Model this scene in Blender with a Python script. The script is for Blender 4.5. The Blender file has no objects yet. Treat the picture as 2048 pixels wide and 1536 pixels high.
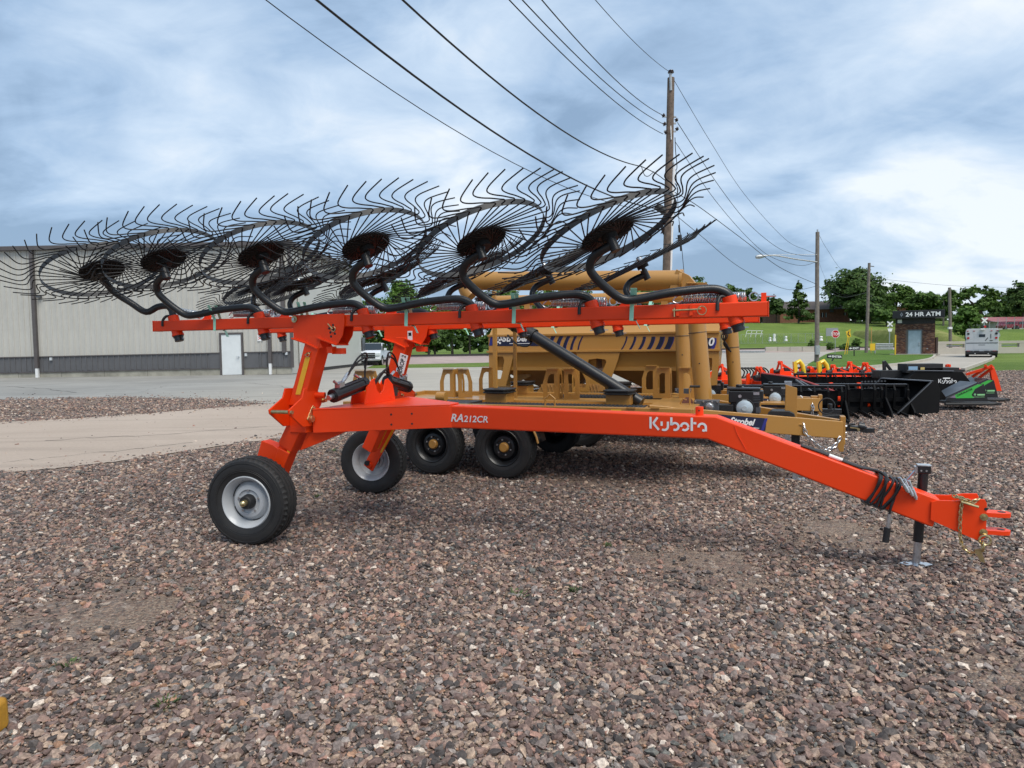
import bpy, bmesh, math, random
import numpy as np
from math import pi, sin, cos, radians
from mathutils import Vector, Matrix, Quaternion

scene = bpy.context.scene
COL = scene.collection
V = Vector
rnd = random.Random(7)

# ------------------------------------------------------------------ camera
F, PITCH, ROLL, CAMZ = 1361.0, math.atan(78 / 1361.0), -0.012, 1.5
cam = bpy.data.cameras.new('camera')
camo = bpy.data.objects.new('camera', cam)
COL.objects.link(camo)
RM = Matrix.Rotation(pi / 2 - PITCH, 3, 'X') @ Matrix.Rotation(ROLL, 3, 'Z')
camo.matrix_world = Matrix.Translation((0, 0, CAMZ)) @ RM.to_4x4()
cam.sensor_width = 36.0
cam.lens = 36.0 * F / 2048.0
cam.clip_end = 6000
cam.clip_start = 0.05
scene.camera = camo

# ------------------------------------------------------------------ light
SUN_EL, SUN_AZ = radians(58), radians(152)      # azimuth measured clockwise from +Y
world = bpy.data.worlds.new('World')
scene.world = world
world.use_nodes = True
nt = world.node_tree
nt.nodes.clear()
def N(t, **kw):
    n = nt.nodes.new(t)
    for k, v in kw.items():
        setattr(n, k, v)
    return n
def LK(a, b): nt.links.new(a, b)
def MATH(op, a, b=None, c=None, clamp=False):
    n = N('ShaderNodeMath', operation=op)
    n.use_clamp = clamp
    for i, x in enumerate((a, b, c)):
        if x is None: continue
        if isinstance(x, (int, float)): n.inputs[i].default_value = x
        else: LK(x, n.inputs[i])
    return n.outputs[0]
sky = N('ShaderNodeTexSky', sky_type='NISHITA')
sky.sun_disc = False
sky.sun_elevation = SUN_EL
sky.sun_rotation = SUN_AZ
sky.air_density = 1.2
sky.dust_density = 1.0
sky.ozone_density = 1.5
tc = N('ShaderNodeTexCoord')
sep = N('ShaderNodeSeparateXYZ'); LK(tc.outputs['Generated'], sep.inputs[0])
zc = MATH('MAXIMUM', sep.outputs[2], 0.0)
den = MATH('ADD', zc, 0.34)
ux = MATH('DIVIDE', sep.outputs[0], den)
uy = MATH('DIVIDE', sep.outputs[1], den)
comb = N('ShaderNodeCombineXYZ'); LK(ux, comb.inputs[0]); LK(uy, comb.inputs[1])
mp = N('ShaderNodeMapping'); LK(comb.outputs[0], mp.inputs[0])
mp.inputs['Location'].default_value = (3.3, 1.7, 0.4)
mp.inputs['Rotation'].default_value = (0, 0, radians(25))
mp.inputs['Scale'].default_value = (0.75, 1.0, 1)
n1 = N('ShaderNodeTexNoise'); LK(mp.outputs[0], n1.inputs[0])
n1.inputs['Scale'].default_value = 1.7; n1.inputs['Detail'].default_value = 7
n1.inputs['Roughness'].default_value = 0.5; n1.inputs['Distortion'].default_value = 0.55
n2 = N('ShaderNodeTexNoise'); LK(mp.outputs[0], n2.inputs[0])
n2.inputs['Scale'].default_value = 5.5; n2.inputs['Detail'].default_value = 8
n2.inputs['Roughness'].default_value = 0.58; n2.inputs['Distortion'].default_value = 0.5
nmix = MATH('ADD', MATH('MULTIPLY', n1.outputs[0], 0.72), MATH('MULTIPLY', n2.outputs[0], 0.28))
# the cloud deck is thinner (brighter) towards the right of the view
side = MATH('MULTIPLY', sep.outputs[0], 0.10)
nmix = MATH('ADD', nmix, side)
nmix = MATH('ADD', nmix, MATH('MULTIPLY', MATH('SUBTRACT', zc, 0.25), 0.12))
ramp = N('ShaderNodeValToRGB'); LK(nmix, ramp.inputs[0])
cr = ramp.color_ramp
cr.elements[0].position = 0.395; cr.elements[0].color = (0.128, 0.188, 0.272, 1)
cr.elements[1].position = 0.655; cr.elements[1].color = (0.415, 0.445, 0.475, 1)
e = cr.elements.new(0.465); e.color = (0.19, 0.262, 0.36, 1)
e = cr.elements.new(0.56); e.color = (0.285, 0.35, 0.43, 1)
cl10 = N('ShaderNodeVectorMath', operation='SCALE'); LK(ramp.outputs[0], cl10.inputs[0])
cl10.inputs['Scale'].default_value = 11.4
mixs = N('ShaderNodeMix', data_type='RGBA')
mixs.inputs[0].default_value = 0.93
LK(sky.outputs[0], mixs.inputs[6]); LK(cl10.outputs[0], mixs.inputs[7])
bg = N('ShaderNodeBackground'); bg.inputs[1].default_value = 0.1
LK(mixs.outputs[2], bg.inputs[0])
wo = N('ShaderNodeOutputWorld'); LK(bg.outputs[0], wo.inputs[0])

sun = bpy.data.lights.new('sun', 'SUN')
suno = bpy.data.objects.new('sun', sun)
COL.objects.link(suno)
sun.energy = 1.5
sun.angle = radians(34)
sun.color = (1.0, 0.95, 0.87)
sd = V((sin(SUN_AZ) * cos(SUN_EL), cos(SUN_AZ) * cos(SUN_EL), sin(SUN_EL)))
suno.rotation_euler = sd.to_track_quat('Z', 'Y').to_euler()

scene.view_settings.view_transform = 'Standard'
scene.view_settings.look = 'None'
scene.view_settings.exposure = 0.95
scene.view_settings.gamma = 1.0
scene.view_settings.use_curve_mapping = False
scene.render.engine = 'CYCLES'
scene.cycles.max_bounces = 6
scene.cycles.transparent_max_bounces = 8

# ------------------------------------------------------------------ where a point of the place lies
def ray(px, py):
    return RM @ V(((px - 1024) / F, -(py - 768) / F, -1.0))
CAMP = V((0, 0, CAMZ))
def at(px, py, Y):
    d = ray(px, py); return CAMP + d * (Y / d.y)
def gp(px, py, z=0.0):
    d = ray(px, py); return CAMP + d * ((z - CAMZ) / d.z)
# the parked row of implements: u runs towards the hitches, v towards the viewer
M0 = V((-1.68, 6.13, 0)); UD = V((.932, -.362, 0)).normalized(); VD = V((UD.y, -UD.x, 0)); ZD = V((0, 0, 1))
def L(u, v, z): return M0 + UD * u + VD * v + ZD * z
def PV(px, py, v):
    d = ray(px, py); t = (v - (CAMP - M0).dot(VD)) / d.dot(VD); return CAMP + d * t
def LUZ(px, py, v):
    q = PV(px, py, v) - M0; return q.dot(UD), q.z

# ------------------------------------------------------------------ materials
MATS = {}
def mat(name, color=(.5, .5, .5), rough=.5, metal=0., coat=0., noise=0., nscale=8., bump=0., bscale=60., spec=None, dirt=None, coords='Object'):
    if name in MATS: return MATS[name]
    m = bpy.data.materials.new(name); m.use_nodes = True
    t = m.node_tree; b = t.nodes['Principled BSDF']
    b.inputs['Base Color'].default_value = (*color, 1)
    b.inputs['Roughness'].default_value = rough
    b.inputs['Metallic'].default_value = metal
    if coat: b.inputs['Coat Weight'].default_value = coat; b.inputs['Coat Roughness'].default_value = .12
    if spec is not None: b.inputs['Specular IOR Level'].default_value = spec
    tcn = t.nodes.new('ShaderNodeTexCoord')
    if noise or dirt:
        n = t.nodes.new('ShaderNodeTexNoise'); n.inputs['Scale'].default_value = nscale; n.inputs['Detail'].default_value = 6
        n.inputs['Roughness'].default_value = .65
        t.links.new(tcn.outputs[coords], n.inputs[0])
        r = t.nodes.new('ShaderNodeValToRGB'); t.links.new(n.outputs[0], r.inputs[0])
        r.color_ramp.elements[0].position = .3; r.color_ramp.elements[1].position = .7
        c2 = dirt if dirt else tuple(max(0, c * (1 - noise)) for c in color)
        c1 = tuple(min(1, c * (1 + noise * .6)) for c in color)
        r.color_ramp.elements[0].color = (*c2, 1); r.color_ramp.elements[1].color = (*c1, 1)
        t.links.new(r.outputs[0], b.inputs['Base Color'])
    if bump:
        n = t.nodes.new('ShaderNodeTexNoise'); n.inputs['Scale'].default_value = bscale; n.inputs['Detail'].default_value = 5
        t.links.new(tcn.outputs[coords], n.inputs[0])
        bn = t.nodes.new('ShaderNodeBump'); bn.inputs['Strength'].default_value = bump; bn.inputs['Distance'].default_value = .01
        t.links.new(n.outputs[0], bn.inputs['Height']); t.links.new(bn.outputs[0], b.inputs['Normal'])
    MATS[name] = m
    return m
def paint(name, color, rough=.32, dustamt=.25, coat=.25):
    """sprayed enamel: faint orange peel, dust and uneven gloss"""
    if name in MATS: return MATS[name]
    m = mat(name, color, rough, coat=coat)
    t = m.node_tree; b = t.nodes['Principled BSDF']; tcn = t.nodes['Texture Coordinate']
    n = t.nodes.new('ShaderNodeTexNoise'); n.inputs['Scale'].default_value = 5; n.inputs['Detail'].default_value = 8; n.inputs['Roughness'].default_value = .7
    t.links.new(tcn.outputs['Object'], n.inputs[0])
    mr = t.nodes.new('ShaderNodeMapRange'); t.links.new(n.outputs[0], mr.inputs[0])
    mr.inputs[1].default_value = .48; mr.inputs[2].default_value = .75; mr.inputs[3].default_value = 0; mr.inputs[4].default_value = dustamt
    mx = t.nodes.new('ShaderNodeMix'); mx.data_type = 'RGBA'; t.links.new(mr.outputs[0], mx.inputs[0])
    mx.inputs[6].default_value = (*color, 1); mx.inputs[7].default_value = (*[c * .6 + .12 * .4 for c in color], 1)
    t.links.new(mx.outputs[2], b.inputs['Base Color'])
    mr2 = t.nodes.new('ShaderNodeMapRange'); t.links.new(n.outputs[0], mr2.inputs[0])
    mr2.inputs[3].default_value = rough * .8; mr2.inputs[4].default_value = rough * 1.35
    t.links.new(mr2.outputs[0], b.inputs['Roughness'])
    n2 = t.nodes.new('ShaderNodeTexNoise'); n2.inputs['Scale'].default_value = 90; t.links.new(tcn.outputs['Object'], n2.inputs[0])
    bn = t.nodes.new('ShaderNodeBump'); bn.inputs['Strength'].default_value = .06; bn.inputs['Distance'].default_value = .004
    t.links.new(n2.outputs[0], bn.inputs['Height']); t.links.new(bn.outputs[0], b.inputs['Normal'])
    return m
ORANGE = paint('orange_enamel', (.84, .052, .003), .42, .05, .05)
ORANGE.node_tree.nodes['Principled BSDF'].inputs['Specular IOR Level'].default_value = .35
GOLD = paint('gold_tan_enamel', (.42, .208, .044), .38, .12)
BLACKP = paint('black_powder_coat', (.010, .0105, .012), .36, .2, .12)
BLACKM = paint('matt_black_steel', (.014, .014, .015), .5, .3, 0)
WIRE = mat('black_spring_wire', (.006, .006, .007), .5, spec=.3)
RIMSTEEL = paint('dark_band_steel', (.020, .021, .023), .5, .3, 0)
DISC = mat('hub_disc_black_rusty', (.011, .0095, .009), .6, noise=.5, nscale=30)
RUBBER = mat('tyre_rubber', (.024, .0225, .021), .6, nscale=7, bump=.15, bscale=200, dirt=(.011, .011, .012))
RUBBERDUST = mat('dusty_tread_rubber', (.022, .0215, .021), .8, noise=.5, nscale=25, bump=.3, bscale=150)
SILVER = paint('silver_wheel_paint', (.43, .445, .46), .34, .15)
ZINC = mat('zinc_plate', (.62, .64, .66), .28, metal=.9, noise=.25, nscale=30)
BRASS = mat('yellow_zinc', (.62, .50, .26), .30, metal=.9, noise=.3, nscale=40)
WHITE = mat('white_vinyl', (.78, .78, .77), .45)
TXTWHITE = mat('white_lettering', (.80, .80, .79), .5)
TXTBLACK = mat('black_lettering', (.012, .012, .012), .5)
HOSE = mat('hydraulic_hose_rubber', (.012, .012, .013), .42)
STRAP = mat('mint_green_strap', (.38, .78, .60), .5)
YELLOWREF = mat('amber_reflector', (.85, .42, .02), .3)
GREY = paint('grey_steel_plate', (.07, .075, .085), .45)
NAVY = mat('navy_decal', (.010, .014, .045), .35)
BLUE = mat('blue_decal_edge', (.025, .03, .20), .35)
CONCR = mat('concrete_wall', (.34, .325, .27), .85, noise=.35, nscale=1.6, bump=.3, bscale=30)
WHITEP = mat('white_door_paint', (.70, .73, .73), .45, noise=.08, nscale=2)
DKTRIM = mat('bronze_brown_trim', (.10, .088, .085), .5, noise=.15, nscale=3)
SIDING = mat('light_stone_siding', (.50, .485, .44), .45, noise=.10, nscale=1.1, coords='Object')
SIDEDK = mat('charcoal_siding', (.115, .115, .12), .45, noise=.15, nscale=.8)
GLASS = mat('dark_glass', (.02, .028, .035), .06)
YELLOW = paint('yellow_enamel', (.75, .55, .02), .35)
FARWOOD = mat('grey_pole_wood', (.20, .17, .145), .9, noise=.35, nscale=5)
WOOD = mat('weathered_pole_wood', (.17, .125, .095), .85, noise=.5, nscale=5, bump=.6, bscale=25)
GALV = mat('galvanised_steel', (.42, .44, .45), .45, metal=.5, noise=.25, nscale=5)
CABLE = mat('power_cable', (.018, .018, .02), .6)

# ------------------------------------------------------------------ mesh builder
def basis(d, up=None):
    d = V(d).normalized()
    up = V(up) if up is not None else (ZD if abs(d.z) < .95 else V((1, 0, 0)))
    s = d.cross(up).normalized(); u = s.cross(d).normalized()
    return d, s, u
class B:
    def __init__(s): s.v = []; s.f = []; s.mi = []; s.cur = 0
    def m(s, i): s.cur = i; return s
    def add(s, vs, fs):
        o = len(s.v); s.v += [tuple(x) for x in vs]
        for f in fs: s.f.append(tuple(o + i for i in f)); s.mi.append(s.cur)
        return s
    def box(s, c, sz, ex=None, ey=None, ez=None):
        c = V(c); ex = V(ex or (1, 0, 0)); ey = V(ey or (0, 1, 0)); ez = V(ez or (0, 0, 1))
        a, b, d = [x / 2 for x in sz]
        vs = [c + ex * (a * i) + ey * (b * j) + ez * (d * k) for k in (-1, 1) for j in (-1, 1) for i in (-1, 1)]
        return s.add(vs, [(0, 2, 3, 1), (4, 5, 7, 6), (0, 1, 5, 4), (2, 6, 7, 3), (0, 4, 6, 2), (1, 3, 7, 5)])
    def bar(s, p0, p1, w, h, up=None):
        p0 = V(p0); p1 = V(p1); d, sd_, u = basis(p1 - p0, up)
        return s.box((p0 + p1) / 2, ((p1 - p0).length, w, h), d, sd_, u)
    def tube(s, pts, r, seg=10, cap=True, r1=None):
        pts = [V(p) for p in pts]; n = len(pts)
        t = [(pts[min(i + 1, n - 1)] - pts[max(i - 1, 0)]).normalized() for i in range(n)]
        _, a, b = basis(t[0]); vs = []
        for i in range(n):
            if i:
                q = t[i - 1].rotation_difference(t[i]); a = q @ a; b = q @ b
            rr = r if r1 is None else r + (r1 - r) * i / (n - 1)
            if isinstance(r, (list, tuple)): rr = r[i]
            vs += [pts[i] + a * (rr * cos(2 * pi * k / seg)) + b * (rr * sin(2 * pi * k / seg)) for k in range(seg)]
        fs = [(i * seg + k, i * seg + (k + 1) % seg, (i + 1) * seg + (k + 1) % seg, (i + 1) * seg + k) for i in range(n - 1) for k in range(seg)]
        if cap: fs += [tuple(range(seg))[::-1], tuple((n - 1) * seg + k for k in range(seg))]
        return s.add(vs, fs)
    def cyl(s, p0, p1, r, seg=14, r1=None): return s.tube([p0, p1], r, seg, True, r1)
    def lathe(s, prof, o, ax, seg=32, closed=False):
        """prof: (radius, height along ax)"""
        o = V(o); d, a, b = basis(ax); vs = []
        for r, h in prof:
            vs += [o + d * h + a * (r * cos(2 * pi * k / seg)) + b * (r * sin(2 * pi * k / seg)) for k in range(seg)]
        n = len(prof); R_ = range(n if closed else n - 1)
        fs = [(i * seg + k, i * seg + (k + 1) % seg, ((i + 1) % n) * seg + (k + 1) % seg, ((i + 1) % n) * seg + k) for i in R_ for k in range(seg)]
        return s.add(vs, fs)
    def prism(s, poly, o, ex, ey, th):
        """poly of (x,y) in ex,ey; th thickness centred on o"""
        o = V(o); ex = V(ex); ey = V(ey); ez = ex.cross(ey).normalized(); n = len(poly)
        vs = [o + ex * x + ey * y + ez * (k * th / 2) for k in (-1, 1) for x, y in poly]
        fs = [tuple(range(n))[::-1], tuple(range(n, 2 * n))] + [(i, (i + 1) % n, n + (i + 1) % n, n + i) for i in range(n)]
        return s.add(vs, fs)
    def wprism(s, pts, th, nrm):
        """closed outline of world points, extruded th along nrm (centred)"""
        nrm = V(nrm).normalized() * (th / 2); n = len(pts)
        vs = [V(p) - nrm for p in pts] + [V(p) + nrm for p in pts]
        return s.add(vs, [tuple(range(n))[::-1], tuple(range(n, 2 * n))] + [(i, (i + 1) % n, n + (i + 1) % n, n + i) for i in range(n)])
    def ring(s, outer, inner, th, nrm):
        """plate with a hole: outer and inner loops of world points with equal counts"""
        nrm = V(nrm).normalized() * (th / 2); n = len(outer)
        vs = []
        for k in (-1, 1):
            vs += [V(p) + nrm * k for p in outer]; vs += [V(p) + nrm * k for p in inner]
        fs = []
        for i in range(n):
            j = (i + 1) % n
            fs += [(i, n + i, n + j, j), (2 * n + i, 2 * n + j, 3 * n + j, 3 * n + i), (i, j, 2 * n + j, 2 * n + i), (n + i, 3 * n + i, 3 * n + j, n + j)]
        return s.add(vs, fs)
    def sheet(s, pts): return s.add(pts, [tuple(range(len(pts)))])
    def grid(s, fn, nu, nv):
        vs = [fn(i / nu, j / nv) for j in range(nv + 1) for i in range(nu + 1)]
        fs = [(j * (nu + 1) + i, j * (nu + 1) + i + 1, (j + 1) * (nu + 1) + i + 1, (j + 1) * (nu + 1) + i) for j in range(nv) for i in range(nu)]
        return s.add(vs, fs)
    def coil(s, p0, p1, R, r, turns, seg=6, per=12):
        p0 = V(p0); p1 = V(p1); d, a, b = basis(p1 - p0); n = int(turns * per)
        pts = [p0 + (p1 - p0) * (i / n) + a * (R * cos(2 * pi * i / per)) + b * (R * sin(2 * pi * i / per)) for i in range(n + 1)]
        return s.tube(pts, r, seg)
    def torus(s, c, ax, R, r, seg=20, rs=8, squash=1.):
        c = V(c); d, a, b = basis(ax)
        vs = []
        for i in range(seg):
            th = 2 * pi * i / seg; e = a * cos(th) + b * (sin(th) * squash)
            for k in range(rs):
                ph = 2 * pi * k / rs; vs.append(c + e * (R + r * cos(ph)) + d * (r * sin(ph)))
        fs = [(i * rs + k, ((i + 1) % seg) * rs + k, ((i + 1) % seg) * rs + (k + 1) % rs, i * rs + (k + 1) % rs) for i in range(seg) for k in range(rs)]
        return s.add(vs, fs)

def smooth(pts, n=5):
    """Catmull-Rom through pts"""
    pts = [V(p) for p in pts]; out = []
    for i in range(len(pts) - 1):
        p0 = pts[max(i - 1, 0)]; p1 = pts[i]; p2 = pts[i + 1]; p3 = pts[min(i + 2, len(pts) - 1)]
        for k in range(n):
            t = k / n
            out.append(.5 * ((2 * p1) + (p2 - p0) * t + (2 * p0 - 5 * p1 + 4 * p2 - p3) * t * t + (3 * p1 - p0 - 3 * p2 + p3) * t ** 3))
    return out + [pts[-1]]
def fillet(pts, r=.1, n=6):
    """polyline with rounded corners"""
    pts = [V(p) for p in pts]; out = [pts[0]]
    for i in range(1, len(pts) - 1):
        a, b, c = pts[i - 1], pts[i], pts[i + 1]
        ra = min(r, (a - b).length * .48); rc = min(r, (c - b).length * .48); rr = min(ra, rc)
        p = b + (a - b).normalized() * rr; q = b + (c - b).normalized() * rr
        for k in range(n + 1):
            t = k / n; out.append(p * (1 - t) ** 2 + b * (2 * t * (1 - t)) + q * t * t)
    return out + [pts[-1]]

ORG = {}
def props(o, label=None, category=None, group=None, kind=None):
    if label: o['label'] = label
    if category: o['category'] = category
    if group: o['group'] = group
    if kind: o['kind'] = kind
    return o
def thing(name, loc, label, category, group=None):
    o = bpy.data.objects.new(name, None); o.location = loc; o.empty_display_size = .3; COL.objects.link(o)
    ORG[o] = V(loc); return props(o, label, category, group)
def meshof(name, b, mats, bev=0, ang=38, off=V((0, 0, 0))):
    me = bpy.data.meshes.new(name)
    me.from_pydata([(x - off.x, y - off.y, z - off.z) for x, y, z in b.v], [], b.f)
    for m in (mats if isinstance(mats, (list, tuple)) else [mats]): me.materials.append(m)
    if any(b.mi): me.polygons.foreach_set('material_index', b.mi)
    bm = bmesh.new(); bm.from_mesh(me); bmesh.ops.recalc_face_normals(bm, faces=bm.faces); bm.to_mesh(me); bm.free()
    if ang:
        me.shade_smooth(); me.set_sharp_from_angle(angle=radians(ang))
    return me
def obj(name, b, mats, parent=None, bev=0, ang=38, label=None, category=None, group=None, kind=None, base=None):
    if parent is not None: off = ORG[parent]
    else:
        if base is None:
            a = np.array(b.v); off = V((float(a[:, 0].mean()), float(a[:, 1].mean()), float(a[:, 2].min())))
            if kind == 'structure': off = V((0, 0, 0))
        else: off = V(base)
    me = meshof(name, b, mats, bev, ang, off)
    o = bpy.data.objects.new(name, me); COL.objects.link(o)
    if parent is not None: o.parent = parent
    else: o.location = off
    ORG[o] = off
    if bev:
        md = o.modifiers.new('bevel', 'BEVEL'); md.width = bev; md.segments = 2; md.limit_method = 'ANGLE'; md.angle_limit = radians(40); md.harden_normals = True
    return props(o, label, category, group, kind)
def text(name, s, size, o, ex, ey, m, parent, bold=0., shear=0., spacing=1., th=.002, align='LEFT', xs=1.):
    cu = bpy.data.curves.new(name, 'FONT'); cu.body = s; cu.size = size; cu.offset = bold * size; cu.shear = shear
    cu.space_character = spacing; cu.extrude = th; cu.align_x = align; cu.resolution_u = 3
    tmp = bpy.data.objects.new('tmp', cu)
    me = bpy.data.meshes.new_from_object(tmp)
    bpy.data.objects.remove(tmp); bpy.data.curves.remove(cu)
    ex = V(ex).normalized(); ey = V(ey).normalized(); ez = ex.cross(ey)
    o = V(o) - (ORG[parent] if parent is not None else V((0, 0, 0)))
    mm = Matrix.Translation(o) @ Matrix((ex * xs, ey, ez)).transposed().to_4x4()
    me.transform(mm); me.materials.clear(); me.materials.append(m)
    ob = bpy.data.objects.new(name, me); COL.objects.link(ob); ob.parent = parent
    return ob
# ================================================================== SETTING
def shader(name):
    m = bpy.data.materials.new(name); m.use_nodes = True
    t = m.node_tree
    return m, t, t.nodes['Principled BSDF']
def nd(t, typ, **kw):
    n = t.nodes.new(typ)
    for k, v in kw.items(): setattr(n, k, v)
    return n
def rampn(t, src, stops, interp='LINEAR'):
    r = nd(t, 'ShaderNodeValToRGB'); t.links.new(src, r.inputs[0]); c = r.color_ramp; c.interpolation = interp
    c.elements[0].position = stops[0][0]; c.elements[0].color = (*stops[0][1], 1)
    c.elements[1].position = stops[-1][0]; c.elements[1].color = (*stops[-1][1], 1)
    for p, col in stops[1:-1]:
        e = c.elements.new(p); e.color = (*col, 1)
    return r.outputs[0]
STONES = [(0, (0.1339, 0.0879, 0.0733)), (.14, (0.1869, 0.1468, 0.1287)), (.25, (0.0592, 0.0489, 0.0450)), (.35, (0.2507, 0.1643, 0.1304)), (.46, (0.1029, 0.0867, 0.0784)),
          (.56, (0.3025, 0.2174, 0.1678)), (.66, (0.1623, 0.1097, 0.0943)), (.75, (0.3199, 0.1826, 0.1391)), (.795, (0.1333, 0.1310, 0.1163)), (.83, (0.3915, 0.2820, 0.2075)),
          (.91, (0.5684, 0.4750, 0.3920)), (.94, (0.3293, 0.1867, 0.1163)), (.955, (0.2743, 0.2328, 0.2093)), (1.0, (0.6862, 0.5944, 0.5238))]
# stones
MSTONE, t, b = shader('crushed_stone')
oi = nd(t, 'ShaderNodeObjectInfo')
c0 = rampn(t, oi.outputs['Random'], STONES, 'CONSTANT')
tcn = nd(t, 'ShaderNodeTexCoord'); nn = nd(t, 'ShaderNodeTexNoise'); nn.inputs['Scale'].default_value = 1.6; nn.inputs['Detail'].default_value = 6
nn.inputs['Roughness'].default_value = .7
t.links.new(tcn.outputs['Object'], nn.inputs[0])
mr = nd(t, 'ShaderNodeMapRange'); t.links.new(nn.outputs[0], mr.inputs[0]); mr.inputs[1].default_value = .3; mr.inputs[2].default_value = .7
mr.inputs[3].default_value = .5; mr.inputs[4].default_value = 1.6
sc = nd(t, 'ShaderNodeVectorMath', operation='SCALE'); t.links.new(c0, sc.inputs[0]); t.links.new(mr.outputs[0], sc.inputs['Scale'])
t.links.new(sc.outputs[0], b.inputs['Base Color']); b.inputs['Roughness'].default_value = .78
# fine gravel bed
MBED, t, b = shader('fine_gravel_bed')
geo = nd(t, 'ShaderNodeNewGeometry')
vo = nd(t, 'ShaderNodeTexVoronoi'); vo.inputs['Scale'].default_value = 85; vo.inputs['Randomness'].default_value = 1; t.links.new(geo.outputs['Position'], vo.inputs['Vector'])
vo2 = nd(t, 'ShaderNodeTexVoronoi'); vo2.inputs['Scale'].default_value = 26; t.links.new(geo.outputs['Position'], vo2.inputs['Vector'])
sp = nd(t, 'ShaderNodeSeparateColor'); t.links.new(vo.outputs['Color'], sp.inputs[0])
sp2 = nd(t, 'ShaderNodeSeparateColor'); t.links.new(vo2.outputs['Color'], sp2.inputs[0])
ca = rampn(t, sp.outputs[0], STONES, 'CONSTANT')
cb = rampn(t, sp2.outputs[0], STONES, 'CONSTANT')
big = nd(t, 'ShaderNodeTexNoise'); big.inputs['Scale'].default_value = .9; big.inputs['Detail'].default_value = 7; big.inputs['Roughness'].default_value = .6
t.links.new(geo.outputs['Position'], big.inputs[0])
mr = nd(t, 'ShaderNodeMapRange'); t.links.new(big.outputs[0], mr.inputs[0]); mr.inputs[1].default_value = .40; mr.inputs[2].default_value = .62
sand = rampn(t, sp.outputs[1], [(0, (.07, .045, .03)), (.5, (.19, .13, .085)), (1, (.40, .31, .22))])
mx = nd(t, 'ShaderNodeMix', data_type='RGBA'); t.links.new(mr.outputs[0], mx.inputs[0]); t.links.new(cb, mx.inputs[6]); t.links.new(ca, mx.inputs[7])
mx2 = nd(t, 'ShaderNodeMix', data_type='RGBA'); t.links.new(mx.outputs[2], mx2.inputs[6]); t.links.new(sand, mx2.inputs[7])
mr2 = nd(t, 'ShaderNodeMapRange'); t.links.new(big.outputs[0], mr2.inputs[0]); mr2.inputs[1].default_value = .45; mr2.inputs[2].default_value = .7; mr2.inputs[3].default_value = .2; mr2.inputs[4].default_value = .75
t.links.new(mr2.outputs[0], mx2.inputs[0])
t.links.new(mx2.outputs[2], b.inputs['Base Color']); b.inputs['Roughness'].default_value = .9
ad = nd(t, 'ShaderNodeMath', operation='ADD'); t.links.new(vo.outputs['Distance'], ad.inputs[0]); t.links.new(vo2.outputs['Distance'], ad.inputs[1])
bn = nd(t, 'ShaderNodeBump', invert=True); bn.inputs['Strength'].default_value = .9; bn.inputs['Distance'].default_value = .012
t.links.new(ad.outputs[0], bn.inputs['Height']); t.links.new(bn.outputs[0], b.inputs['Normal'])

def slab_mat(name, c1, c2, bumpd=.4, cracks=True, warm=None):
    m, t, b = shader(name)
    geo = nd(t, 'ShaderNodeNewGeometry')
    n1 = nd(t, 'ShaderNodeTexNoise'); n1.inputs['Scale'].default_value = .22; n1.inputs['Detail'].default_value = 9; n1.inputs['Roughness'].default_value = .68; n1.inputs['Distortion'].default_value = .6
    t.links.new(geo.outputs['Position'], n1.inputs[0])
    cc = rampn(t, n1.outputs[0], [(.30, c2), (.5, tuple((a + b_) / 2 for a, b_ in zip(c1, c2))), (.68, c1)])
    src = cc
    if warm:
        sx = nd(t, 'ShaderNodeSeparateXYZ'); t.links.new(geo.outputs['Position'], sx.inputs[0])
        mr = nd(t, 'ShaderNodeMapRange'); t.links.new(sx.outputs[0], mr.inputs[0]); mr.inputs[1].default_value = -13; mr.inputs[2].default_value = -5
        mx = nd(t, 'ShaderNodeMix', data_type='RGBA'); t.links.new(mr.outputs[0], mx.inputs[0]); t.links.new(cc, mx.inputs[6])
        cw = rampn(t, n1.outputs[0], [(.3, tuple(w * .78 for w in warm)), (.68, warm)]); t.links.new(cw, mx.inputs[7]); src = mx.outputs[2]
    n2 = nd(t, 'ShaderNodeTexNoise'); n2.inputs['Scale'].default_value = 30; n2.inputs['Detail'].default_value = 4; t.links.new(geo.outputs['Position'], n2.inputs[0])
    mrr = nd(t, 'ShaderNodeMapRange'); t.links.new(n2.outputs[0], mrr.inputs[0]); mrr.inputs[3].default_value = .82; mrr.inputs[4].default_value = 1.15
    s = nd(t, 'ShaderNodeVectorMath', operation='SCALE'); t.links.new(src, s.inputs[0]); t.links.new(mrr.outputs[0], s.inputs['Scale'])
    # tyre tracks and drag marks along the lane
    wv = nd(t, 'ShaderNodeTexNoise'); mp_ = nd(t, 'ShaderNodeMapping'); mp_.inputs['Rotation'].default_value = (0, 0, radians(-12)); mp_.inputs['Scale'].default_value = (.12, 2.6, 1)
    t.links.new(geo.outputs['Position'], mp_.inputs[0]); t.links.new(mp_.outputs[0], wv.inputs[0]); wv.inputs['Scale'].default_value = 1.0; wv.inputs['Detail'].default_value = 5
    mrw = nd(t, 'ShaderNodeMapRange'); t.links.new(wv.outputs[0], mrw.inputs[0]); mrw.inputs[1].default_value = .5; mrw.inputs[2].default_value = .66; mrw.inputs[3].default_value = 1; mrw.inputs[4].default_value = .86
    s2 = nd(t, 'ShaderNodeVectorMath', operation='SCALE'); t.links.new(s.outputs[0], s2.inputs[0]); t.links.new(mrw.outputs[0], s2.inputs['Scale'])
    t.links.new(s2.outputs[0], b.inputs['Base Color']); b.inputs['Roughness'].default_value = .85
    bn = nd(t, 'ShaderNodeBump'); bn.inputs['Strength'].default_value = bumpd; bn.inputs['Distance'].default_value = .01
    t.links.new(n2.outputs[0], bn.inputs['Height']); t.links.new(bn.outputs[0], b.inputs['Normal'])
    return m
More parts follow.
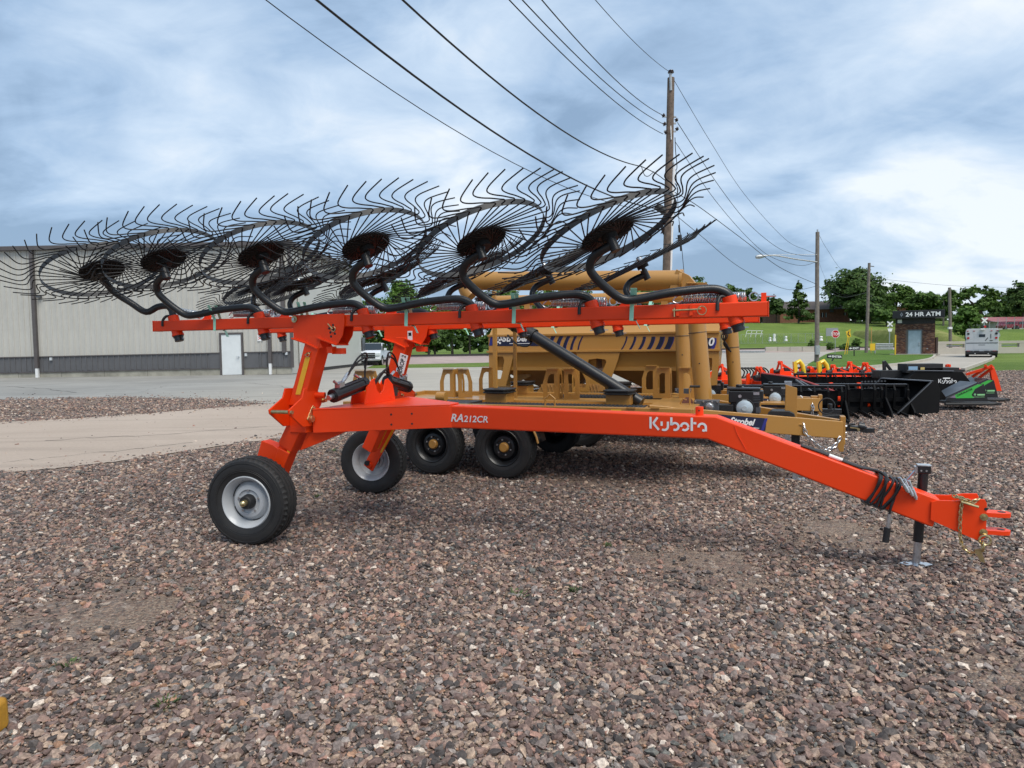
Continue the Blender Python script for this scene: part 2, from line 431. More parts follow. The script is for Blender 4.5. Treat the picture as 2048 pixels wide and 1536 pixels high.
MYARD = slab_mat('yard_concrete', (.325, .315, .29), (.21, .205, .19), warm=(.42, .385, .325))
MLANE = slab_mat('dusty_beige_lane', (.44, .355, .285), (.36, .285, .225))
MROAD = slab_mat('pale_road_concrete', (.43, .39, .33), (.34, .31, .26))
MCURB = slab_mat('curb_concrete', (.50, .46, .39), (.38, .35, .30))

def grass_mat(name, c1, c2, sc_):
    m, t, b = shader(name); geo = nd(t, 'ShaderNodeNewGeometry')
    n1 = nd(t, 'ShaderNodeTexNoise'); n1.inputs['Scale'].default_value = sc_; n1.inputs['Detail'].default_value = 9; n1.inputs['Roughness'].default_value = .72
    t.links.new(geo.outputs['Position'], n1.inputs[0])
    cc = rampn(t, n1.outputs[0], [(.32, c1), (.5, tuple((a + b_) / 2 for a, b_ in zip(c1, c2))), (.66, c2)])
    n2 = nd(t, 'ShaderNodeTexNoise'); n2.inputs['Scale'].default_value = 9; n2.inputs['Detail'].default_value = 6; n2.inputs['Roughness'].default_value = .8; t.links.new(geo.outputs['Position'], n2.inputs[0])
    mrr = nd(t, 'ShaderNodeMapRange'); t.links.new(n2.outputs[0], mrr.inputs[0]); mrr.inputs[1].default_value = .3; mrr.inputs[2].default_value = .7; mrr.inputs[3].default_value = .6; mrr.inputs[4].default_value = 1.35
    s = nd(t, 'ShaderNodeVectorMath', operation='SCALE'); t.links.new(cc, s.inputs[0]); t.links.new(mrr.outputs[0], s.inputs['Scale'])
    t.links.new(s.outputs[0], b.inputs['Base Color']); b.inputs['Roughness'].default_value = .9; b.inputs['Specular IOR Level'].default_value = .15
    bn = nd(t, 'ShaderNodeBump'); bn.inputs['Strength'].default_value = .8; bn.inputs['Distance'].default_value = .08
    t.links.new(n2.outputs[0], bn.inputs['Height']); t.links.new(bn.outputs[0], b.inputs['Normal'])
    return m
MGRASS = grass_mat('mown_hill_grass', (.075, .13, .022), (.17, .23, .05), .09)
MLAWN = grass_mat('lawn_grass', (.055, .115, .018), (.125, .205, .035), .5)

def sstep(a, b_, x):
    t = min(1, max(0, (x - a) / (b_ - a))); return t * t * (3 - 2 * t)
def hz(X, Y):
    if Y < 60: return -.012
    k = X / max(Y, 1)
    h = 6.1 * sstep(112, 168, Y) * sstep(.12, .26, k)
    h += 2.9 * sstep(.655, .72, k) * sstep(84, 97, Y) * (1 - .9 * sstep(112, 150, Y))
    h += .35 * sin(X * .03) * sstep(140, 300, Y)
    return -.012 + h
ys = [-40, 0, 20, 40, 60, 80, 84, 87, 90, 93, 97, 105, 112, 118, 124, 130, 136, 142, 148, 154, 160, 166, 172, 185, 200, 230, 280, 350, 500, 800, 1500, 3000]
ks = [-3, -1.5, -1, -.7, -.5, -.35, -.2, -.1, -.03, .03, .08, .12, .15, .18, .2, .22, .24, .27, .3, .34, .38, .42, .46, .5, .55, .6, .64, .66, .68, .7, .72, .78, .85, 1.1, 1.6, 3]
g = B(); vs = []
for Y in ys:
    for k in ks:
        X = k * max(Y, 45); vs.append((X, Y, hz(X, Y)))
g.add(vs, [(j * len(ks) + i, j * len(ks) + i + 1, (j + 1) * len(ks) + i + 1, (j + 1) * len(ks) + i) for j in range(len(ys) - 1) for i in range(len(ks) - 1)])
obj('ground', g, MGRASS, kind='structure', ang=80)

def sheet(name, pts, m, z, label=None):
    b = B().sheet([(p[0], p[1], z) for p in pts]); me = meshof(name, b, m, ang=0)
    bm = bmesh.new(); bm.from_mesh(me); bmesh.ops.triangulate(bm, faces=bm.faces); bm.normal_update()
    for f in bm.faces:
        if f.normal.z < 0: f.normal_flip()
    bm.to_mesh(me); bm.free()
    o = bpy.data.objects.new(name, me); COL.objects.link(o); o['kind'] = 'structure'; return o
G = lambda x, y: tuple(gp(x, y))[:2]
edge = [(720, 857), (900, 815), (1100, 787), (1300, 767), (1440, 754), (1600, 749), (1800, 745), (1926, 742)]
edge = [G(*p) for p in edge]
lot = [(-60, -20), (60, -20), G(2500, 741), G(2048, 741), G(1926, 741), G(1700, 744), G(1500, 748), (-2, 45), (-60, 40)]
sheet('gravel_lot', lot, MBED, 0)
wig = lambda pts, a=.12: [(x + rnd.uniform(-a, a), y + rnd.uniform(-a, a)) for x, y in pts]
def dens(pts, n=8, a=.10):
    out = []
    for (x0, y0), (x1, y1) in zip(pts[:-1], pts[1:]):
        for k in range(n):
            t = k / n; out.append((x0 + (x1 - x0) * t + rnd.uniform(-a, a), y0 + (y1 - y0) * t + rnd.uniform(-a, a)))
    return out + [pts[-1]]
yard_low = [(-60, 22.5)] + dens([G(-300, 806), G(0, 800), G(250, 796), G(420, 799), G(530, 808)]) 
yard = yard_low + [G(720, 840)] + [edge[1]] + edge[2:] + [G(1960, 729), G(1987, 716), G(1978, 706), G(1960, 700), G(1880, 697), G(1868, 706), G(1700, 702), G(1440, 701), G(1200, 707), G(975, 734), G(730, 737), (-12, 62), (-60, 62)]
sheet('concrete_yard', yard, MYARD, .006)
lane_lo = dens([G(-400, 1010), G(0, 948), G(150, 934), G(300, 915), G(430, 894), G(600, 872), G(720, 857), G(900, 815)], 10, .05)
lane_hi = dens([G(-300, 866), G(0, 845), G(150, 838), G(300, 827), G(420, 817), G(530, 808), G(640, 803), G(760, 796)], 8, .08)
sheet('beige_lane', lane_lo + [G(1000, 798)] + lane_hi[::-1], MLANE, .010)
drive = [G(1606, 748), G(1800, 744.5), G(1926, 741.5), G(1960, 729), G(1987, 716), G(1978, 706), G(1960, 700), G(1880, 697), G(1866, 704), G(1868, 714), G(1796, 729), G(1707, 737), G(1606, 741)]
sheet('drive_lane', drive, MROAD, .012)
# drain in the yard
dr = B().box(tuple(gp(215, 785)), (2.4, .5, .01)); obj('drain_grate', dr, BLACKM, label='long dark drain grate set in the grey yard concrete', category='drain')
CRK = mat('dark_crack_filler', (.07, .065, .06), .9)
def crack(pts, lab, w=.03):
    P = []
    for p, q in zip(pts[:-1], pts[1:]):
        a_, c_ = gp(*p, .013), gp(*q, .013)
        for k in range(8):
            t_ = k / 8; P.append(a_ + (c_ - a_) * t_ + V((rnd.uniform(-.05, .05), rnd.uniform(-.12, .12), 0)))
    vs = []
    for p in P: w_ = w * rnd.uniform(.5, 1.4); vs += [p + V((0, -w_, 0)), p + V((0, w_, 0))]
    b_ = B().add(vs, [(2 * i, 2 * i + 2, 2 * i + 3, 2 * i + 1) for i in range(len(P) - 1)])
    obj('yard_crack', b_, CRK, kind='structure', ang=0)
crack([(280, 784), (330, 772), (400, 768), (480, 762)], 'x'); crack([(0, 772), (90, 777), (160, 787)], 'x'); crack([(490, 765), (560, 772), (640, 790)], 'x', .02)
crack([(100, 880), (330, 868), (560, 850)], 'x', .012); crack([(0, 925), (200, 905), (420, 880)], 'x', .010)
# grass island with its curb, curb of the right lawn
isl = [G(*p) for p in [(1608, 737), (1633, 722), (1660, 708), (1700, 703), (1785, 700), (1850, 702), (1864, 707), (1869, 713), (1862, 719), (1840, 724), (1796, 731), (1707, 739), (1650, 741)]]
def smooth2(pts, n=6):
    q = smooth([(x, y, 0) for x, y in pts + [pts[0]]], n); return [(p.x, p.y) for p in q[:-1]]
isl_s = smooth2(isl, 4)
sheet('grass_island', isl_s, MLAWN, .13)
def curb(name, pts, w=.18, h=.15):
    b = B(); n = len(pts)
    for i in range(n - 1):
        b.bar((pts[i][0], pts[i][1], h / 2), (pts[i + 1][0], pts[i + 1][1], h / 2), w, h)
    return obj(name, b, MCURB, kind='structure')
curb('island_curb', isl_s[22:] + isl_s[:2])
lc = smooth([(*G(*p), 0) for p in [(1926, 742), (1960, 729.5), (1983, 720), (1987, 715), (1980, 707), (1966, 701)]], 5)
curb('lawn_curb', [(p.x, p.y) for p in lc])

# ---------------- loose crushed stone (uncountable): one object, geometry nodes
def in_poly(x, y, P):
    c = False; j = len(P) - 1
    for i in range(len(P)):
        if (P[i][1] > y) != (P[j][1] > y) and x < (P[j][0] - P[i][0]) * (y - P[i][1]) / (P[j][1] - P[i][1]) + P[i][0]: c = not c
        j = i
    return c
lanepoly = [tuple(q) for q in lane_lo] + [G(1000, 798)] + lane_hi[::-1]
gb = B(); dn = []
cs = .4; ny = int(34 / cs)
for j in range(ny):
    Y = 1.2 + j * cs
    if Y > 33: break
    hw = .80 * Y + 1.6
    for i in range(int(-hw / cs) - 1, int(hw / cs) + 1):
        X = i * cs; cx, cy = X + cs / 2, Y + cs / 2
        on = lambda x, y: in_poly(x, y, yard) or in_poly(x, y, lanepoly)
        if not in_poly(cx, cy, lot): continue
        stray = on(cx, cy)
        if stray and cy > 24: continue
        o = len(gb.v); gb.v += [(X, Y, .008), (X + cs, Y, .008), (X + cs, Y + cs, .008), (X, Y + cs, .008)]; gb.f.append((o, o + 1, o + 2, o + 3)); gb.mi.append(0)
        d = 4200 * (1 if cy < 4 else (4 / cy) ** 1.35)
        
        # patches worn down to sand
        n = sin(cx * 1.1 + 2.1 * sin(cy * .7)) * sin(cy * 1.3 + 1.7 * sin(cx * .5 + 1)) + .35 * sin(cx * 3.1 + cy * 2.3)
        d *= 1 - .8 * max(0, n)
        if stray:
            near_ = any(not on(cx + ex_, cy + ey_) for ex_, ey_ in ((.5, 0), (-.5, 0), (0, -.5), (0, .5)))
            d = 130 if near_ else (12 if any(not on(cx + ex_, cy + ey_) for ex_, ey_ in ((1.2, 0), (-1.2, 0), (0, -1.2), (0, 1.2))) else 2)
        dn.append(d)
me = meshof('gravel', gb, MSTONE, ang=0)
att = me.attributes.new('dens', 'FLOAT', 'FACE'); att.data.foreach_set('value', dn)
go = bpy.data.objects.new('gravel', me); COL.objects.link(go); props(go, 'loose crushed stone in brown, grey, pink and white covering the lot', 'gravel', kind='stuff')
ng = bpy.data.node_groups.new('scatter_stones', 'GeometryNodeTree')
ng.interface.new_socket('Geometry', in_out='INPUT', socket_type='NodeSocketGeometry')
ng.interface.new_socket('Geometry', in_out='OUTPUT', socket_type='NodeSocketGeometry')
T = ng
def GN(typ, **kw):
    n = T.nodes.new(typ)
    for k, v in kw.items(): setattr(n, k, v)
    return n
gi = GN('NodeGroupInput'); gout = GN('NodeGroupOutput')
dp = GN('GeometryNodeDistributePointsOnFaces'); T.links.new(gi.outputs[0], dp.inputs[0])
na = GN('GeometryNodeInputNamedAttribute', data_type='FLOAT'); na.inputs[0].default_value = 'dens'
T.links.new(na.outputs[0], dp.inputs['Density'])
join = GN('GeometryNodeGeometryToInstance')
for k in range(9):
    ico = GN('GeometryNodeMeshIcoSphere'); ico.inputs['Subdivisions'].default_value = 2
    sp_ = GN('GeometryNodeSetPosition'); T.links.new(ico.outputs[0], sp_.inputs[0])
    rv = GN('FunctionNodeRandomValue', data_type='FLOAT_VECTOR'); rv.inputs[0].default_value = (-.42, -.42, -.42); rv.inputs[1].default_value = (.42, .42, .42)
    rv.inputs['Seed'].default_value = k * 7 + 3
    T.links.new(rv.outputs[0], sp_.inputs['Offset'])
    # keep only some of the jittered points, so that the hull has broad broken faces
    rb = GN('FunctionNodeRandomValue', data_type='BOOLEAN'); rb.inputs['Probability'].default_value = .45; rb.inputs['Seed'].default_value = k + 50
    dg = GN('GeometryNodeDeleteGeometry'); T.links.new(sp_.outputs[0], dg.inputs[0]); T.links.new(rb.outputs[3], dg.inputs['Selection'])
    ch = GN('GeometryNodeConvexHull'); T.links.new(dg.outputs[0], ch.inputs[0])
    sm = GN('GeometryNodeSetMaterial'); sm.inputs['Material'].default_value = MSTONE; T.links.new(ch.outputs[0], sm.inputs[0])
    T.links.new(sm.outputs[0], join.inputs[0])
iop = GN('GeometryNodeInstanceOnPoints'); T.links.new(dp.outputs[0], iop.inputs[0]); T.links.new(join.outputs[0], iop.inputs['Instance'])
iop.inputs['Pick Instance'].default_value = True
rr = GN('FunctionNodeRandomValue', data_type='FLOAT_VECTOR'); rr.inputs[0].default_value = (-.6, -.6, 0); rr.inputs[1].default_value = (.6, .6, 6.283)
T.links.new(rr.outputs[0], iop.inputs['Rotation'])
# size: many small, few large
r1 = GN('FunctionNodeRandomValue', data_type='FLOAT'); r1.inputs['Seed'].default_value = 11
pw = GN('ShaderNodeMath', operation='POWER'); T.links.new(r1.outputs[1], pw.inputs[0]); pw.inputs[1].default_value = 4.4
posn = GN('GeometryNodeInputPosition'); sxy = GN('ShaderNodeSeparateXYZ'); T.links.new(posn.outputs[0], sxy.inputs[0])
far = GN('ShaderNodeMapRange'); T.links.new(sxy.outputs[1], far.inputs[0]); far.inputs[1].default_value = 4; far.inputs[2].default_value = 22; far.inputs[3].default_value = .0050; far.inputs[4].default_value = .013
far2 = GN('ShaderNodeMapRange'); T.links.new(sxy.outputs[1], far2.inputs[0]); far2.inputs[1].default_value = 4; far2.inputs[2].default_value = 22; far2.inputs[3].default_value = .0185; far2.inputs[4].default_value = .026
sz = GN('ShaderNodeMath', operation='MULTIPLY_ADD'); T.links.new(pw.outputs[0], sz.inputs[0]); T.links.new(far2.outputs[0], sz.inputs[1]); T.links.new(far.outputs[0], sz.inputs[2])
r2 = GN('FunctionNodeRandomValue', data_type='FLOAT_VECTOR'); r2.inputs[0].default_value = (.8, .65, .5); r2.inputs[1].default_value = (1.3, 1.0, .85); r2.inputs['Seed'].default_value = 5
mv = GN('ShaderNodeVectorMath', operation='SCALE'); T.links.new(r2.outputs[0], mv.inputs[0]); T.links.new(sz.outputs[0], mv.inputs['Scale'])
T.links.new(mv.outputs[0], iop.inputs['Scale'])
T.links.new(iop.outputs[0], gout.inputs[0])
md = go.modifiers.new('stones', 'NODES'); md.node_group = ng

# small weeds in the gravel
MWEED = mat('weed_green', (.075, .115, .035), .8, noise=.4)
def weed(px, py, r, lab):
    p = gp(px, py); b = B()
    for k in range(34):
        a = rnd.uniform(0, 2 * pi); d = V((cos(a), sin(a), 0)); q = p + d * rnd.uniform(0, r * .5); h = rnd.uniform(.015, .05)
        e = q + d * r * rnd.uniform(.2, .8) + ZD * h * .7; s = d.cross(ZD) * .0028
        b.add([q - s, q + s, e + s * 1.2, e - s * 1.2 + ZD * .004], [(0, 1, 2, 3)])
    obj('weed', b, MWEED, label=lab, category='weed', group='weeds sprouting in the gravel', ang=0)
for a in [(1030, 1195, .09, 'low weed tuft in the open gravel in front of the orange tongue'), (1213, 1095, .04, 'small green sprig in gravel under the white maker lettering of the tongue'),
          (636, 995, .05, 'green sprig in gravel between the two silver-rimmed rake wheels'), (130, 1335, .07, 'sparse green weed in the left foreground gravel'),
          (330, 1412, .06, 'yellow-green moss tuft in gravel near the bottom left corner'), (665, 903, .06, 'bright weed on the gravel edge behind the near rake wheel'),
          (1785, 822, .15, 'green weed at the foot of the big black bucket'), (1150, 1185, .05, 'faint weed sprig right of the low tuft in open gravel')]: weed(*a)

# railway berm with rail
MB_ = slab_mat('pink_ballast', (.40, .31, .28), (.26, .20, .19))
bp = [(at(300, 700, 56), .55), (at(600, 700, 58), .6), (at(975, 700, 64), .55), (at(1440, 700, 100), .45), (at(1760, 700, 104), .45), (at(2400, 700, 108), .45)]
b = B(); vs = []
for p, h in bp:
    for dy, z in ((-4.5, 0), (-1.6, h * .85), (0, h), (1.6, h * .9), (4.5, 0)): vs.append((p.x, p.y + dy, z - .01))
b.add(vs, [(i * 5 + k, i * 5 + k + 1, (i + 1) * 5 + k + 1, (i + 1) * 5 + k) for i in range(len(bp) - 1) for k in range(4)])
obj('railway_berm', b, MB_, kind='structure', ang=60)
b = B()
for dy in (-.7, .7):
    for (p, h), (q, h2) in zip(bp[:-1], bp[1:]): b.bar((p.x, p.y + dy, h + .07), (q.x, q.y + dy, h2 + .07), .12, .16)
obj('railway_track', b, mat('dark_rail_steel', (.03, .026, .024), .6), kind='structure')

# ================================================================== STEEL BUILDING
WL, WR = V((-36.0, 38.0, -.19)), V((-12.35, 38.2, .03))      # ends of the long wall
wd = (WR - WL).normalized(); wn = V((wd.y, -wd.x, 0)).normalized()   # along, towards viewer
BW = (WR - WL).length; EAVE = 7.15
WB = V((-12.1, 55.5, 0)); sd2 = (WB - WR).normalized(); sn = V((sd2.y, -sd2.x, 0))
bld = thing('steel_building', WL, 'large light grey ribbed steel building with charcoal wainscot, brown downspouts and white door', 'building')
def wp(s, z, out=0): return WL + wd * s + wn * out + ZD * z
def sxpx(px):   # distance along the wall seen at photo column px
    d = ray(px, 700); t = (WL - CAMP).dot(wn) / d.dot(wn); return (CAMP + d * t - WL).dot(wd)
b = B().box((wp(BW / 2, .19, -.1)), (BW, .24, .38), wd, wn, ZD)
obj('foundation_wall', b, CONCR, bld)
b = B()
for s in np.arange(1.2, BW, 2.4): b.box(wp(float(s), .19, .026), (.02, .01, .36), wd, wn, ZD)
obj('joint', b, mat('dark_joint', (.16, .15, .13), .9), bld, kind='stuff')
ds0, ds1 = sxpx(440), sxpx(487)
def panel_mesh(w, z0, z1, m, name, nr=3, depth=.045):
    b = B(); prof = []; pw_ = w / nr
    for k in range(nr):
        x = k * pw_; prof += [(x + pw_ * .30, 0), (x + pw_ * .36, depth), (x + pw_ * .50, depth), (x + pw_ * .56, 0)]
    prof = [(0, 0)] + prof + [(w, 0)]
    vs = [wd * x + wn * y + ZD * z for z in (z0, z1) for x, y in prof]; n = len(prof)
    b.add(vs, [(i, i + 1, n + i + 1, n + i) for i in range(n - 1)])
    return meshof(name, b, m, ang=20)
PW = .914
pm = panel_mesh(PW, 1.27, EAVE, SIDING, 'siding_panel'); pmd = panel_mesh(PW, .385, 1.25, SIDEDK, 'wainscot_panel')
s = BW - PW * math.floor(BW / PW); i = 0
while s + PW < BW + .01:
    if not (ds0 - PW + .02 < s < ds1 - .02) or True:
        hit = ds0 - PW < s < ds1
        if not hit:
            o = bpy.data.objects.new('wainscot_panel', pmd); COL.objects.link(o); o.parent = bld; o.location = wd * s + wn * .005
        o = bpy.data.objects.new('siding_panel', pm); COL.objects.link(o); o.parent = bld; o.location = wd * s + wn * (.005)
        if hit: 
            o.location = wd * s + wn * .005
    s += PW
# short pieces each side of the door are closed by trim
s00 = BW - PW * math.floor(BW / PW); k0 = s00 + math.floor((ds0 - s00) / PW) * PW; k1 = s00 + math.ceil((ds1 - s00) / PW) * PW
b = B().box(wp((k0 + ds0) / 2, .815, .02), (ds0 - k0, .03, .87), wd, wn, ZD)
obj('wainscot_filler', b, SIDEDK, bld)
b = B().box(wp((k1 + ds1) / 2, .815, .02), (k1 - ds1, .03, .87), wd, wn, ZD); obj('wainscot_filler', b, SIDEDK, bld)
b = B().box(wp(BW / 2, 1.26, .045), (BW, .05, .05), wd, wn, ZD).box(wp(BW / 2, .385, .045), (BW, .05, .045), wd, wn, ZD); obj('base_trim', b, DKTRIM, bld)
b = B().box(wp(BW / 2, EAVE + .10, .10), (BW + .4, .34, .24), wd, wn, ZD); obj('gutter', b, DKTRIM, bld, bev=.02)
# door
dm = (ds0 + ds1) / 2; dw = ds1 - ds0; DH = 2.30
b = B().box(wp(ds0 + .05, DH / 2 + .04, .06), (.1, .12, DH + .08), wd, wn, ZD).box(wp(ds1 - .05, DH / 2 + .04, .06), (.1, .12, DH + .08), wd, wn, ZD).box(wp(dm, DH + .03, .06), (dw - .2, .12, .1), wd, wn, ZD)
df = obj('door_frame', b, DKTRIM, bld)
b = B().box(wp(dm, DH / 2, .055), (dw - .21, .06, DH - .05), wd, wn, ZD); dd = obj('door', b, WHITEP, bld, bev=.008)
b = B().cyl(wp(ds1 - .24, 1.02, .085), wp(ds1 - .24, 1.02, .17), .03, 10).bar(wp(ds1 - .24, 1.02, .16), wp(ds1 - .38, 1.02, .16), .025, .025); obj('door_handle', b, ZINC, dd)
# side wall (sliding door face) and roof
def sp2(s, z, out=0): return WR + sd2 * s + sn * out + ZD * z
SL = (WB - WR).length
b = B().sheet([sp2(0, .0), sp2(SL, .0), sp2(SL, EAVE), sp2(0, EAVE)]); obj('side_wall', b, SIDING, bld, ang=0)
b = B().box(sp2(SL * .5, 3.1, .09), (SL * .86, .08, 5.8), sd2, sn, ZD); sdoor = obj('sliding_door', b, mat('plain_cream_door', (.53, .53, .50), .5, noise=.05, nscale=.5), bld)
b = B().box(sp2(SL * .5, .11, .1), (SL * .86, .12, .12), sd2, sn, ZD); obj('door_seal', b, BLACKM, sdoor)
b = B()
for s_ in np.arange(.3, SL, .9): b.box(sp2(float(s_), 6.6, .02), (.1, .04, 1.1), sd2, sn, ZD)
obj('side_rib', b, SIDING, bld, kind='stuff')
b = B().box(sp2(SL / 2, EAVE + .1, .1), (SL + .2, .34, .24), sd2, sn, ZD); obj('side_gutter', b, DKTRIM, bld)
b = B().box(sp2(-.02, EAVE / 2 + .2, .05), (.14, .14, EAVE - .3), sd2, sn, ZD); obj('corner_trim', b, DKTRIM, bld)
b = B().box(sp2(SL * .99, 1.5, .1), (.9, .06, 1.5), sd2, sn, ZD); obj('electrical_panel', b, GREY, bld)
rf = B(); bk = -sn * 0
ridge = 2.2
Lb = WL - wn * 17; Rb = WR + sd2 * 17
rf.add([wp(-.2, EAVE + .2, .2), wp(BW + .2, EAVE + .2, .2), V((Rb.x, Rb.y, EAVE + ridge * .15)) + ZD * .3, V((Lb.x, Lb.y, EAVE + ridge * .15)) + ZD * .3], [(0, 1, 2, 3)])
obj('roof', rf, DKTRIM, bld, ang=0)
b = B().sheet([V((Lb.x, Lb.y, 0)), V((Lb.x, Lb.y, EAVE)), wp(0, EAVE), wp(0, 0)]).sheet([V((Lb.x, Lb.y, 0)), V((Rb.x, Rb.y, 0)), V((Rb.x, Rb.y, EAVE)), V((Lb.x, Lb.y, EAVE))]); obj('back_wall', b, SIDING, bld, ang=0)
for px in (75, 541):
    s_ = sxpx(px); b = B().box(wp(s_, (EAVE + .62) / 2, .13), (.18, .16, EAVE - .62), wd, wn, ZD); q = obj('downspout', b, DKTRIM, bld)
    b = B().box(wp(s_, .31, .13), (.14, .14, .62), wd, wn, ZD); obj('drain_pipe', b, WHITE, q)
s_ = sxpx(569); b = B().box(wp(s_, EAVE / 2 + .6, .1), (.22, .1, EAVE - 1.2), wd, wn, ZD); obj('conduit_post', b, DKTRIM, bld)
for px, z in ((102, 1.12), (492, 1.12), (573, 1.15)):
    b = B().box(wp(sxpx(px), z, .07), (.12, .1, .16), wd, wn, ZD); obj('outlet_box', b, mat('pale_grey_plastic', (.55, .58, .6), .4), bld, bev=.01)
s_ = sxpx(521); b = B().box(wp(s_, 2.05, .05), (.30, .01, .36), wd, wn, ZD); sgn = obj('warning_sign', b, WHITE, bld)
b = B().bar(wp(s_ - .11, 1.95, .058), wp(s_ + .11, 2.12, .058), .004, .03).bar(wp(s_ - .11, 2.12, .058), wp(s_ + .11, 1.95, .058), .004, .03).box(wp(s_, 2.2, .058), (.22, .004, .03), wd, wn, ZD); obj('red_mark', b, mat('sign_red', (.55, .02, .02), .5), sgn)
b = B()
for z_ in (2.3, 3.7, 5.1, 6.5):
    for q_ in np.arange(.3, BW, .61): b.box(wp(float(q_), z_, .012), (.03, .02, .03), wd, wn, ZD)
obj('panel_screws', b, GREY, bld, kind='stuff', ang=0)
b = B()
for q_ in np.arange(1.1, BW, .4): b.box(wp(float(q_), .385 + .03 + .012 * (int(q_ * 7) % 4), .012), (.25, .012, .012), wd, wn, ZD)
obj('sealant_bead', b, DKTRIM, bld, kind='stuff', ang=0)
s_ = sxpx(86); b = B().box(wp(s_, 4.6, .14), (.22, .2, .14), wd, wn, ZD); obj('wall_light', b, GREY, bld, bev=.01)
# ================================================================== WHEELS
def tyre_b(c, ax, R, W, rr, tread=True, seg=96):
    b = B(); c = V(c); d, a, e = basis(ax); h = W / 2
    prof = [(rr, -h * .72), (rr + .012, -h * .86), (rr + (R - rr) * .35, -h * .99), (rr + (R - rr) * .62, -h * 1.0), (rr + (R - rr) * .86, -h * .93), (R - .006, -h * .80)]
    nt_ = []
    for k, g0 in enumerate((-.58, -.2, .2, .58)):
        nt_ += [(R, (g0 - .07) * h), (R - .011, (g0 - .045) * h), (R - .011, (g0 + .045) * h), (R, (g0 + .07) * h)]
    prof = prof + nt_ + [(r, -x) for r, x in prof[::-1]]
    vs = []
    for i, (r, x) in enumerate(prof):
        for k in range(seg):
            rr_ = r
            if tread and r >= R - .007 and abs(x) > h * .55 and k % 2: rr_ -= .012
            th = 2 * pi * k / seg
            vs.append(c + d * x + a * (rr_ * cos(th)) + e * (rr_ * sin(th)))
    n = len(prof)
    for i in range(n - 1):
        b.m(1 if prof[i][0] > R - .012 and prof[i + 1][0] > R - .012 else 0)
        b.add([], [])
        for k in range(seg): b.f.append((i * seg + k, i * seg + (k + 1) % seg, (i + 1) * seg + (k + 1) % seg, (i + 1) * seg + k)); b.mi.append(b.cur)
    b.v = [tuple(x) for x in vs]; b.m(0)
    # moulded ribs on the outer wall
    for q in (.32, .40, .74): b.torus(c + d * h * .985, ax, rr + (R - rr) * q, .003, 64, 5)
    return b
def wheel(parent, c, ax, R, W, rr, rimmat, hubmat, dish='out', hubr=.05, nbolt=6, hubout=.09, boltm=None, seg=96):
    """ax points to the outer side"""
    c = V(c); ax = V(ax).normalized(); h = W / 2; d, a, e = basis(ax)
    w = obj('wheel', tyre_b(c, ax, R, W, rr, seg=seg), [RUBBER, RUBBERDUST], parent, ang=30)
    s = 1 if dish == 'out' else -1
    b = B()
    b.lathe([(rr + .008, h * .86), (rr + .012, h * .80), (rr - .004, h * .74), (rr - .012, h * .60), (rr - .026, h * .42), (rr - .030, -h * .35), (rr - .01, -h * .66), (rr + .008, -h * .86),
             (rr + .004, -h * .9), (rr - .02, -h * .68), (rr - .038, -h * .33), (rr - .036, h * .36), (rr - .022, h * .60), (rr - .012, h * .78), (rr + .002, h * .9)], c, ax, 48, True)
    prof = [(rr - .03, -.01), (rr - .040, .0), (rr * .74, .014), (rr * .62, .040), (rr * .48, .044), (rr * .44, .034), (rr * .36, .03), (rr * .30, .034), (.001, .034)]
    off = h * .05 if dish == 'out' else -h * .1
    b.lathe([(r, off + (x * 1.0 if s > 0 else -x)) for r, x in prof] + [(r, off - .006 + (x if s > 0 else -x)) for r, x in prof[::-1]], c, ax, 48)
    rim = obj('rim', b, rimmat, w, ang=35)
    for k in range(5):     # dark slots between dish and rim
        th0 = 2 * pi * k / 5 + .2
        P = [c + ax * (off + .004) + (a * cos(t_) + e * sin(t_)) * (rr - .041) for t_ in [th0 + .09 * j for j in range(9)]]
        obj('rim_slot', B().tube(P, .0045, 5), BLACKM, w)
    b = B(); hb = c + ax * (off + .02)
    b.lathe([(hubr * 1.1, -.02), (hubr * 1.1, .03), (hubr, .04), (hubr, hubout - .01), (hubr * .85, hubout), (.001, hubout)], hb, ax, 20)
    hub = obj('hub', b, hubmat, w)
    b = B()
    for k in range(nbolt):
        th = 2 * pi * k / nbolt + .3; q = hb + (a * cos(th) + e * sin(th)) * (hubr * 1.65)
        b.cyl(q, q + ax * .028, .0095, 6)
    obj('lug_nut', b, boltm or ZINC, w)
    return w, hb + ax * hubout, hub

# ================================================================== WHEEL RAKE
VC = .12
rake = thing('wheel_rake', L(1.5, VC, 0), 'long orange trailed hay rake with twelve black spider wheels folded up over its tongue', 'hay rake')
def S(s, u, v, z): return L(u, VC + s * (v - VC), z)      # s=+1 near half, -1 its mirror
UK = [-.942, -.037, .929, 1.813, 2.669, 3.528]
BZ = 1.695
# --- beams
for s in (1, -1):
    v = .77; u0, u1 = -1.13, 3.74
    if s < 0: u1 = 3.66
    b = B().bar(S(s, u0, v, BZ), S(s, u1, v, BZ), .10, .088)
    bm_ = obj('beam', b, ORANGE, rake, bev=.008)
    for u in (u0 - .001, u1 + .001): obj('beam_end_plate', B().box(S(s, u, v, BZ), (.004, .104, .092), UD, VD, ZD), ORANGE, bm_, bev=.001)
    b = B().box(S(s, 3.30, v + .055, BZ + .016), (.20, .012, .012), UD, VD, ZD)
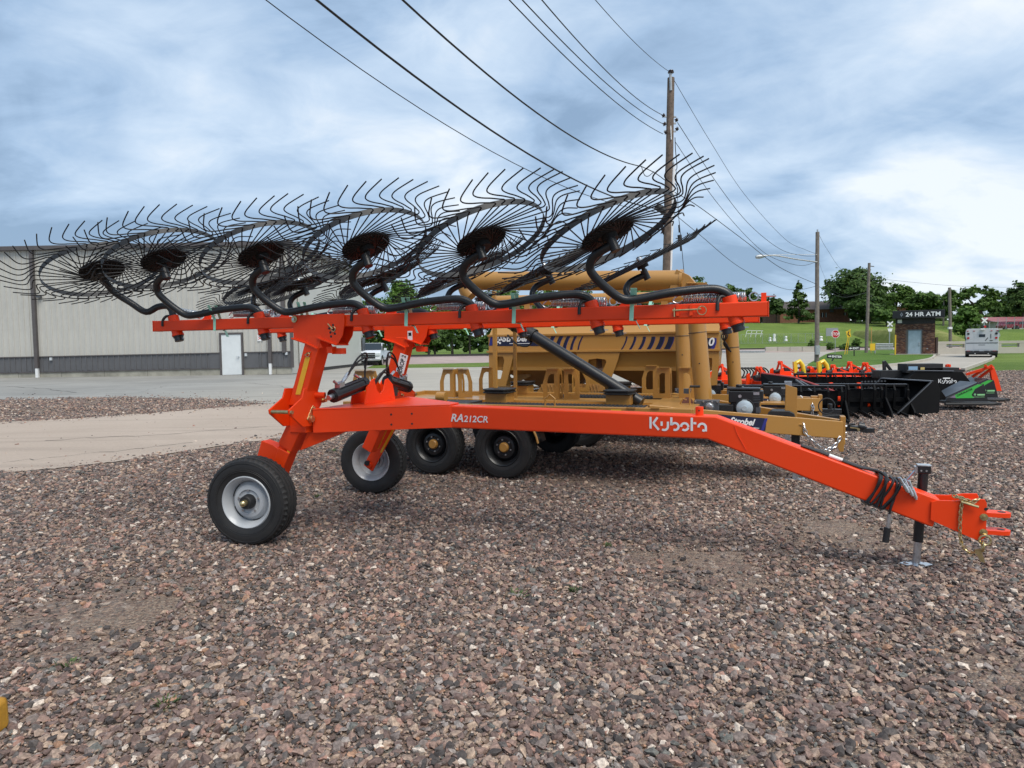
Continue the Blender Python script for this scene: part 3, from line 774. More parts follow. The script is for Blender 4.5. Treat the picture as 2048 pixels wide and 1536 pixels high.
# --- arms, sleeves, springs, straps
armpath = [(0, 0, .02), (-.008, 0, .085), (-.064, .008, .122), (-.15, .022, .130), (-.353, .07, .112), (-.545, .112, .079), (-.634, .135, .081), (-.719, .174, .143), (-.792, .219, .223), (-.812, .239, .274), (-.787, .261, .33), (-.723, .281, .369), (-.655, .295, .396)]
arm1 = []
for px, py, v in [(346, 634, .77), (343, 620, .77), (334, 612, .78), (315, 614, .80), (292, 624, .84), (262, 606, .88), (228, 584, .94), (210, 562, 1.0), (203, 549, 1.03)]:
    u, z = LUZ(px, py, v); arm1.append((u - UK[0], v - .77, z - BZ))
NRM = (-.436, -.19, 1.0)
nn_ = (NRM[0] ** 2 + NRM[1] ** 2 + 1) ** .5; NRM = tuple(x / nn_ for x in NRM)
RW = .432
# wheel-local meshes (z = axis, away from the arm)
def pol(r, deg, z=0): return V((r * cos(radians(deg)), r * sin(radians(deg)), z))
def tine_pts(mir):
    g = -1 if not mir else 1     # sense of the hooks as seen along +z
    P = [pol(.105, g * 66, -.008), pol(.165, g * 40, -.006), pol(RW, 0, -.012), pol(RW + .028, g * -2.0, -.012), pol(RW + .046, g * -.6, -.011), pol(RW + .056, g * 3, -.010),
         pol(.505, g * 9.5, -.002), pol(.522, g * 15.5, .006), pol(.545, g * 19.4, .014), pol(.575, g * 20.4, .02), pol(.615, g * 18.2, .028), pol(.70, g * 11.5, .045)]
    return P[:3] + smooth(P[3:], 3)
NT = 40
def rim_mesh(nm):
    b = B(); b.lathe([(RW, -.020), (RW + .003, -.020), (RW + .003, .018), (RW, .018)], (0, 0, 0), (0, 0, 1), 80, True)
    return meshof(nm, b, RIMSTEEL, ang=30)
rimme = rim_mesh('rake_wheel')
tinem = {m: meshof('tine', B().tube(tine_pts(m), .0044, 5), WIRE, ang=60) for m in (False, True)}
def tines_joined(m):
    b = B()
    for k in range(NT):
        c_, s_ = cos(2 * pi * k / NT), sin(2 * pi * k / NT)
        b.tube([V((p.x * c_ - p.y * s_, p.x * s_ + p.y * c_, p.z)) for p in tine_pts(m)], .0041, 4)
    return meshof('tines', b, WIRE, ang=60)
tinesj = tines_joined(True)
b = B().lathe([(.001, .012), (.16, .012), (.168, .004), (.168, -.004), (.16, -.010), (.05, -.014), (.05, -.05), (.001, -.05)], (0, 0, 0), (0, 0, 1), 40)
rw_ = random.Random(3)
for k in range(40):
    th = 2 * pi * k / 40; a0 = pol(.075, math.degrees(th) + 40, -.013 - .004 * (k % 2)); a1 = pol(.162, math.degrees(th), -.012 - .003 * (k % 2)); b.tube([a0, a1], .0045, 5)
for k in range(10): b.cyl(pol(.13, k * 36, -.012), pol(.13, k * 36, -.022), .008, 6)
discm = meshof('hub_plate', b, DISC, ang=35)
b = B().lathe([(.001, .055), (.022, .055), (.026, .045), (.026, .01)], (0, 0, 0), (0, 0, 1), 14); capm = meshof('hub_cap', b, ZINC, ang=35)
def frame_of(n):
    n = V(n).normalized(); a = n.cross(ZD).normalized(); bb = n.cross(a)
    return Matrix((a, bb, n)).transposed().to_4x4()
for s in (1, -1):
    for k in range(6):
        u0 = UK[k] + (0 if s > 0 else -.144 if k else 0)
        path = arm1 if (k == 0) else armpath
        hubc = (-.687, .26, .482)
        if k == 0:
            hu, hz_ = LUZ(204, 538, 1.06); hubc = (hu - UK[0], .29, hz_ - BZ)
        jit = random.Random(k * 3 + (s > 0)); dj = jit.uniform(-.015, .015)
        pts = [S(s, u0 + p[0], .77 + p[1], BZ + p[2]) for p in path]
        sm_ = smooth(pts, 4)
        nv = NRM
        if s > 0:
            nv = [(-.435, -.09, 1), (-.475, -.09, 1), (-.466, -.08, 1), (-.455, -.15, 1), (-.461, -.14, 1), (-.469, -.10, 1)][k]
            if k: hubc = [None, (-.707, .26, .520), (-.705, .26, .505), (-.683, .26, .50), (-.667, .26, .487), (-.695, .26, .474)][k]
        n = (UD * nv[0] + VD * (nv[1] * s) + ZD * nv[2]).normalized()
        hc = S(s, u0 + hubc[0], .77 + hubc[1], BZ + hubc[2] + dj)
        b = B().tube(sm_, .0275, 14)
        e = sm_[-1]
        b.cyl(e - n * .045, e + n * .045, .030, 14)
        b.cyl(e, hc - n * .03, .019, 12)
        arm = obj('arm', b, BLACKP, rake, ang=50)
        # sleeve through the beam, cap under it
        ax = (S(s, .05, .77, -.17) - S(s, 0, .77, 0)).normalized()
        if s < 0: ax = (UD * .26 - ZD).normalized()
        t0 = S(s, u0 - .012, .77, BZ + .082); t1 = t0 + ax * .175
        b = B().cyl(t0, t1, .043, 18).cyl(t0 + ax * .09, t0 + ax * .10, .046, 18)
        b.cyl(t0 + ax * .155, t1, .047, 18)
        sl = obj('pivot_sleeve', b, ORANGE, rake, bev=.003)
        b = B().cyl(t1, t1 + ax * .045, .036, 16).cyl(t1, t1 + ax * .012, .041, 16); obj('grease_cap', b, BLACKP, sl, bev=.003)
        b = B().bar(t1 + ax * .02 - UD * .06, t1 + ax * .02 + UD * .06, .006, .006); obj('cotter_pin', b, ZINC, sl)
        b = B().tube(fillet([t0 + ax * .01 + UD * .03, t0 + ax * -.004 - UD * .05 + VD * .02 * s, t0 - UD * .062 + VD * .05 * s - ZD * .03, t0 - UD * .062 + VD * .055 * s - ZD * .085], .02, 3), .011, 8); obj('stop_lever', b, BLACKM, sl)
        # spring
        vs_ = .735; zs = BZ + .092
        if k == 0:
            a0 = S(s, u0 + .03, vs_, zs + .03); a1 = S(s, u0 + .26, vs_, zs - .01)
        else:
            a0 = S(s, u0 - .29, vs_, zs - .004); a1 = S(s, u0 + .085, vs_, zs - .012)
        b = B().coil(a0, a1, .027, .0042, 34 if k else 22, 5, 10)
        dd_ = (a1 - a0).normalized()
        b.tube(smooth([a0 + ZD * .02, a0 - dd_ * .03 + ZD * .01, a0 - dd_ * .06 - ZD * .02, a0 - dd_ * .03 - ZD * .035, a0 - ZD * .02], 3), .0042, 6)
        b.torus(a1 + dd_ * .045, VD, .026, .0042, 16, 6)
        sp_o = obj('spring', b, ZINC, rake, ang=60)
        bx = S(s, u0 + (.185 if k == 5 else .245 if k else .36), .745, BZ + .044)
        b = B().torus(a1 + dd_ * .085, VD, .02, .004, 14, 6, .7).cyl(a1 + dd_ * .10, bx + ZD * .035 + UD * .07, .0055, 8); obj('eye_bolt', b, ZINC, sp_o)
        if k == 5: bb_ = B().bar(bx, bx + ZD * .055, .02, .03, UD)
        else: bb_ = B().wprism([bx - UD * .085, bx + UD * .015, bx + UD * .015 + ZD * .055, bx - UD * .012 + ZD * .052], .01, VD)
        obj('spring_bracket', bb_, ORANGE, rake, bev=.002)
        # strap round arm and beam
        if k:
            uu = u0 + {5: -.595, 4: -.53, 3: -.50, 2: -.52, 1: -.42}[k]
            zt = BZ + .145; lean = .05 if k > 2 else .06
            w2 = .013
            f0 = S(s, uu, .77 + .0525, BZ - .050); f1 = S(s, uu + .004, .77 + .0525, BZ + .045); f2 = S(s, uu + lean * .5, .77 + .135, BZ + .145)
            g0_ = S(s, uu, .77 - .0525, BZ - .050); g1_ = S(s, uu + lean * .5, .77 + .06, BZ + .150)
            b = B()
            for p, q in ((f0, f1), (f1, f2), (f2, g1_), (g1_, g0_), (g0_, f0)): b.bar(p, q, w2 * 2, .0015, (q - p).cross(UD))
            b.bar(g0_ + UD * .01, g0_ + UD * .035 - ZD * .05, w2 * 2, .0015)
            obj('strap', b, STRAP, rake)
        # the spider wheel
        fm = frame_of(n)
        # turn the frame so that hooks start at random phase
        fm = Matrix.Translation(hc - ORG[rake]) @ fm @ Matrix.Rotation(jit.uniform(0, .15), 4, 'Z')
        w = bpy.data.objects.new('rake_wheel', rimme); COL.objects.link(w); w.parent = rake; w.matrix_local = fm
        h = bpy.data.objects.new('hub_plate', discm); COL.objects.link(h); h.parent = w
        h = bpy.data.objects.new('hub_cap', capm); COL.objects.link(h); h.parent = w
        mir = s < 0
        if s > 0:
            for q in range(NT):
                to = bpy.data.objects.new('tine', tinem[mir]); COL.objects.link(to); to.parent = w
                to.rotation_euler = (jit.gauss(0, .006), jit.gauss(0, .006), 2 * pi * q / NT + jit.gauss(0, .012))
        else:
            to = bpy.data.objects.new('tines', tinesj); COL.objects.link(to); to.parent = w; to['kind'] = 'stuff'
# safety pin at the right end of the near beam
b = B().cyl(S(1, 3.19, .835, BZ + .005), S(1, 3.36, .835, BZ + .008), .006, 8).cyl(S(1, 3.2, .835, BZ - .035), S(1, 3.2, .835, BZ + .02), .004, 8).torus(S(1, 3.365, .84, BZ + .0), VD, .026, .0035, 18, 6)
obj('lock_pin', b, BRASS, rake)
b = B()
for u in (3.22, 3.30): b.bar(S(1, u, .828, BZ - .03), S(1, u, .828, BZ + .04), .016, .02, UD)
obj('pin_lug', b, ORANGE, rake, bev=.002)
# --- frame: tongue + wing plate
HALF = .08; vn = .20
prof = [(1.20, 1.02), (3.40, .985), (4.76, .495), (4.72, .315), (3.34, .825), (1.20, .84)]
b = B().wprism([L(u, VC, z) for u, z in prof], .16, VD)
tong = obj('tongue', b, ORANGE, rake, bev=.012)
def legpoly(b, p, q, w, z0, z1):
    p = V(p); q = V(q); d = (q - p).normalized(); n = V((d.y, -d.x, 0))
    return b
# wing arms (tapering box legs) and top deck
for s in (1, -1):
    pts = [(1.36, .197), (.47, .805), (.466, .805), (.466, .60), (1.0, .197)]
    b = B().wprism([S(s, u, v, .93) for u, v in pts], .176, ZD)
    wl = obj('wing_leg', b, ORANGE, rake, bev=.006)
    b = B()
    for t in (.30, .45):
        for z in (.885, .965):
            p = S(s, 1.36 + (.47 - 1.36) * t, .197 + (.805 - .197) * t, z); nrm = (S(s, .47, .805, 0) - S(s, 1.36, .197, 0)).normalized(); nrm = V((nrm.y, -nrm.x, 0)) * (-s)
            if nrm.dot(VD) * s < 0: nrm = -nrm
            b.cyl(p - nrm * .004, p + nrm * .003, .008, 10)
    obj('bolt_hole', b, BLACKM, wl)
b = B().wprism([L(1.34, VC + .09, 1.024), L(.468, .81, 1.024), L(.468, .24 - .81, 1.024), L(1.34, VC - .09, 1.024)], .010, ZD)
obj('deck_plate', b, ORANGE, rake, bev=.003)
# central cylinder bracket: two notched plates
def PU(px, py, u):
    d = ray(px, py); t = (u - (CAMP - M0).dot(UD)) / d.dot(UD); return CAMP + d * t
for du in (0, -.13):
    poly = [(-.24, 1.03), (-.20, 1.17), (-.125, 1.225), (-.085, 1.215), (-.05, 1.13), (0, 1.10), (.05, 1.13), (.085, 1.215), (.125, 1.225), (.20, 1.17), (.24, 1.03)]
    b = B().wprism([L(.66 + du, VC + .03 + y, z) for y, z in poly], .012, UD)
    b.cyl(L(.667 + du, VC - .13, 1.065), L(.669 + du, VC - .13, 1.065), .014, 12)
    obj('cylinder_bracket', b, ORANGE, rake, bev=.002)
for s in (1, -1):
    # --- post
    p0 = S(s, .375, .785, 1.12); p1 = S(s, .52, .77, 1.56)
    d = (p1 - p0).normalized()
    b = B(); sdn = UD; vv_ = d.cross(UD).normalized()
    b.box((p0 + p1) / 2 - d * .02, ((p1 - p0).length + .10, .14, .14), d, UD, vv_)
    post = obj('wing_post', b, ORANGE, rake, bev=.008)
    # amber reflector on the outer face
    fo = S(1, 0, 1, 0) - S(1, 0, 0, 0); fo = (VD * s)
    outn = (fo - d * fo.dot(d)).normalized()
    cpt = p0 + d * .17 + outn * .073 - UD * .005
    b = B().box(cpt, (.30, .045, .003), d, UD, outn); obj('reflector', b, YELLOWREF, post)
    b = B().torus(cpt + d * .17 + outn * .01, outn, .016, .003, 12, 5).cyl(cpt + d * .165 - UD * .03 + outn * .008, cpt + d * .19 + UD * .02 + outn * .008, .004, 6); obj('lynch_pin', b, BRASS, post)
    # --- head: two side plates around the beam
    hp = [(.335, BZ + .052), (.80, BZ + .052), (.80, BZ - .02), (.78, BZ - .11), (.735, BZ - .175), (.56, BZ - .125), (.60, BZ - .20), (.56, BZ - .205), (.46, BZ - .16), (.335, BZ - .125)]
    for dv in (.062, -.062):
        b = B().wprism([S(s, u, .77 + dv, z) for u, z in hp], .010, VD)
        if dv > 0:
            for q in ((.70, -.03), (.705, -.065), (.675, -.085), (.715, -.095), (.665, -.055), (.68, -.115)):
                pp = S(s, q[0], .77 + dv, BZ + q[1]); b.m(1).cyl(pp, pp + VD * s * .0062, .010, 10).m(0)
            pc = S(s, .335 + .03, .77 + dv, BZ + .03)
        obj('head_plate', b, [ORANGE, BLACKM], rake, bev=.002)
    b = B().wprism([S(s, u, .77, z) for u, z in [(.325, BZ - .118), (.46, BZ - .156), (.56, BZ - .20), (.56, BZ - .212), (.455, BZ - .168), (.325, BZ - .130)]], .17, VD)
    b.wprism([S(s, u, .77, z) for u, z in [(.56, BZ - .118), (.73, BZ - .172), (.73, BZ - .184), (.56, BZ - .130)]], .17, VD)
    b.box(S(s, .655, .80, BZ - .215), (.05, .06, .05), UD, VD, ZD).box(S(s, .70, .77, BZ - .225), (.09, .06, .045), UD, VD, ZD)
    obj('head_flange', b, ORANGE, rake, bev=.003)
    pc = S(s, .352, .84, BZ + .022)
    b = B().cyl(pc, pc + VD * s * .006, .026, 20).m(1).cyl(pc, pc + VD * s * .016, .011, 8); obj('pivot_bolt', b, [BRASS, ZINC], rake)
    b = B().torus(S(s, .705, .842, BZ - .06), VD, .018, .0035, 14, 6).cyl(S(s, .66, .845, BZ - .02), S(s, .70, .845, BZ - .06), .005, 6); obj('hitch_pin', b, BRASS, rake)
    # --- pivot plates (faces look along the tongue)
    pl = [(.95, 1.19), (.85, 1.185), (.84, 1.205), (.72, 1.10), (.76, 1.04), (.80, 1.01), (.86, .895), (.98, .90), (1.13, 1.01), (1.135, 1.04), (.98, 1.12)]
    oy = -.07
    for uu in (.452, .275):
        b = B().wprism([S(s, uu, v + oy, z) for v, z in pl], .014, UD)
        obj('pivot_plate', b, ORANGE, rake, bev=.003)
    b = B().cyl(S(s, .285, 1.115 + oy, 1.025), S(s, .475, 1.115 + oy, 1.025), .014, 12); obj('stop_pin', b, BRASS, rake)
    q = S(s, .461, .90 + oy, .955); q2 = S(s, .461, .86 + oy, 1.035)
    b = B().wprism([q - ZD * .035, q - VD * .035 * s, q2 - VD * .02 * s, q2 + ZD * .02, q2 + VD * .02 * s, q + VD * .035 * s], .006, UD).cyl(q, q + UD * .03, .026, 18).cyl(q2, q2 + UD * .018, .012, 8)
    obj('link_pin', b, BRASS, rake, bev=.002)
    q = S(s, .46, .80 + oy, 1.13); b = B().cyl(q - UD * .02 + VD * .02, q + UD * .07, .023, 16).m(1).cyl(q + UD * .07, q + UD * .0712, .011, 12); obj('lug_tube', b, [ORANGE, BLACKM], rake, bev=.002)
    q = S(s, .46, .735 + oy, 1.085); b = B().cyl(q, q + UD * .035, .017, 6).cyl(q, q + UD * .01, .022, 14); obj('castle_nut', b, BRASS, rake)
    # --- lower sleeve and caster leg
    s0 = S(s, .35, .77, .95); s1 = S(s, .215, .77, .72); s2 = S(s, .095, .77, .50)
    b = B().bar(s0, s1, .135, .135, VD).box(S(s, .36, .77, .93), (.15, .16, .17), UD, VD, ZD); obj('socket', b, ORANGE, rake, bev=.006)
    b = B().bar(S(s, .25, .77, .80), s2, .115, .105, VD)
    leg = obj('caster_leg', b, ORANGE, rake, bev=.006)
    b = B().wprism([S(s, u - .055, .80, z) for u, z in [(.06, .77), (.17, .74), (.25, .69), (.27, .64), (.21, .61), (.15, .62), (.08, .50), (-.03, .53)]], .10, VD)
    if s > 0: obj('fork_cheek', b, ORANGE, rake, bev=.004)
    fdir = (s2 - s1).normalized()
    b = B().box(S(s, .200, .77 + .060, .60), (.22, .028, .003), fdir, fdir.cross(VD), VD); obj('reflector', b, YELLOWREF, leg)
    b = B().box(S(s, .125, .852, .585), (.13, .022, .003), fdir, fdir.cross(VD), VD).m(1).box(S(s, .112, .853, .582), (.13, .012, .004), fdir, fdir.cross(VD), VD); obj('warning_decal', b, [WHITE, YELLOWREF], leg)
    b = B().wprism([S(s, .40, .78, .845), S(s, .66, .60, .845), S(s, .50, .70, .77), S(s, .34, .80, .70)], .012, VD); obj('gusset', b, ORANGE, rake, bev=.002)
    # --- ground wheel
    wc = L(.05, 1.02, .337) if s > 0 else L(-.055, -.84, .337)
    axw = V((-.185, -.983, .0)) * s
    w, hp_, hub_ = wheel(rake, wc, axw, .337, .205, .192, SILVER, BLACKM, 'out', .052, 5, .075)
    b = B().cyl(hp_ - axw * .01, hp_ + axw * .035, .026, 18, .022).lathe([(.022, .035), (.012, .047), (.001, .05)], hp_, axw, 18); obj('axle_cap', b, BRASS, w)
    # axle and fork blade on the inner side
    inn = -axw
    a0 = wc + inn * .14
    b = B().cyl(wc + axw * .02, a0 + inn * .05, .026, 14); obj('axle', b, BLACKM, rake)
    top = S(s, .22, .84, .70)
    b = B().bar(a0 + inn * .025 - ZD * .05, V((top.x, top.y, top.z)) + inn * .0, .10, .02, inn).cyl(a0 + inn * .012, a0 + inn * .05, .035, 16)
    if s > 0: obj('fork_blade', b, ORANGE, rake, bev=.006)
    if s < 0:
        # the far blade is seen in front of its wheel
        u_, z_ = LUZ(740, 930, -.70); ub_, zb_ = LUZ(783, 850, -.70)
        p0_, p1_ = L(u_, -.70, z_), L(ub_, -.70, zb_)
        d_ = (p1_ - p0_).normalized()
        b = B().bar(p0_ - d_ * .04, p1_ + d_ * .1, .022, .115, ZD.cross(d_).cross(d_) * 1).cyl(p0_, p0_ + VD * .03, .032, 16); bl = obj('fork_blade', b, ORANGE, rake, bev=.006)
        b = B().bar(p0_ + d_ * .16 + VD * .012 + UD * .052, p1_ + VD * .012 + UD * .052, .003, .022, ZD.cross(d_).cross(d_)); obj('reflector', b, YELLOWREF, bl)
# drop decal on the far post
dcl = S(-1, .50, .70, 1.30)
pf0 = S(-1, .375, .785, 1.12); pf1 = S(-1, .52, .77, 1.56)
d = (pf1 - pf0).normalized(); e_ = VD.cross(d).normalized()
if e_.dot(UD) < 0: e_ = -e_
cn = PV(804, 727, -.445)
b = B().box(cn, (.18, .085, .002), d, e_, VD); dl = obj('drop_decal', b, WHITE, rake)
text('lettering', 'DROP 2', .062, cn - d * .085 - e_ * -.022 + VD * .002, d, -e_, TXTBLACK, dl, bold=.02, th=.0005, xs=.78)
lb = PV(820, 671, -.455); b = B().box(lb, (.05, .002, .085), UD, VD, ZD).m(1).box(lb + VD * .002 + ZD * .012, (.03, .001, .03), UD, VD, ZD); obj('small_decal', b, [WHITE, TXTBLACK], rake)
# --- hydraulic cylinders with fittings and hoses
for s in (1, -1):
    c0 = S(s, .58, .70, 1.12); c1 = S(s, .61, .27, 1.205); d = (c1 - c0).normalized()
    b = B().cyl(c0 + d * .03, c1 - d * .03, .046, 18).cyl(c0, c0 + d * .05, .054, 12).cyl(c1 - d * .07, c1 - d * .02, .052, 12)
    for k in range(6):
        th = k * pi / 3; _, a, e = basis(d); o_ = a * cos(th) * .05 + e * sin(th) * .05; b.cyl(c0 + o_, c1 - d * .04 + o_, .006, 6)
    cy = obj('hydraulic_cylinder', b, BLACKP, rake)
    b = B().cyl(c0 - d * .05, c0, .022, 12).box(c0 + d * .09 + ZD * .065, (.06, .05, .045), d, UD, ZD).cyl(c0 + d * .06 + ZD * .08, c0 + d * .02 + ZD * .11, .012, 8).cyl(c0 + d * .12 + ZD * .08, c0 + d * .15 + ZD * .10, .012, 8)
    b.cyl(c1 - d * .10 + ZD * .06, c1 - d * .16 + ZD * .10, .012, 8)
    obj('fitting', b, ZINC, cy)
    for h_ in range(2):
        a = c0 + d * (.15 + .02 * h_) + ZD * .10; m_ = c0 + d * .30 + ZD * (.20 + .03 * h_) + UD * .02; e2 = c1 + ZD * (.12 - .08 * h_) - d * .02
        b = B().tube(smooth([a, m_, m_ + d * .12 + ZD * .01, e2 + ZD * .06, e2], 6), .008, 8); obj('hose', b, HOSE, rake)
        b = B().cyl(a - d * .02 - ZD * .01, a + d * .045 + ZD * .035, .011, 8); obj('hose_ferrule', b, ZINC, rake)
for k in range(3):
    a = L(.66, VC - .16 - .02 * k, 1.14); b = B().tube(smooth([L(.62, VC + .10, 1.14), L(.66, VC + .02 - .05 * k, 1.27 + .02 * k), L(.62, VC - .18, 1.25 + .02 * k), L(.58, VC - .28, 1.12), L(.60, VC - .26, 1.04)], 6), .008, 8); obj('hose', b, HOSE, rake)
b = B().box(L(.60, VC - .26, 1.13), (.06, .10, .14), UD, VD, ZD).cyl(L(.62, VC - .2, 1.18), L(.62, VC - .33, 1.2), .022, 10); obj('valve_block', b, BLACKM, rake)
# --- hitch end
b = B()
hpz = [(1863, 1004), (1876, 1001), (1911, 1002), (1942, 999), (1970, 999), (1974, 1007), (1972, 1074), (1959, 1082), (1940, 1075), (1861, 1040)]
hl = [LUZ(x, y, .215) for x, y in hpz]
for v in (.207, .033):
    b = B().wprism([L(u, v, z) for u, z in hl], .014, VD)
    if v > .1: b.m(1).cyl(L(4.995, .214, .46), L(4.995, .216, .46), .010, 10)
    obj('hitch_plate', b, [ORANGE, BLACKM], rake, bev=.003)
for z in (.415, .305):
    b = B(); pr = [(4.92, -.05), (5.10, -.05), (5.135, -.035), (5.15, 0), (5.135, .035), (5.10, .05), (4.92, .05)]
    b.wprism([L(u, VC + y, z) for u, y in pr], .026, ZD).m(1).cyl(L(5.10, VC, z + .0135), L(5.10, VC, z + .0145), .022, 14)
    obj('clevis_tongue', b, [ORANGE, BLACKM], rake, bev=.004)
for z, u in ((.41, 4.985), (.315, 4.985)):
    b = B().cyl(L(u, VC - .13, z), L(u, .240, z), .010, 12).cyl(L(u, .215, z), L(u, .228, z), .017, 6).cyl(L(u, .213, z), L(u, .217, z), .022, 18); obj('hitch_bolt', b, BRASS, rake)
b = B().torus(L(4.985, .25, .275), VD, .030, .007, 18, 7).torus(L(4.975, .25, .235), UD, .022, .006, 16, 7, 1.3); obj('shackle', b, BRASS, rake)
b = B().wprism([L(4.93, .25, .215), L(4.965, .25, .22), L(4.99, .25, .135), L(4.965, .25, .14)], .006, VD); obj('safety_hook', b, BRASS, rake)
def chain(path, pitch, R, r, seg=10):
    b = B(); P = smooth(path, 12); acc = 0; k = 0
    for p, q in zip(P[:-1], P[1:]):
        acc += (q - p).length
        if acc >= pitch:
            acc = 0; k += 1; d = (q - p).normalized(); _, a, e = basis(d); n = a if k % 2 else e
            b2 = d.cross(n)
            vs = []
            c = p
            ring = [c + d * (R * 1.5 * cos(t)) + b2 * (R * .85 * sin(t)) for t in [2 * pi * i / seg for i in range(seg)]]
            b.tube(ring + [ring[0]], r, 5, False)
    return b
b = chain([L(4.87, .22, .515), L(4.86, .225, .42), L(4.86, .23, .28), L(4.875, .235, .22)], .016, .011, .0038); b2 = chain([L(4.82, .20, .53), L(4.86, .22, .52), L(4.92, .215, .50), L(4.95, .21, .515)], .016, .012, .0042)
b.add(b2.v, b2.f); b3 = chain([L(4.875, .235, .22), L(4.91, .24, .19), L(4.955, .245, .20)], .016, .011, .0038); b.add(b3.v, b3.f)
b.cyl(L(4.86, .23, .50), L(4.95, .24, .475), .008, 8)
obj('safety_chain', b, BRASS, rake)
# --- jack
jt, jb = L(4.70, -.02, .64), L(4.665, .0, .012); d = (jt - jb).normalized()
b = B().cyl(jt, jb + d * .155, .030, 4 * 5); jk = obj('jack', b, BLACKP, rake, bev=.003)
b = B().cyl(jb, jb + d * .16, .024, 20); obj('jack_tube', b, ZINC, jk)
bp_ = jb + ZD * .004; b = B().wprism([bp_ + UD * x + VD * y for x, y in [(-.10, .015), (-.06, .05), (.03, .055), (.10, -.02), (.07, -.055), (-.05, -.045)]], .007, ZD); obj('jack_foot', b, ZINC, jk, bev=.002)
b = B().box(jt + ZD * .01 + VD * .0, (.075, .07, .05), UD, VD, ZD); jc = obj('jack_head', b, BLACKP, jk, bev=.005)
b = B().box(jt + ZD * .038, (.08, .075, .006), UD, VD, ZD).box(jt + ZD * .005 - UD * .045, (.02, .05, .045), UD, VD, ZD).cyl(jt - UD * .05, jt - UD * .11 - ZD * .09, .007, 8)
b.cyl(jt + UD * .01 + VD * .036 + ZD * .005, jt + UD * .01 + VD * .039 + ZD * .005, .006, 8); b.cyl(jt - UD * .02 + VD * .036 + ZD * .005, jt - UD * .02 + VD * .039 + ZD * .005, .006, 8)
obj('jack_cap', b, ZINC, jk)
# crank handle hanging by the hose bundle
q0, q1 = PV(1788, 1003, .24), PV(1772, 1083, .24)
b = B().cyl(PV(1779, 1028, .24), PV(1776, 1057, .24), .013, 12); ch_ = obj('quick_coupler', b, ZINC, rake)
b = B().cyl(PV(1775, 1055, .24), PV(1771, 1084, .24), .020, 14); obj('coupler_sleeve', b, BLACKM, ch_)
b = B().tube(smooth([PV(1787, 1002, .235), PV(1782, 1013, .24), PV(1779, 1030, .24)], 4), .007, 8); obj('hose_tail', b, HOSE, ch_)
# hose bundle wrapped round the tongue
b = B(); rb = random.Random(5)
def tz(u):  # top and bottom of the inclined tongue
    f = (u - 3.40) / (4.76 - 3.40); return .985 + (.495 - .985) * f, .825 + (.315 - .825) * (u - 3.34) / (4.72 - 3.34)
for k in range(9):
    u = 4.33 + .14 * k / 8 + rb.uniform(-.02, .02); du = rb.uniform(.03, .11)
    z1, _ = tz(u + du); _, z0 = tz(u)
    r = .012 + rb.uniform(0, .018)
    P = [L(u, VC + .08 + r, z0 + .0), L(u + du * .6, VC + .08 + r, (z0 + z1) / 2), L(u + du, VC + .08 + r * .8, z1), L(u + du, VC, z1 + r), L(u + du, VC - .08 - r, z1 - .01), L(u, VC - .08 - r, z0), L(u, VC, z0 - r)]
    b.tube(smooth(P + [P[0]], 5), .0078, 7)
for k in range(3):
    z1, _ = tz(4.30); b.tube(smooth([L(3.95, VC + .02 - .02 * k, tz(3.95)[0] + .01), L(4.1, VC + .03 - .03 * k, tz(4.1)[0] + .014), L(4.30, VC + .04 - .02 * k, z1 + .012), L(4.42, VC + .06, tz(4.42)[0] + .035), L(4.47, VC + .085, tz(4.47)[0])], 5), .0085, 7)
obj('hose_bundle', b, HOSE, rake)
b = B()
for k in range(3):
    a = PV(1799 + 9 * k, 955 + 3 * k, .26 - .02 * k); e = PV(1817 + 8 * k, 985 + 7 * k, .25 - .02 * k); dd_ = (e - a)
    b.cyl(a, a + dd_ * .45, .009, 10).cyl(a + dd_ * .45, a + dd_ * .9, .0125, 10).cyl(a + dd_ * .9, e, .008, 10)
obj('coupler_tips', b, ZINC, rake)
b = B().cyl(L(4.12, VC + .03, tz(4.12)[0] + .015), L(4.20, VC + .03, tz(4.20)[0] + .015), .013, 10); obj('hose_tag', b, WHITE, rake)
# round socket on the tongue, weld seams
b = B().cyl(L(3.28, VC + .0, .985), L(3.28, VC, 1.045), .028, 18).m(1).cyl(L(3.28, VC + .028, 1.02), L(3.28, VC + .029, 1.02), .006, 8); obj('jack_socket', b, [ORANGE, BLACKM], rake, bev=.003)
b = B().tube([L(3.52, .202, .93), L(3.54, .202, .87), L(3.60, .202, .76)], .0022, 6); obj('weld_seam', b, ORANGE, rake)
# lettering
text('model_lettering', 'RA', .088, L(1.345, vn + .002, .892), UD, ZD, TXTWHITE, tong, bold=.022, shear=.25, th=.0006)
text('model_lettering', '212CR', .072, L(1.462, vn + .002, .892), UD, ZD, TXTWHITE, tong, bold=.014, shear=.15, th=.0006, xs=1.04)
def ribbon(b, pts, w, o, ex, ey, h):
    P = [V((x, y, 0)) for x, y in pts]; n = len(P); vs = []
    for i in range(n):
        t_ = (P[min(i + 1, n - 1)] - P[max(i - 1, 0)]).normalized(); nn2 = V((-t_.y, t_.x, 0)) * (w / 2)
        for q in (P[i] - nn2, P[i] + nn2): vs.append(o + ex * (q.x * h) + ey * (q.y * h))
    b.add(vs, [(2 * i, 2 * i + 1, 2 * i + 3, 2 * i + 2) for i in range(n - 1)])
def arc(cx, cy, r, a0, a1, n=12): return [(cx + r * cos(radians(a0 + (a1 - a0) * k / n)), cy + r * sin(radians(a0 + (a1 - a0) * k / n))) for k in range(n + 1)]
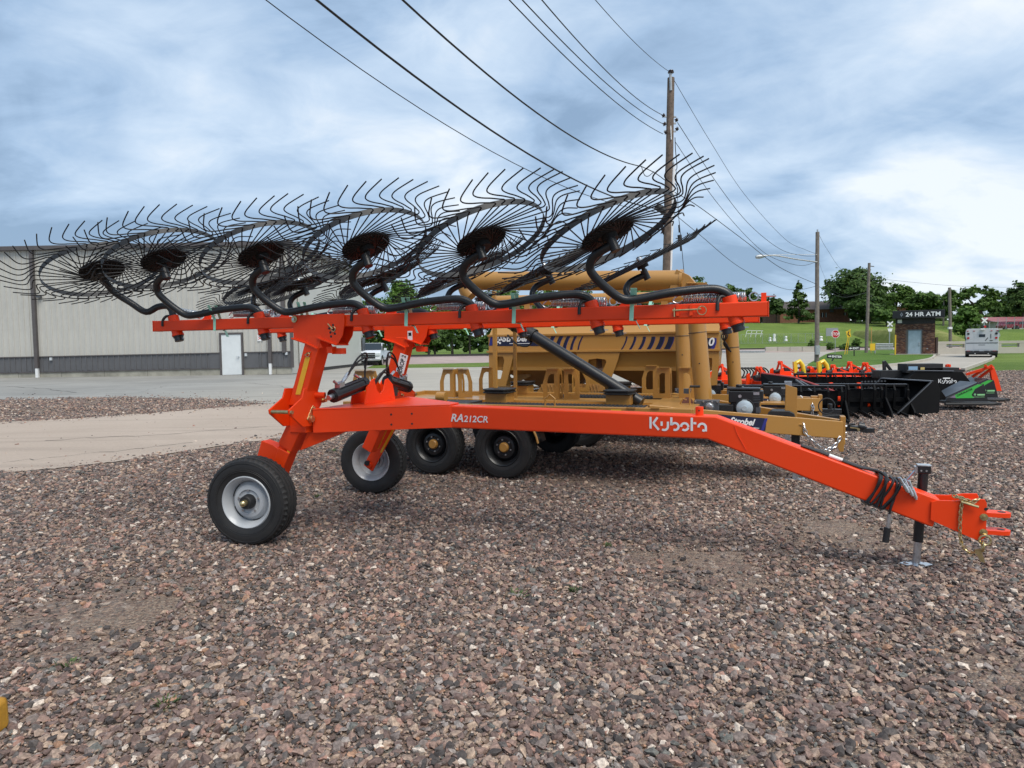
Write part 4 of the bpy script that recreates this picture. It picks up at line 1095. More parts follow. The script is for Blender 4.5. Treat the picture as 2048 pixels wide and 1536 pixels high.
def kubota(o, ex, ey, h, parent, m):
    b = B(); w = .17; x = 0
    def R(p): ribbon(b, [(x + a, c) for a, c in p], w, o, ex, ey, h)
    R([(.08, .08), (.08, 1.0)]); R([(.62, .98), (.30, .52), (.33, .46), (.72, .0)])
    x = .86; R([(.08, .66), (.08, .32)]); R([(.56, .66), (.56, .3)] + arc(.28, .28, .28, 0, -125)[1:])
    x = 1.60; R([(.08, 1.0), (.08, .38)]); R([(.10, .44)] + arc(.36, .30, .27, 140, -115))
    x = 2.36; R(arc(.33, .31, .27, 185, -5)); R(arc(.33, .31, .27, -12, -128))
    x = 3.12; R([(.10, 1.02), (.10, .0)]); R([(.22, .60), (.44, .60)])
    x = 3.66; R(arc(.33, .31, .27, 185, 0) + [(.60, .0)]); R([(.52, .04), (.34, .09)])
    q = obj('maker_lettering', b, m, parent, ang=0); return q
KUB_O = PV(1299, 859, vn + .0025)
kubota(KUB_O, UD, (ZD - UD * .0), .092, tong, TXTWHITE)
# ================================================================== DECK TRAILER (nearest gold trailer)
MATB = mat('black_rubber_mat', (.03, .032, .036), .6, noise=.3, nscale=6)
def FX(u, v, z): return L(u, v, z)
t1 = thing('deck_trailer', L(1.5, -2.9, 0), 'gold flat deck trailer with slotted box guides and upright auger tube behind the orange rake', 'trailer', 'gold seed trailers')
DZ = .835
b = B().box(L(.93, -2.9, DZ - .075), (4.1, 2.06, .05), UD, VD, ZD)
deck = obj('deck', b, GOLD, t1, bev=.005)
b = B()
for v in (-1.90, -3.90): b.box(L(.93, v, DZ - .06), (4.14, .07, .125), UD, VD, ZD)
for u in (-1.12, 2.98): b.box(L(u, -2.9, DZ - .06), (.07, 2.0, .12), UD, VD, ZD)
obj('side_rail', b, GOLD, t1, bev=.006)
b = B().box(L(.93, -2.35, DZ - .21), (4.0, .1, .16), UD, VD, ZD).box(L(.93, -3.45, DZ - .21), (4.0, .1, .16), UD, VD, ZD)
for u in np.arange(-.9, 2.9, .6): b.box(L(float(u), -2.9, DZ - .15), (.06, 1.9, .08), UD, VD, ZD)
obj('chassis', b, GOLD, t1, bev=.004)
def ribbed(u0, u1, v0, v1):
    b = B().box(L((u0 + u1) / 2, (v0 + v1) / 2, DZ - .035), (u1 - u0, v1 - v0, .03), UD, VD, ZD)
    n = int((u1 - u0) / .045)
    for k in range(n): b.box(L(u0 + .02 + k * .045, (v0 + v1) / 2, DZ - .016), (.02, v1 - v0 - .02, .012), UD, VD, ZD)
    obj('rubber_mat', b, MATB, t1)
ribbed(.55, 2.85, -2.38, -1.98); ribbed(1.0, 2.85, -3.78, -3.45)
b = B().box(L(-.35, -2.3, DZ - .033), (1.45, .7, .03), UD, VD, ZD); obj('rubber_mat', b, MATB, t1)
b = B().box(L(1.2, -2.95, DZ - .03), (3.4, .5, .03), UD, VD, ZD); obj('centre_plank', b, GOLD, t1)
def rrect_pts(o, ex, ey, cx, x0, x1, z0, z1, slant, n=4, r=.02):
    pass
def guide_plate(b, o, ex, w, h, lean=.05):
    """slotted plate with one sloping edge, standing at o, along ex"""
    nrm = ex.cross(ZD)
    out = [(0, 0), (w, 0), (w, h * .55), (w - lean, h), (0, h)]
    # densify outer to match the rounded slot
    def at2(poly, k, n):
        per = []; tot = 0
        for i in range(len(poly)):
            a = V((*poly[i], 0)); c = V((*poly[(i + 1) % len(poly)], 0)); per.append((tot, a, c)); tot += (c - a).length
        s_ = tot * k / n
        for t0, a, c in per:
            l = (c - a).length
            if s_ <= t0 + l: q = a + (c - a) * ((s_ - t0) / l); return (q.x, q.y)
    n = 30; m_ = w * .27
    inn = [(m_, h * .16), (w - m_, h * .16), (w - m_, h * .58), (w - m_ - lean * .55, h * .84), (m_, h * .84)]
    O = []; I = []
    # radial correspondence keeps the ring tidy
    c = V((w * .47, h * .5, 0))
    def hit(poly, th):
        d = V((cos(th), sin(th), 0)); best = None
        for i in range(len(poly)):
            a = V((*poly[i], 0)) - c; e_ = V((*poly[(i + 1) % len(poly)], 0)) - c; ed = e_ - a
            den = d.x * ed.y - d.y * ed.x
            if abs(den) < 1e-9: continue
            t = (a.x * ed.y - a.y * ed.x) / den; s_ = (a.x * d.y - a.y * d.x) / den
            if t > 0 and -1e-6 <= s_ <= 1 + 1e-6 and (best is None or t < best): best = t
        return c + d * best
    angs = sorted([2 * pi * k / 20 for k in range(20)] + [math.atan2(y - c.y, x - c.x) % (2 * pi) for x, y in out])
    for th in angs:
        p = hit(out, th); q = hit(inn, th); O.append(o + ex * p.x + ZD * p.y); I.append(o + ex * q.x + ZD * q.y)
    b.ring(O, I, .008, nrm)
def guide(u, v, su=1, sv=1, w=.20, h=.37, parent=t1, z=DZ - .01):
    o = L(u, v, z)
    b = B(); guide_plate(b, o, UD * su, w, h); guide_plate(b, o + VD * .004 * sv, VD * sv, w * .9, h)
    tl = o + ZD * h
    b.box(o + UD * su * (w * .35) + ZD * (h + .012) - VD * sv * .02, (w * .72, .05, .006), UD, VD, ZD)
    return obj('box_guide', b, GOLD, parent)
for px, py, su, sv in [(908, 795, -1, -1), (917, 795, 1, -1), (985, 789, -1, -1), (1117, 798, -1, -1), (1128, 798, 1, -1), (1152, 783, 1, 1), (1339, 797, -1, -1), (1314, 788, -1, -1), (1358, 797, 1, -1)]:
    p = gp(px, py, DZ - .01) - M0; guide(p.dot(UD), p.dot(VD), su, sv)
for px, py, su in [(716, 800, -1), (722, 800, 1)]:
    p = gp(px, py, DZ - .01) - M0; guide(max(-1.05, p.dot(UD)), max(-3.8, p.dot(VD)), su, -1)
def pad(px, py, w=.30):
    p = gp(px, py, DZ - .02) - M0; u, v = p.dot(UD), p.dot(VD)
    b = B().box(L(u, v - .12, DZ + .035), (w * .92, .26, .11), UD, VD, ZD); q = obj('pad_base', b, GOLD, t1, bev=.004)
    pr = [(-.5, -.3), (-.38, -.5), (.38, -.5), (.5, -.3), (.5, .3), (.38, .5), (-.38, .5), (-.5, .3)]
    b = B()
    for k, (z, s_) in enumerate(((DZ + .105, 1.12), (DZ + .122, 1.04), (DZ + .139, 1.14))):
        b.wprism([L(u + x * w * s_, v - .12 + y * .34 * s_, z) for x, y in pr], .014, ZD)
    obj('bearing_pad', b, BLACKM, q, bev=.003)
pad(992, 806); pad(1040, 787, .26); pad(1236, 810); pad(1236, 790, .26)
# loop handle and hooks on the near rail
p = gp(1100, 812, DZ) - M0; u, v = p.dot(UD), p.dot(VD)
b = B().tube([L(u - .055, v, DZ - .02), L(u - .055, v, DZ + .08), L(u, v, DZ + .125), L(u + .055, v, DZ + .08), L(u + .055, v, DZ - .02)], .010, 8); obj('loop_handle', b, GOLD, t1)
b = B().cyl(L(-.10, -2.35, DZ + .04), L(.02, -2.35, DZ + .04), .06, 16); obj('roller', b, GOLD, t1, bev=.003)
for px in (1185, 1262, 1310): 
    q = PV(px, 816, -1.86); b = B().box(q, (.09, .015, .012), UD, VD, ZD); obj('stake_clip', b, GOLD, t1)
q = PV(1232, 822, -1.861); b = B().box(q, (.11, .004, .03), UD, VD, ZD); obj('caution_label', b, YELLOW, t1)
# wheels and fender
for u in (.06, .95):
    wheel(t1, L(u, -1.97, .355), VD, .355, .225, .20, BLACKP, GOLD, 'out', .052, 6, .05)
    wheel(t1, L(u, -3.85, .355), -VD, .355, .225, .20, BLACKP, GOLD, 'out', .052, 6, .05, seg=48)
b = B()
def fend(u0, s_):
    o = []
    for k in range(9):
        th = radians(10 + 75 * k / 8); o.append((u0 + s_ * .43 * cos(th) * 1.02, .355 + .43 * sin(th)))
    return o
o = fend(.95, 1)
vs = [];
for vv in (-1.84, -2.12): vs += [L(u_, vv, z_) for u_, z_ in o]
b.add(vs, [(k, k + 1, 9 + k + 1, 9 + k) for k in range(8)])
fd = obj('fender', b, BLACKP, t1); md = fd.modifiers.new('solid', 'SOLIDIFY'); md.thickness = .012
b = B().tube([L(u_, -1.84, z_) for u_, z_ in o], .012, 8); obj('fender_edge', b, GOLD, fd)
# posts carrying the stowed auger
for px, w_ in ((990, .045), (1030, .04)):
    v_ = -2.55 if px < 1000 else -3.1
    u_, _ = LUZ(px, 700, v_); b = B().bar(L(u_, v_, DZ - .03), L(u_, v_, 2.15 if px < 1000 else 2.1), w_, w_, UD); obj('saddle_post', b, GOLD, t1, bev=.003)
# stowed horizontal auger, elbow and black down spout
ha, hb_ = PV(940, 562, -2.85), PV(1366, 561, -2.85)
b = B().tube([ha, hb_], .117, 28).cyl(ha + (hb_ - ha) * .0, ha + (hb_ - ha) * .006, .125, 28).cyl(hb_ - (hb_ - ha) * .012, hb_, .127, 28)
au = obj('auger_tube', b, GOLD, t1, ang=50)
ee = (hb_ - ha).normalized()
b = B().tube(smooth([ha + ee * .02, ha - ee * .07 - ZD * .02, ha - ee * .05 - ZD * .12, ha + ee * .02 - ZD * .20], 5), .098, 24); obj('auger_elbow', b, GOLD, au, ang=50)
b = B().wprism([hb_ + ZD * .12 - ee * .06, hb_ + ZD * .05 + ee * .08, hb_ - ZD * .05 + ee * .16, hb_ - ZD * .13 + ee * .02, hb_ - ZD * .10 - ee * .14], .20, VD).box(hb_ - ZD * .04 + ee * .16, (.22, .26, .012), ee, VD, ZD)
obj('hinge_box', b, GOLD, au, bev=.006)
b = B().box(ha + (hb_ - ha) * .735 - ZD * .16, (.18, .12, .10), ee, VD, ZD); obj('saddle', b, GOLD, au, bev=.004)
sp0, sp1, sp2_ = PV(955, 607, -2.85), PV(1068, 672, -2.80), PV(1283, 806, -2.60)
d = (sp2_ - sp1).normalized()
b = B().tube([sp1 - d * .25, sp2_], .070, 22); so = obj('down_spout', b, BLACKP, t1, ang=50)
b = B().cyl(sp1 - d * .27, sp1 - d * .0, .082, 22); b.cyl(sp1 - d * .03, sp1, .088, 22); obj('spout_collar', b, BLACKM, so)
b = B().tube([sp0 - ZD * .05, sp1 - d * .2], .078, 18)
for k in range(6):
    q = sp0 + (sp1 - sp0) * (k / 6); b.cyl(q, q + d * .02, .088, 18)
obj('spout_hose', b, BLACKM, so)
b = B().tube(smooth([sp1 - UD * .35 + ZD * .02, sp1 - UD * .22 - ZD * .10, sp1 - UD * .08 - ZD * .12, sp1 - ZD * .02], 6), .011, 8); obj('spout_cord', b, HOSE, so)
# upright auger with gearbox
v0_ = PV(1389, 600, -2.7); v1_ = PV(1407, 798, -2.7)
b = B().tube([v1_, v0_ + ZD * .05], .095, 28); up = obj('upright_auger', b, GOLD, t1, ang=50)
dd_ = (v0_ - v1_).normalized()
b = B().torus(v1_ + dd_ * .74, dd_, .097, .004, 28, 6); obj('cable_tie', b, HOSE, up)
b = B().cyl(v1_ + dd_ * .40 + VD * .094, v1_ + dd_ * .40 + VD * .097, .008, 8); obj('rivet_hole', b, BLACKM, up)
g0 = PV(1414, 813, -2.58)
b = B().box(g0, (.26, .14, .15), UD, VD, ZD); gbx = obj('gearbox', b, GREY, t1, bev=.008)
b = B()
for x, z in ((-.115, .06), (-.115, -.06), (.115, .06), (.115, -.06), (-.03, .06), (.06, .06), (-.04, -.06)): b.cyl(g0 + VD * .07 + UD * x + ZD * z, g0 + VD * .085 + UD * x + ZD * z, .010, 6)
b.lathe([(.001, .03), (.035, .028), (.05, .01), (.052, 0)], g0 + VD * .07 + UD * .03, VD, 18)
obj('gearbox_bolts', b, ZINC, gbx)
# engine builder
def engine(parent, c, s=1., name='engine'):
    def P(x, y, z): return c + (UD * x + VD * y + ZD * z) * s
    b = B().box(P(-.04, 0, .26), (.26 * s, .24 * s, .13 * s), UD, VD, ZD).box(P(.13, 0, .27), (.12 * s, .20 * s, .12 * s), UD, VD, ZD).box(P(0, -.02, .10), (.30 * s, .24 * s, .22 * s), UD, VD, ZD)
    b.box(P(-.01, 0, .345), (.34 * s, .2 * s, .03 * s), UD, VD, ZD)
    b.cyl(P(-.07, -.05, .36), P(-.07, -.05, .39), .035 * s, 14)
    en = obj(name, b, BLACKP, parent, bev=.010)
    b = B().cyl(P(0, .10, .14), P(0, .135, .14), .105 * s, 26).cyl(P(0, .135, .14), P(0, .15, .14), .085 * s, 26)
    obj('starter_housing', b, BLACKM, en, bev=.004)
    tri = [P(.085 * cos(a), .152, .14 + .08 * sin(a)) for a in [2 * pi * k / 24 for k in range(24)]]
    b = B().lathe([(.088 * s, .150 * s), (.084 * s, .162 * s), (.06 * s, .172 * s), (.03 * s, .176 * s), (.028 * s, .182 * s), (.001, .182 * s)], P(0, 0, .14), VD, 26).wprism([P(-.05, .152, .20), P(.05, .152, .20), P(.02, .152, .235), P(-.02, .152, .235)], .012, VD)
    obj('starter_cover', b, mat('pale_silver_paint', (.52, .60, .64), .3, metal=.3), en)
    b = B().box(P(.14, .08, .12), (.05 * s, .05 * s, .06 * s), UD, VD, ZD).cyl(P(.13, .10, .04), P(.17, .10, .04), .02 * s, 10)
    for k in range(5): b.box(P(.11, .09, .20 + .018 * k), (.1 * s, .03 * s, .006 * s), UD, VD, ZD)
    obj('carburettor', b, GREY, en)
    b = B().cyl(P(-.05, .125, .27), P(-.05, .132, .27), .018 * s, 12).box(P(.12, .105, .30), (.06 * s, .01 * s, .03 * s), UD, VD, ZD)
    obj('choke_knob', b, ZINC, en)
    return en
ec = PV(1490, 846, -2.72); engine(t1, L((ec - M0).dot(UD), -2.72, .655), .98)
b = B().box(PV(1451, 820, -2.66), (.17, .2, .13), UD, VD, ZD); bt = obj('battery_box', b, BLACKM, t1, bev=.006)
q = PV(1562, 830, -2.75); b = B().wprism([q + UD * x + ZD * z for x, z in ((-.15, -.05), (.15, -.05), (.13, .03), (.08, .055), (-.09, .055), (-.13, .02))], .22, VD); obj('tool_box', b, BLACKM, t1, bev=.01)
q0 = PV(1570, 838, -2.7); b = B().wprism([PV(1569, 842, -2.7), PV(1594, 846, -2.7), PV(1594, 776, -2.7), PV(1571, 769, -2.7)], .012, (VD + UD * .35).normalized()); obj('engine_shield', b, GOLD, t1, bev=.003)
# tongue
for sgn in (1, -1):
    vm = lambda v: -2.9 + sgn * (v + 2.9)
    b = B(); a = (2.55, -2.0); c = (4.44, -2.82)
    b.wprism([L(a[0], vm(a[1]), .86), L(c[0], vm(c[1]), .655), L(c[0], vm(c[1]), .47), L(3.3, vm(-2.33), .585), L(a[0], vm(a[1]), .68)], .06, (S(1, c[0], c[1], 0) - S(1, a[0], a[1], 0)).cross(ZD) if sgn > 0 else (L(c[0], vm(c[1]), 0) - L(a[0], vm(a[1]), 0)).cross(ZD))
    tg = obj('tongue_beam', b, GOLD, t1, bev=.008)
    if sgn > 0:
        da = (L(c[0], c[1], .655) - L(a[0], a[1], .86)).normalized(); hn = V((da.y, -da.x, 0)).normalized()
        if hn.dot(VD) < 0: hn = -hn
        upv = hn.cross(da).normalized()
        if upv.z < 0: upv = -upv
        o = L(a[0], a[1], .86) + (L(c[0], c[1], .655) - L(a[0], a[1], .86)) * .40 + hn * .034 - upv * .10
        b = B().box(o + da * .16, (.52, .003, .13), da, hn, upv); dcl = obj('maker_decal', b, NAVY, tg)
        b = B().wprism([o + da * .40 + upv * .065, o + da * .43 + upv * .065, o + da * .40 - upv * .065, o + da * .37 - upv * .065], .005, hn); obj('decal_edge', b, BLUE, dcl)
        text('maker_name', 'Strobel', .095, o + da * .03 - upv * .02 + hn * .003, da, upv, TXTWHITE, dcl, bold=.03, shear=.3, th=.0006, xs=.92)
        b = B()
        for k in range(7): b.box(o + da * (-.06 + .018 * (k % 3) + .01 * k) + upv * (.03 - .016 * (k // 2)) + hn * .003, (.014, .001, .014), da, hn, upv)
        b.box(o + da * .24 - upv * .045 + hn * .003, (.22, .001, .006), da, hn, upv); obj('maker_mark', b, TXTWHITE, dcl)
b = B().box(L(2.75, -2.9, .80), (.5, 1.7, .06), UD, VD, ZD).box(L(3.4, -2.9, .63), (1.3, .6, .02), UD, VD, ZD); obj('tongue_deck', b, GOLD, t1, bev=.004)
b = B().box(L(4.45, -2.88, .555), (.05, .14, .30), UD, VD, ZD).wprism([L(4.36, -2.82, .48), L(4.47, -2.82, .48), L(4.46, -2.82, .33), L(4.42, -2.82, .33)], .03, VD); ep = obj('hitch_plate', b, GOLD, t1, bev=.006)
b = B()
for z in (.46, .53, .60): b.cyl(L(4.475, -2.84, z), L(4.49, -2.84, z), .012, 6)
obj('plate_bolt', b, ZINC, ep)
b = B().box(L(4.58, -2.88, .575), (.20, .07, .055), UD, VD, ZD).cyl(L(4.60, -2.88, .60), L(4.66, -2.88, .59), .045, 14).wprism([L(4.64, -2.88 + y, .56) + UD * x for x, y in ((0, -.04), (.09, -.02), (.12, 0), (.09, .02), (0, .04))], .05, ZD).cyl(L(4.5, -2.85, .61), L(4.57, -2.85, .625), .012, 8)
cp = obj('coupler', b, BLACKP, t1, bev=.006)
b = B().cyl(L(4.60, -2.85, .57), L(4.60, -2.83, .57), .014, 8).bar(L(4.52, -2.838, .59), L(4.60, -2.838, .58), .012, .012); obj('coupler_pin', b, BRASS, cp)
b = chain([PV(1596, 838, -2.7), PV(1606, 850, -2.62), PV(1613, 868, -2.6), PV(1632, 886, -2.6), PV(1650, 899, -2.62), PV(1668, 893, -2.66), PV(1682, 872, -2.7)], .034, .020, .0055); obj('safety_chain', b, ZINC, t1)
b = chain([PV(1584, 838, -2.75), PV(1592, 842, -2.66), PV(1600, 838, -2.66), PV(1604, 848, -2.64)], .03, .018, .0055); obj('safety_chain', b, ZINC, t1)
b = B().torus(L(4.30, -2.95, .80), VD + UD * .3, .085, .007, 26, 6); obj('breakaway_cable', b, HOSE, t1)
jx = L(3.99, -2.82, .01)
b = B().box(jx + ZD * .19, (.055, .055, .36), UD, VD, ZD); jk1 = obj('jack_leg', b, ZINC, t1, bev=.003)
b = B().box(jx + ZD * .003, (.2, .15, .008), UD, VD, ZD); obj('jack_foot', b, ZINC, jk1)
b = B().box(jx + ZD * .50, (.085, .085, .34), UD, VD, ZD); obj('jack_sleeve', b, BLACKM, t1, bev=.004)
b = B().tube(fillet([PV(1380, 822, -2.45), PV(1379, 776, -2.45), PV(1380, 773, -2.45), PV(1384, 772, -2.45)], .01, 2), .009, 8).m(1).cyl(PV(1380, 773, -2.45), PV(1400, 773, -2.45), .014, 10); obj('crank', b, [GOLD, BLACKM], t1)
b = B().tube([PV(1361, 826, -2.5), PV(1361, 806, -2.5), PV(1366, 797, -2.5), PV(1373, 800, -2.5)], .009, 8).m(1).cyl(PV(1375, 805, -2.62), PV(1375, 805, -2.9), .06, 14); obj('winch', b, [GOLD, mat('rust_brown_primer', (.14, .05, .035), .6)], t1)

# ================================================================== HOPPER TRAILER
t2 = thing('hopper_trailer', L(1.5, -5.4, 0), 'gold seed hopper trailer with navy stripes, parked beyond the flat deck trailer', 'trailer', 'gold seed trailers')
ZT, ZB = 1.69, 1.41
v2 = -4.5
uL, _ = LUZ(977, 690, v2); uR, _ = LUZ(1438, 690, v2)
b = B()
pr = [(v2, ZB), (v2, ZT - .05), (v2 - .10, ZT + .02), (v2 - .35, 2.02), (-6.3 + .35, 2.02), (-6.3 + .10, ZT + .02), (-6.3, ZT - .05), (-6.3, ZB)]
vs = [L(u, v, z) for u in (uL, uR) for v, z in pr]; n = len(pr)
b.add(vs, [tuple(range(n)), tuple(range(n, 2 * n))[::-1]] + [(i, (i + 1) % n, n + (i + 1) % n, n + i) for i in range(n)])
body = obj('hopper_body', b, GOLD, t2, bev=.006)
b = B().box(L((uL + uR) / 2, v2 + .012, ZB - .01), (uR - uL + .04, .05, .03), UD, VD, ZD).box(L((uL + uR) / 2, v2 + .006, ZT - .045), (uR - uL + .02, .03, .03), UD, VD, ZD); obj('rim_rail', b, GOLD, body, bev=.003)
um = (uL + uR) / 2 + .02
for a, c in ((uL + .08, um - .03), (um + .03, uR - .08)):
    m_ = (a + c) / 2; b = B()
    tz_, bz = ZB - .03, .78
    top = [L(a, v2 - .03, tz_), L(c, v2 - .03, tz_), L(c, -6.25, tz_), L(a, -6.25, tz_)]
    mid = [L(a + .02, v2 - .08, 1.14), L(c - .02, v2 - .08, 1.14), L(c - .02, -6.2, 1.14), L(a + .02, -6.2, 1.14)]
    bot = [L(m_ - .18, -5.2, bz), L(m_ + .18, -5.2, bz), L(m_ + .18, -5.6, bz), L(m_ - .18, -5.6, bz)]
    b.add(top + mid + bot, [(i, (i + 1) % 4, 4 + (i + 1) % 4, 4 + i) for i in range(4)] + [(4 + i, 4 + (i + 1) % 4, 8 + (i + 1) % 4, 8 + i) for i in range(4)] + [(8, 9, 10, 11)])
    hp2 = obj('hopper_cone', b, GOLD, t2, ang=20)
    b = B().box(L(m_, v2 - .07, 1.14), (c - a - .05, .03, .05), UD, VD, ZD); obj('cone_rail', b, GOLD, hp2)
# legs: end plates with slot, centre Y plate
def slotplate(pts, hole, th, nm, parent):
    b = B(); b.ring(pts, hole, th, VD); return obj(nm, b, GOLD, parent)
def PVs(l, v): return [PV(x, y, v) for x, y in l]
slotplate(PVs([(978, 703), (1026, 703), (1026, 715), (1020, 740), (1012, 772), (1000, 772), (982, 772), (979, 740)], v2), PVs([(994, 713), (1006, 713), (1009, 720), (1006, 740), (1002, 757), (998, 758), (993, 757), (992, 740)], v2), .02, 'leg_plate', t2)
slotplate(PVs([(1026, 703), (1050, 720), (1062, 752), (1020, 772), (1012, 772), (1018, 740)], v2 - .25), PVs([(1030, 730), (1037, 740), (1033, 754), (1023, 756), (1020, 752), (1026, 736)], v2 - .25), .02, 'leg_plate', t2)
slotplate(PVs([(1151, 702), (1196, 701), (1241, 701), (1236, 720), (1226, 748), (1214, 775), (1196, 775), (1178, 772), (1166, 748), (1158, 720)], v2 + .01), PVs([(1178, 719), (1195, 717), (1211, 719), (1213, 724), (1209, 734), (1204, 744), (1196, 746), (1187, 742), (1180, 733), (1176, 725)], v2 + .01), .02, 'centre_plate', t2)
slotplate(PVs([(1396, 703), (1438, 702), (1438, 720), (1436, 745), (1434, 770), (1400, 772), (1398, 745), (1396, 720)], v2), PVs([(1412, 716), (1424, 716), (1425, 724), (1424, 740), (1422, 756), (1412, 756), (1411, 740), (1411, 724)], v2), .02, 'leg_plate', t2)
b = B()
for vv in (-4.75, -6.05): b.box(L(1.4, vv, .70), (4.4, .09, .16), UD, VD, ZD)
b.box(L(1.4, -5.4, .70), (.1, 1.3, .12), UD, VD, ZD).box(L(0, -5.4, .70), (.1, 1.3, .12), UD, VD, ZD).box(L(3.3, -5.4, .66), (1.2, 1.3, .03), UD, VD, ZD)
obj('chassis', b, GOLD, t2, bev=.005)
MESHT = paint('gold_tread_plate', (.44, .22, .06), .45)
b = B().wprism(PVs([(1070, 790), (1086, 767), (1205, 768), (1212, 782)], -4.35), .02, VD)
for k in range(18): b.bar(PV(1088 + 6.5 * k, 768, -4.33), PV(1082 + 6.5 * k, 788, -4.33), .006, .006); b.bar(PV(1082 + 6.5 * k, 768, -4.33), PV(1088 + 6.5 * k, 788, -4.33), .006, .006)
obj('mesh_fender', b, MESHT, t2)
for u in (.2, 1.15):
    wheel(t2, L(u, -4.55, .355), VD, .355, .22, .20, BLACKP, GOLD, 'out', .052, 6, .05, seg=48)
    wheel(t2, L(u, -6.25, .355), -VD, .355, .22, .20, BLACKP, GOLD, 'out', .052, 6, .05, seg=48)
# decals: navy swooshes
def swoosh(px0, w, lean, parent):
    """curved stripe between the rails"""
    zt, zb = 672, 700
    L_, R_ = [], []
    for k in range(7):
        t = k / 6; y = zt + (zb - zt) * t
        x = px0 + lean * (t ** 1.6 if lean > 0 else 1 - (1 - t) ** 1.6 * 0 - t ** 1.6 * -1 - 1)
        L_.append(PV(x, y, v2 + .004)); R_.append(PV(x + w, y, v2 + .004))
    return L_, R_
def stripe(x0, w, lean):
    b = B(); ps = []; qs = []; rs = []
    for k in range(8):
        t = k / 7; y = 672 + 27 * t + (x0 - 977) * .0035
        x = x0 - lean * (t ** 1.7) if lean > 0 else x0 - lean * (1 - (1 - t) ** 1.7) * 0 - (-lean) * 0
        if lean > 0: x = x0 - lean * t ** 1.7 
        else: x = x0 + lean * (1 - (1 - t) ** 1.7)
        ps.append(PV(x, y, v2 + .0035)); qs.append(PV(x + w * .86, y, v2 + .0035)); rs.append(PV(x + w, y, v2 + .0035))
    n = 8
    b.add(ps + qs, [(i, i + 1, n + i + 1, n + i) for i in range(n - 1)])
    b.m(1).add(qs + rs, [(i, i + 1, n + i + 1, n + i) for i in range(n - 1)])
    return obj('stripe_decal', b, [NAVY, BLUE], body, ang=0)
for x0, w in ((1103, 8), (1119, 8), (1134, 7), (1149, 5), (1164, 3)): stripe(x0, w, -9)
for x0, w in ((1252, 3), (1268, 5), (1286, 6), (1303, 8), (1320, 10), (1337, 12)): stripe(x0, w, 11)
def decal(pts, nm, m): b = B().sheet([PV(x, y, v2 + .003) for x, y in pts]); return obj(nm, b, m, body, ang=0)
d1 = decal([(986, 669), (1092, 670), (1086, 683), (1078, 692), (1000, 692), (978, 691), (980, 680)], 'maker_decal', NAVY)
b = B().sheet([PV(x, y, v2 + .004) for x, y in [(978, 691), (980, 678), (985, 669), (989, 669), (985, 680), (984, 691)]]); obj('decal_edge', b, BLUE, d1, ang=0)
o = PV(1004, 683, v2 + .006)
text('maker_name', 'Strobel', .135, o, UD, ZD, TXTWHITE, d1, bold=.03, shear=.3, th=.0006)
b = B()
for px, py in [(993, 671), (999, 671), (996, 675), (1002, 675), (1006, 673), (993, 679), (999, 680), (1003, 679), (1008, 677), (996, 684), (1000, 686), (993, 688)]: b.box(PV(px, py, v2 + .005), (.03, .002, .028), UD, VD, ZD)
b.box(PV(1040, 687, v2 + .005), (.34, .002, .008), UD, VD, ZD); obj('maker_mark', b, TXTWHITE, d1)
d2 = decal([(1356, 676), (1438 - 6, 676), (1433, 686), (1428, 699), (1352, 699)], 'model_decal', NAVY)
b = B().sheet([PV(x, y, v2 + .004) for x, y in [(1426, 676), (1433, 676), (1433, 686), (1428, 699), (1421, 699), (1426, 688)]]); obj('decal_edge', b, BLUE, d2, ang=0)
text('model_number', '6', .15, PV(1374, 689, v2 + .006), UD, ZD, TXTWHITE, d2, bold=.03, shear=.2, th=.0006)
text('model_number', '0', .15, PV(1416, 691, v2 + .006), UD, ZD, TXTWHITE, d2, bold=.03, shear=.2, th=.0006)
# stowed tube and uprights
ha, hb2 = PV(986, 602, -5.4), PV(1402, 593, -5.4)
b = B().tube([ha, hb2], .085, 22); obj('auger_tube', b, GOLD, t2, ang=50)
for px in (1056, 1330): q = PV(px, 600, -5.4); b = B().box(q - ZD * .15, (.1, .12, .3), UD, VD, ZD); obj('saddle', b, GOLD, t2)
for (xt, yt, xb, yb, v_, r_) in ((1364, 600, 1368, 788, -4.2, .095), (1461, 640, 1471, 784, -4.85, .092)):
    a, c = PV(xb, yb, v_), PV(xt, yt, v_); b = B().tube([a, c], r_, 24); uo = obj('upright_auger', b, GOLD, t2, ang=50)
    dd_ = (c - a).normalized(); b = B().torus(a + dd_ * .62 * (c - a).length, dd_, r_ + .003, .004, 24, 5); obj('cable_tie', b, HOSE, uo)
    b = B().cyl(a + dd_ * .42 * (c - a).length + VD * r_, a + dd_ * .42 * (c - a).length + VD * (r_ + .002), .009, 8); obj('rivet_hole', b, BLACKM, uo)
    b = B().box(a + ZD * .0 + VD * .02, (.22, .16, .16), UD, VD, ZD); g_ = obj('gearbox', b, GREY, t2, bev=.006)
    b = B()
    for x in (-.09, .09):
        for z in (-.06, .06): b.cyl(a + UD * x + ZD * z + VD * .10, a + UD * x + ZD * z + VD * .115, .010, 6)
    obj('gearbox_bolts', b, ZINC, g_)
b = B()
for k in range(4): b.tube(smooth([PV(1448 + 3 * k, 655, -4.7), PV(1455 - 4 * k, 672, -4.68), PV(1447 + 2 * k, 688, -4.7), PV(1462, 704, -4.74)], 5), .009, 6)
obj('control_cable', b, HOSE, t2)
for px, py, v_, s_ in ((1550, 813, -5.2, .9), (1422, 806, -5.0, .9)):
    q = PV(px, py, v_); engine(t2, q, s_)
a = L(2.9, -4.9, .70); c = L(4.36, -5.35, .62)
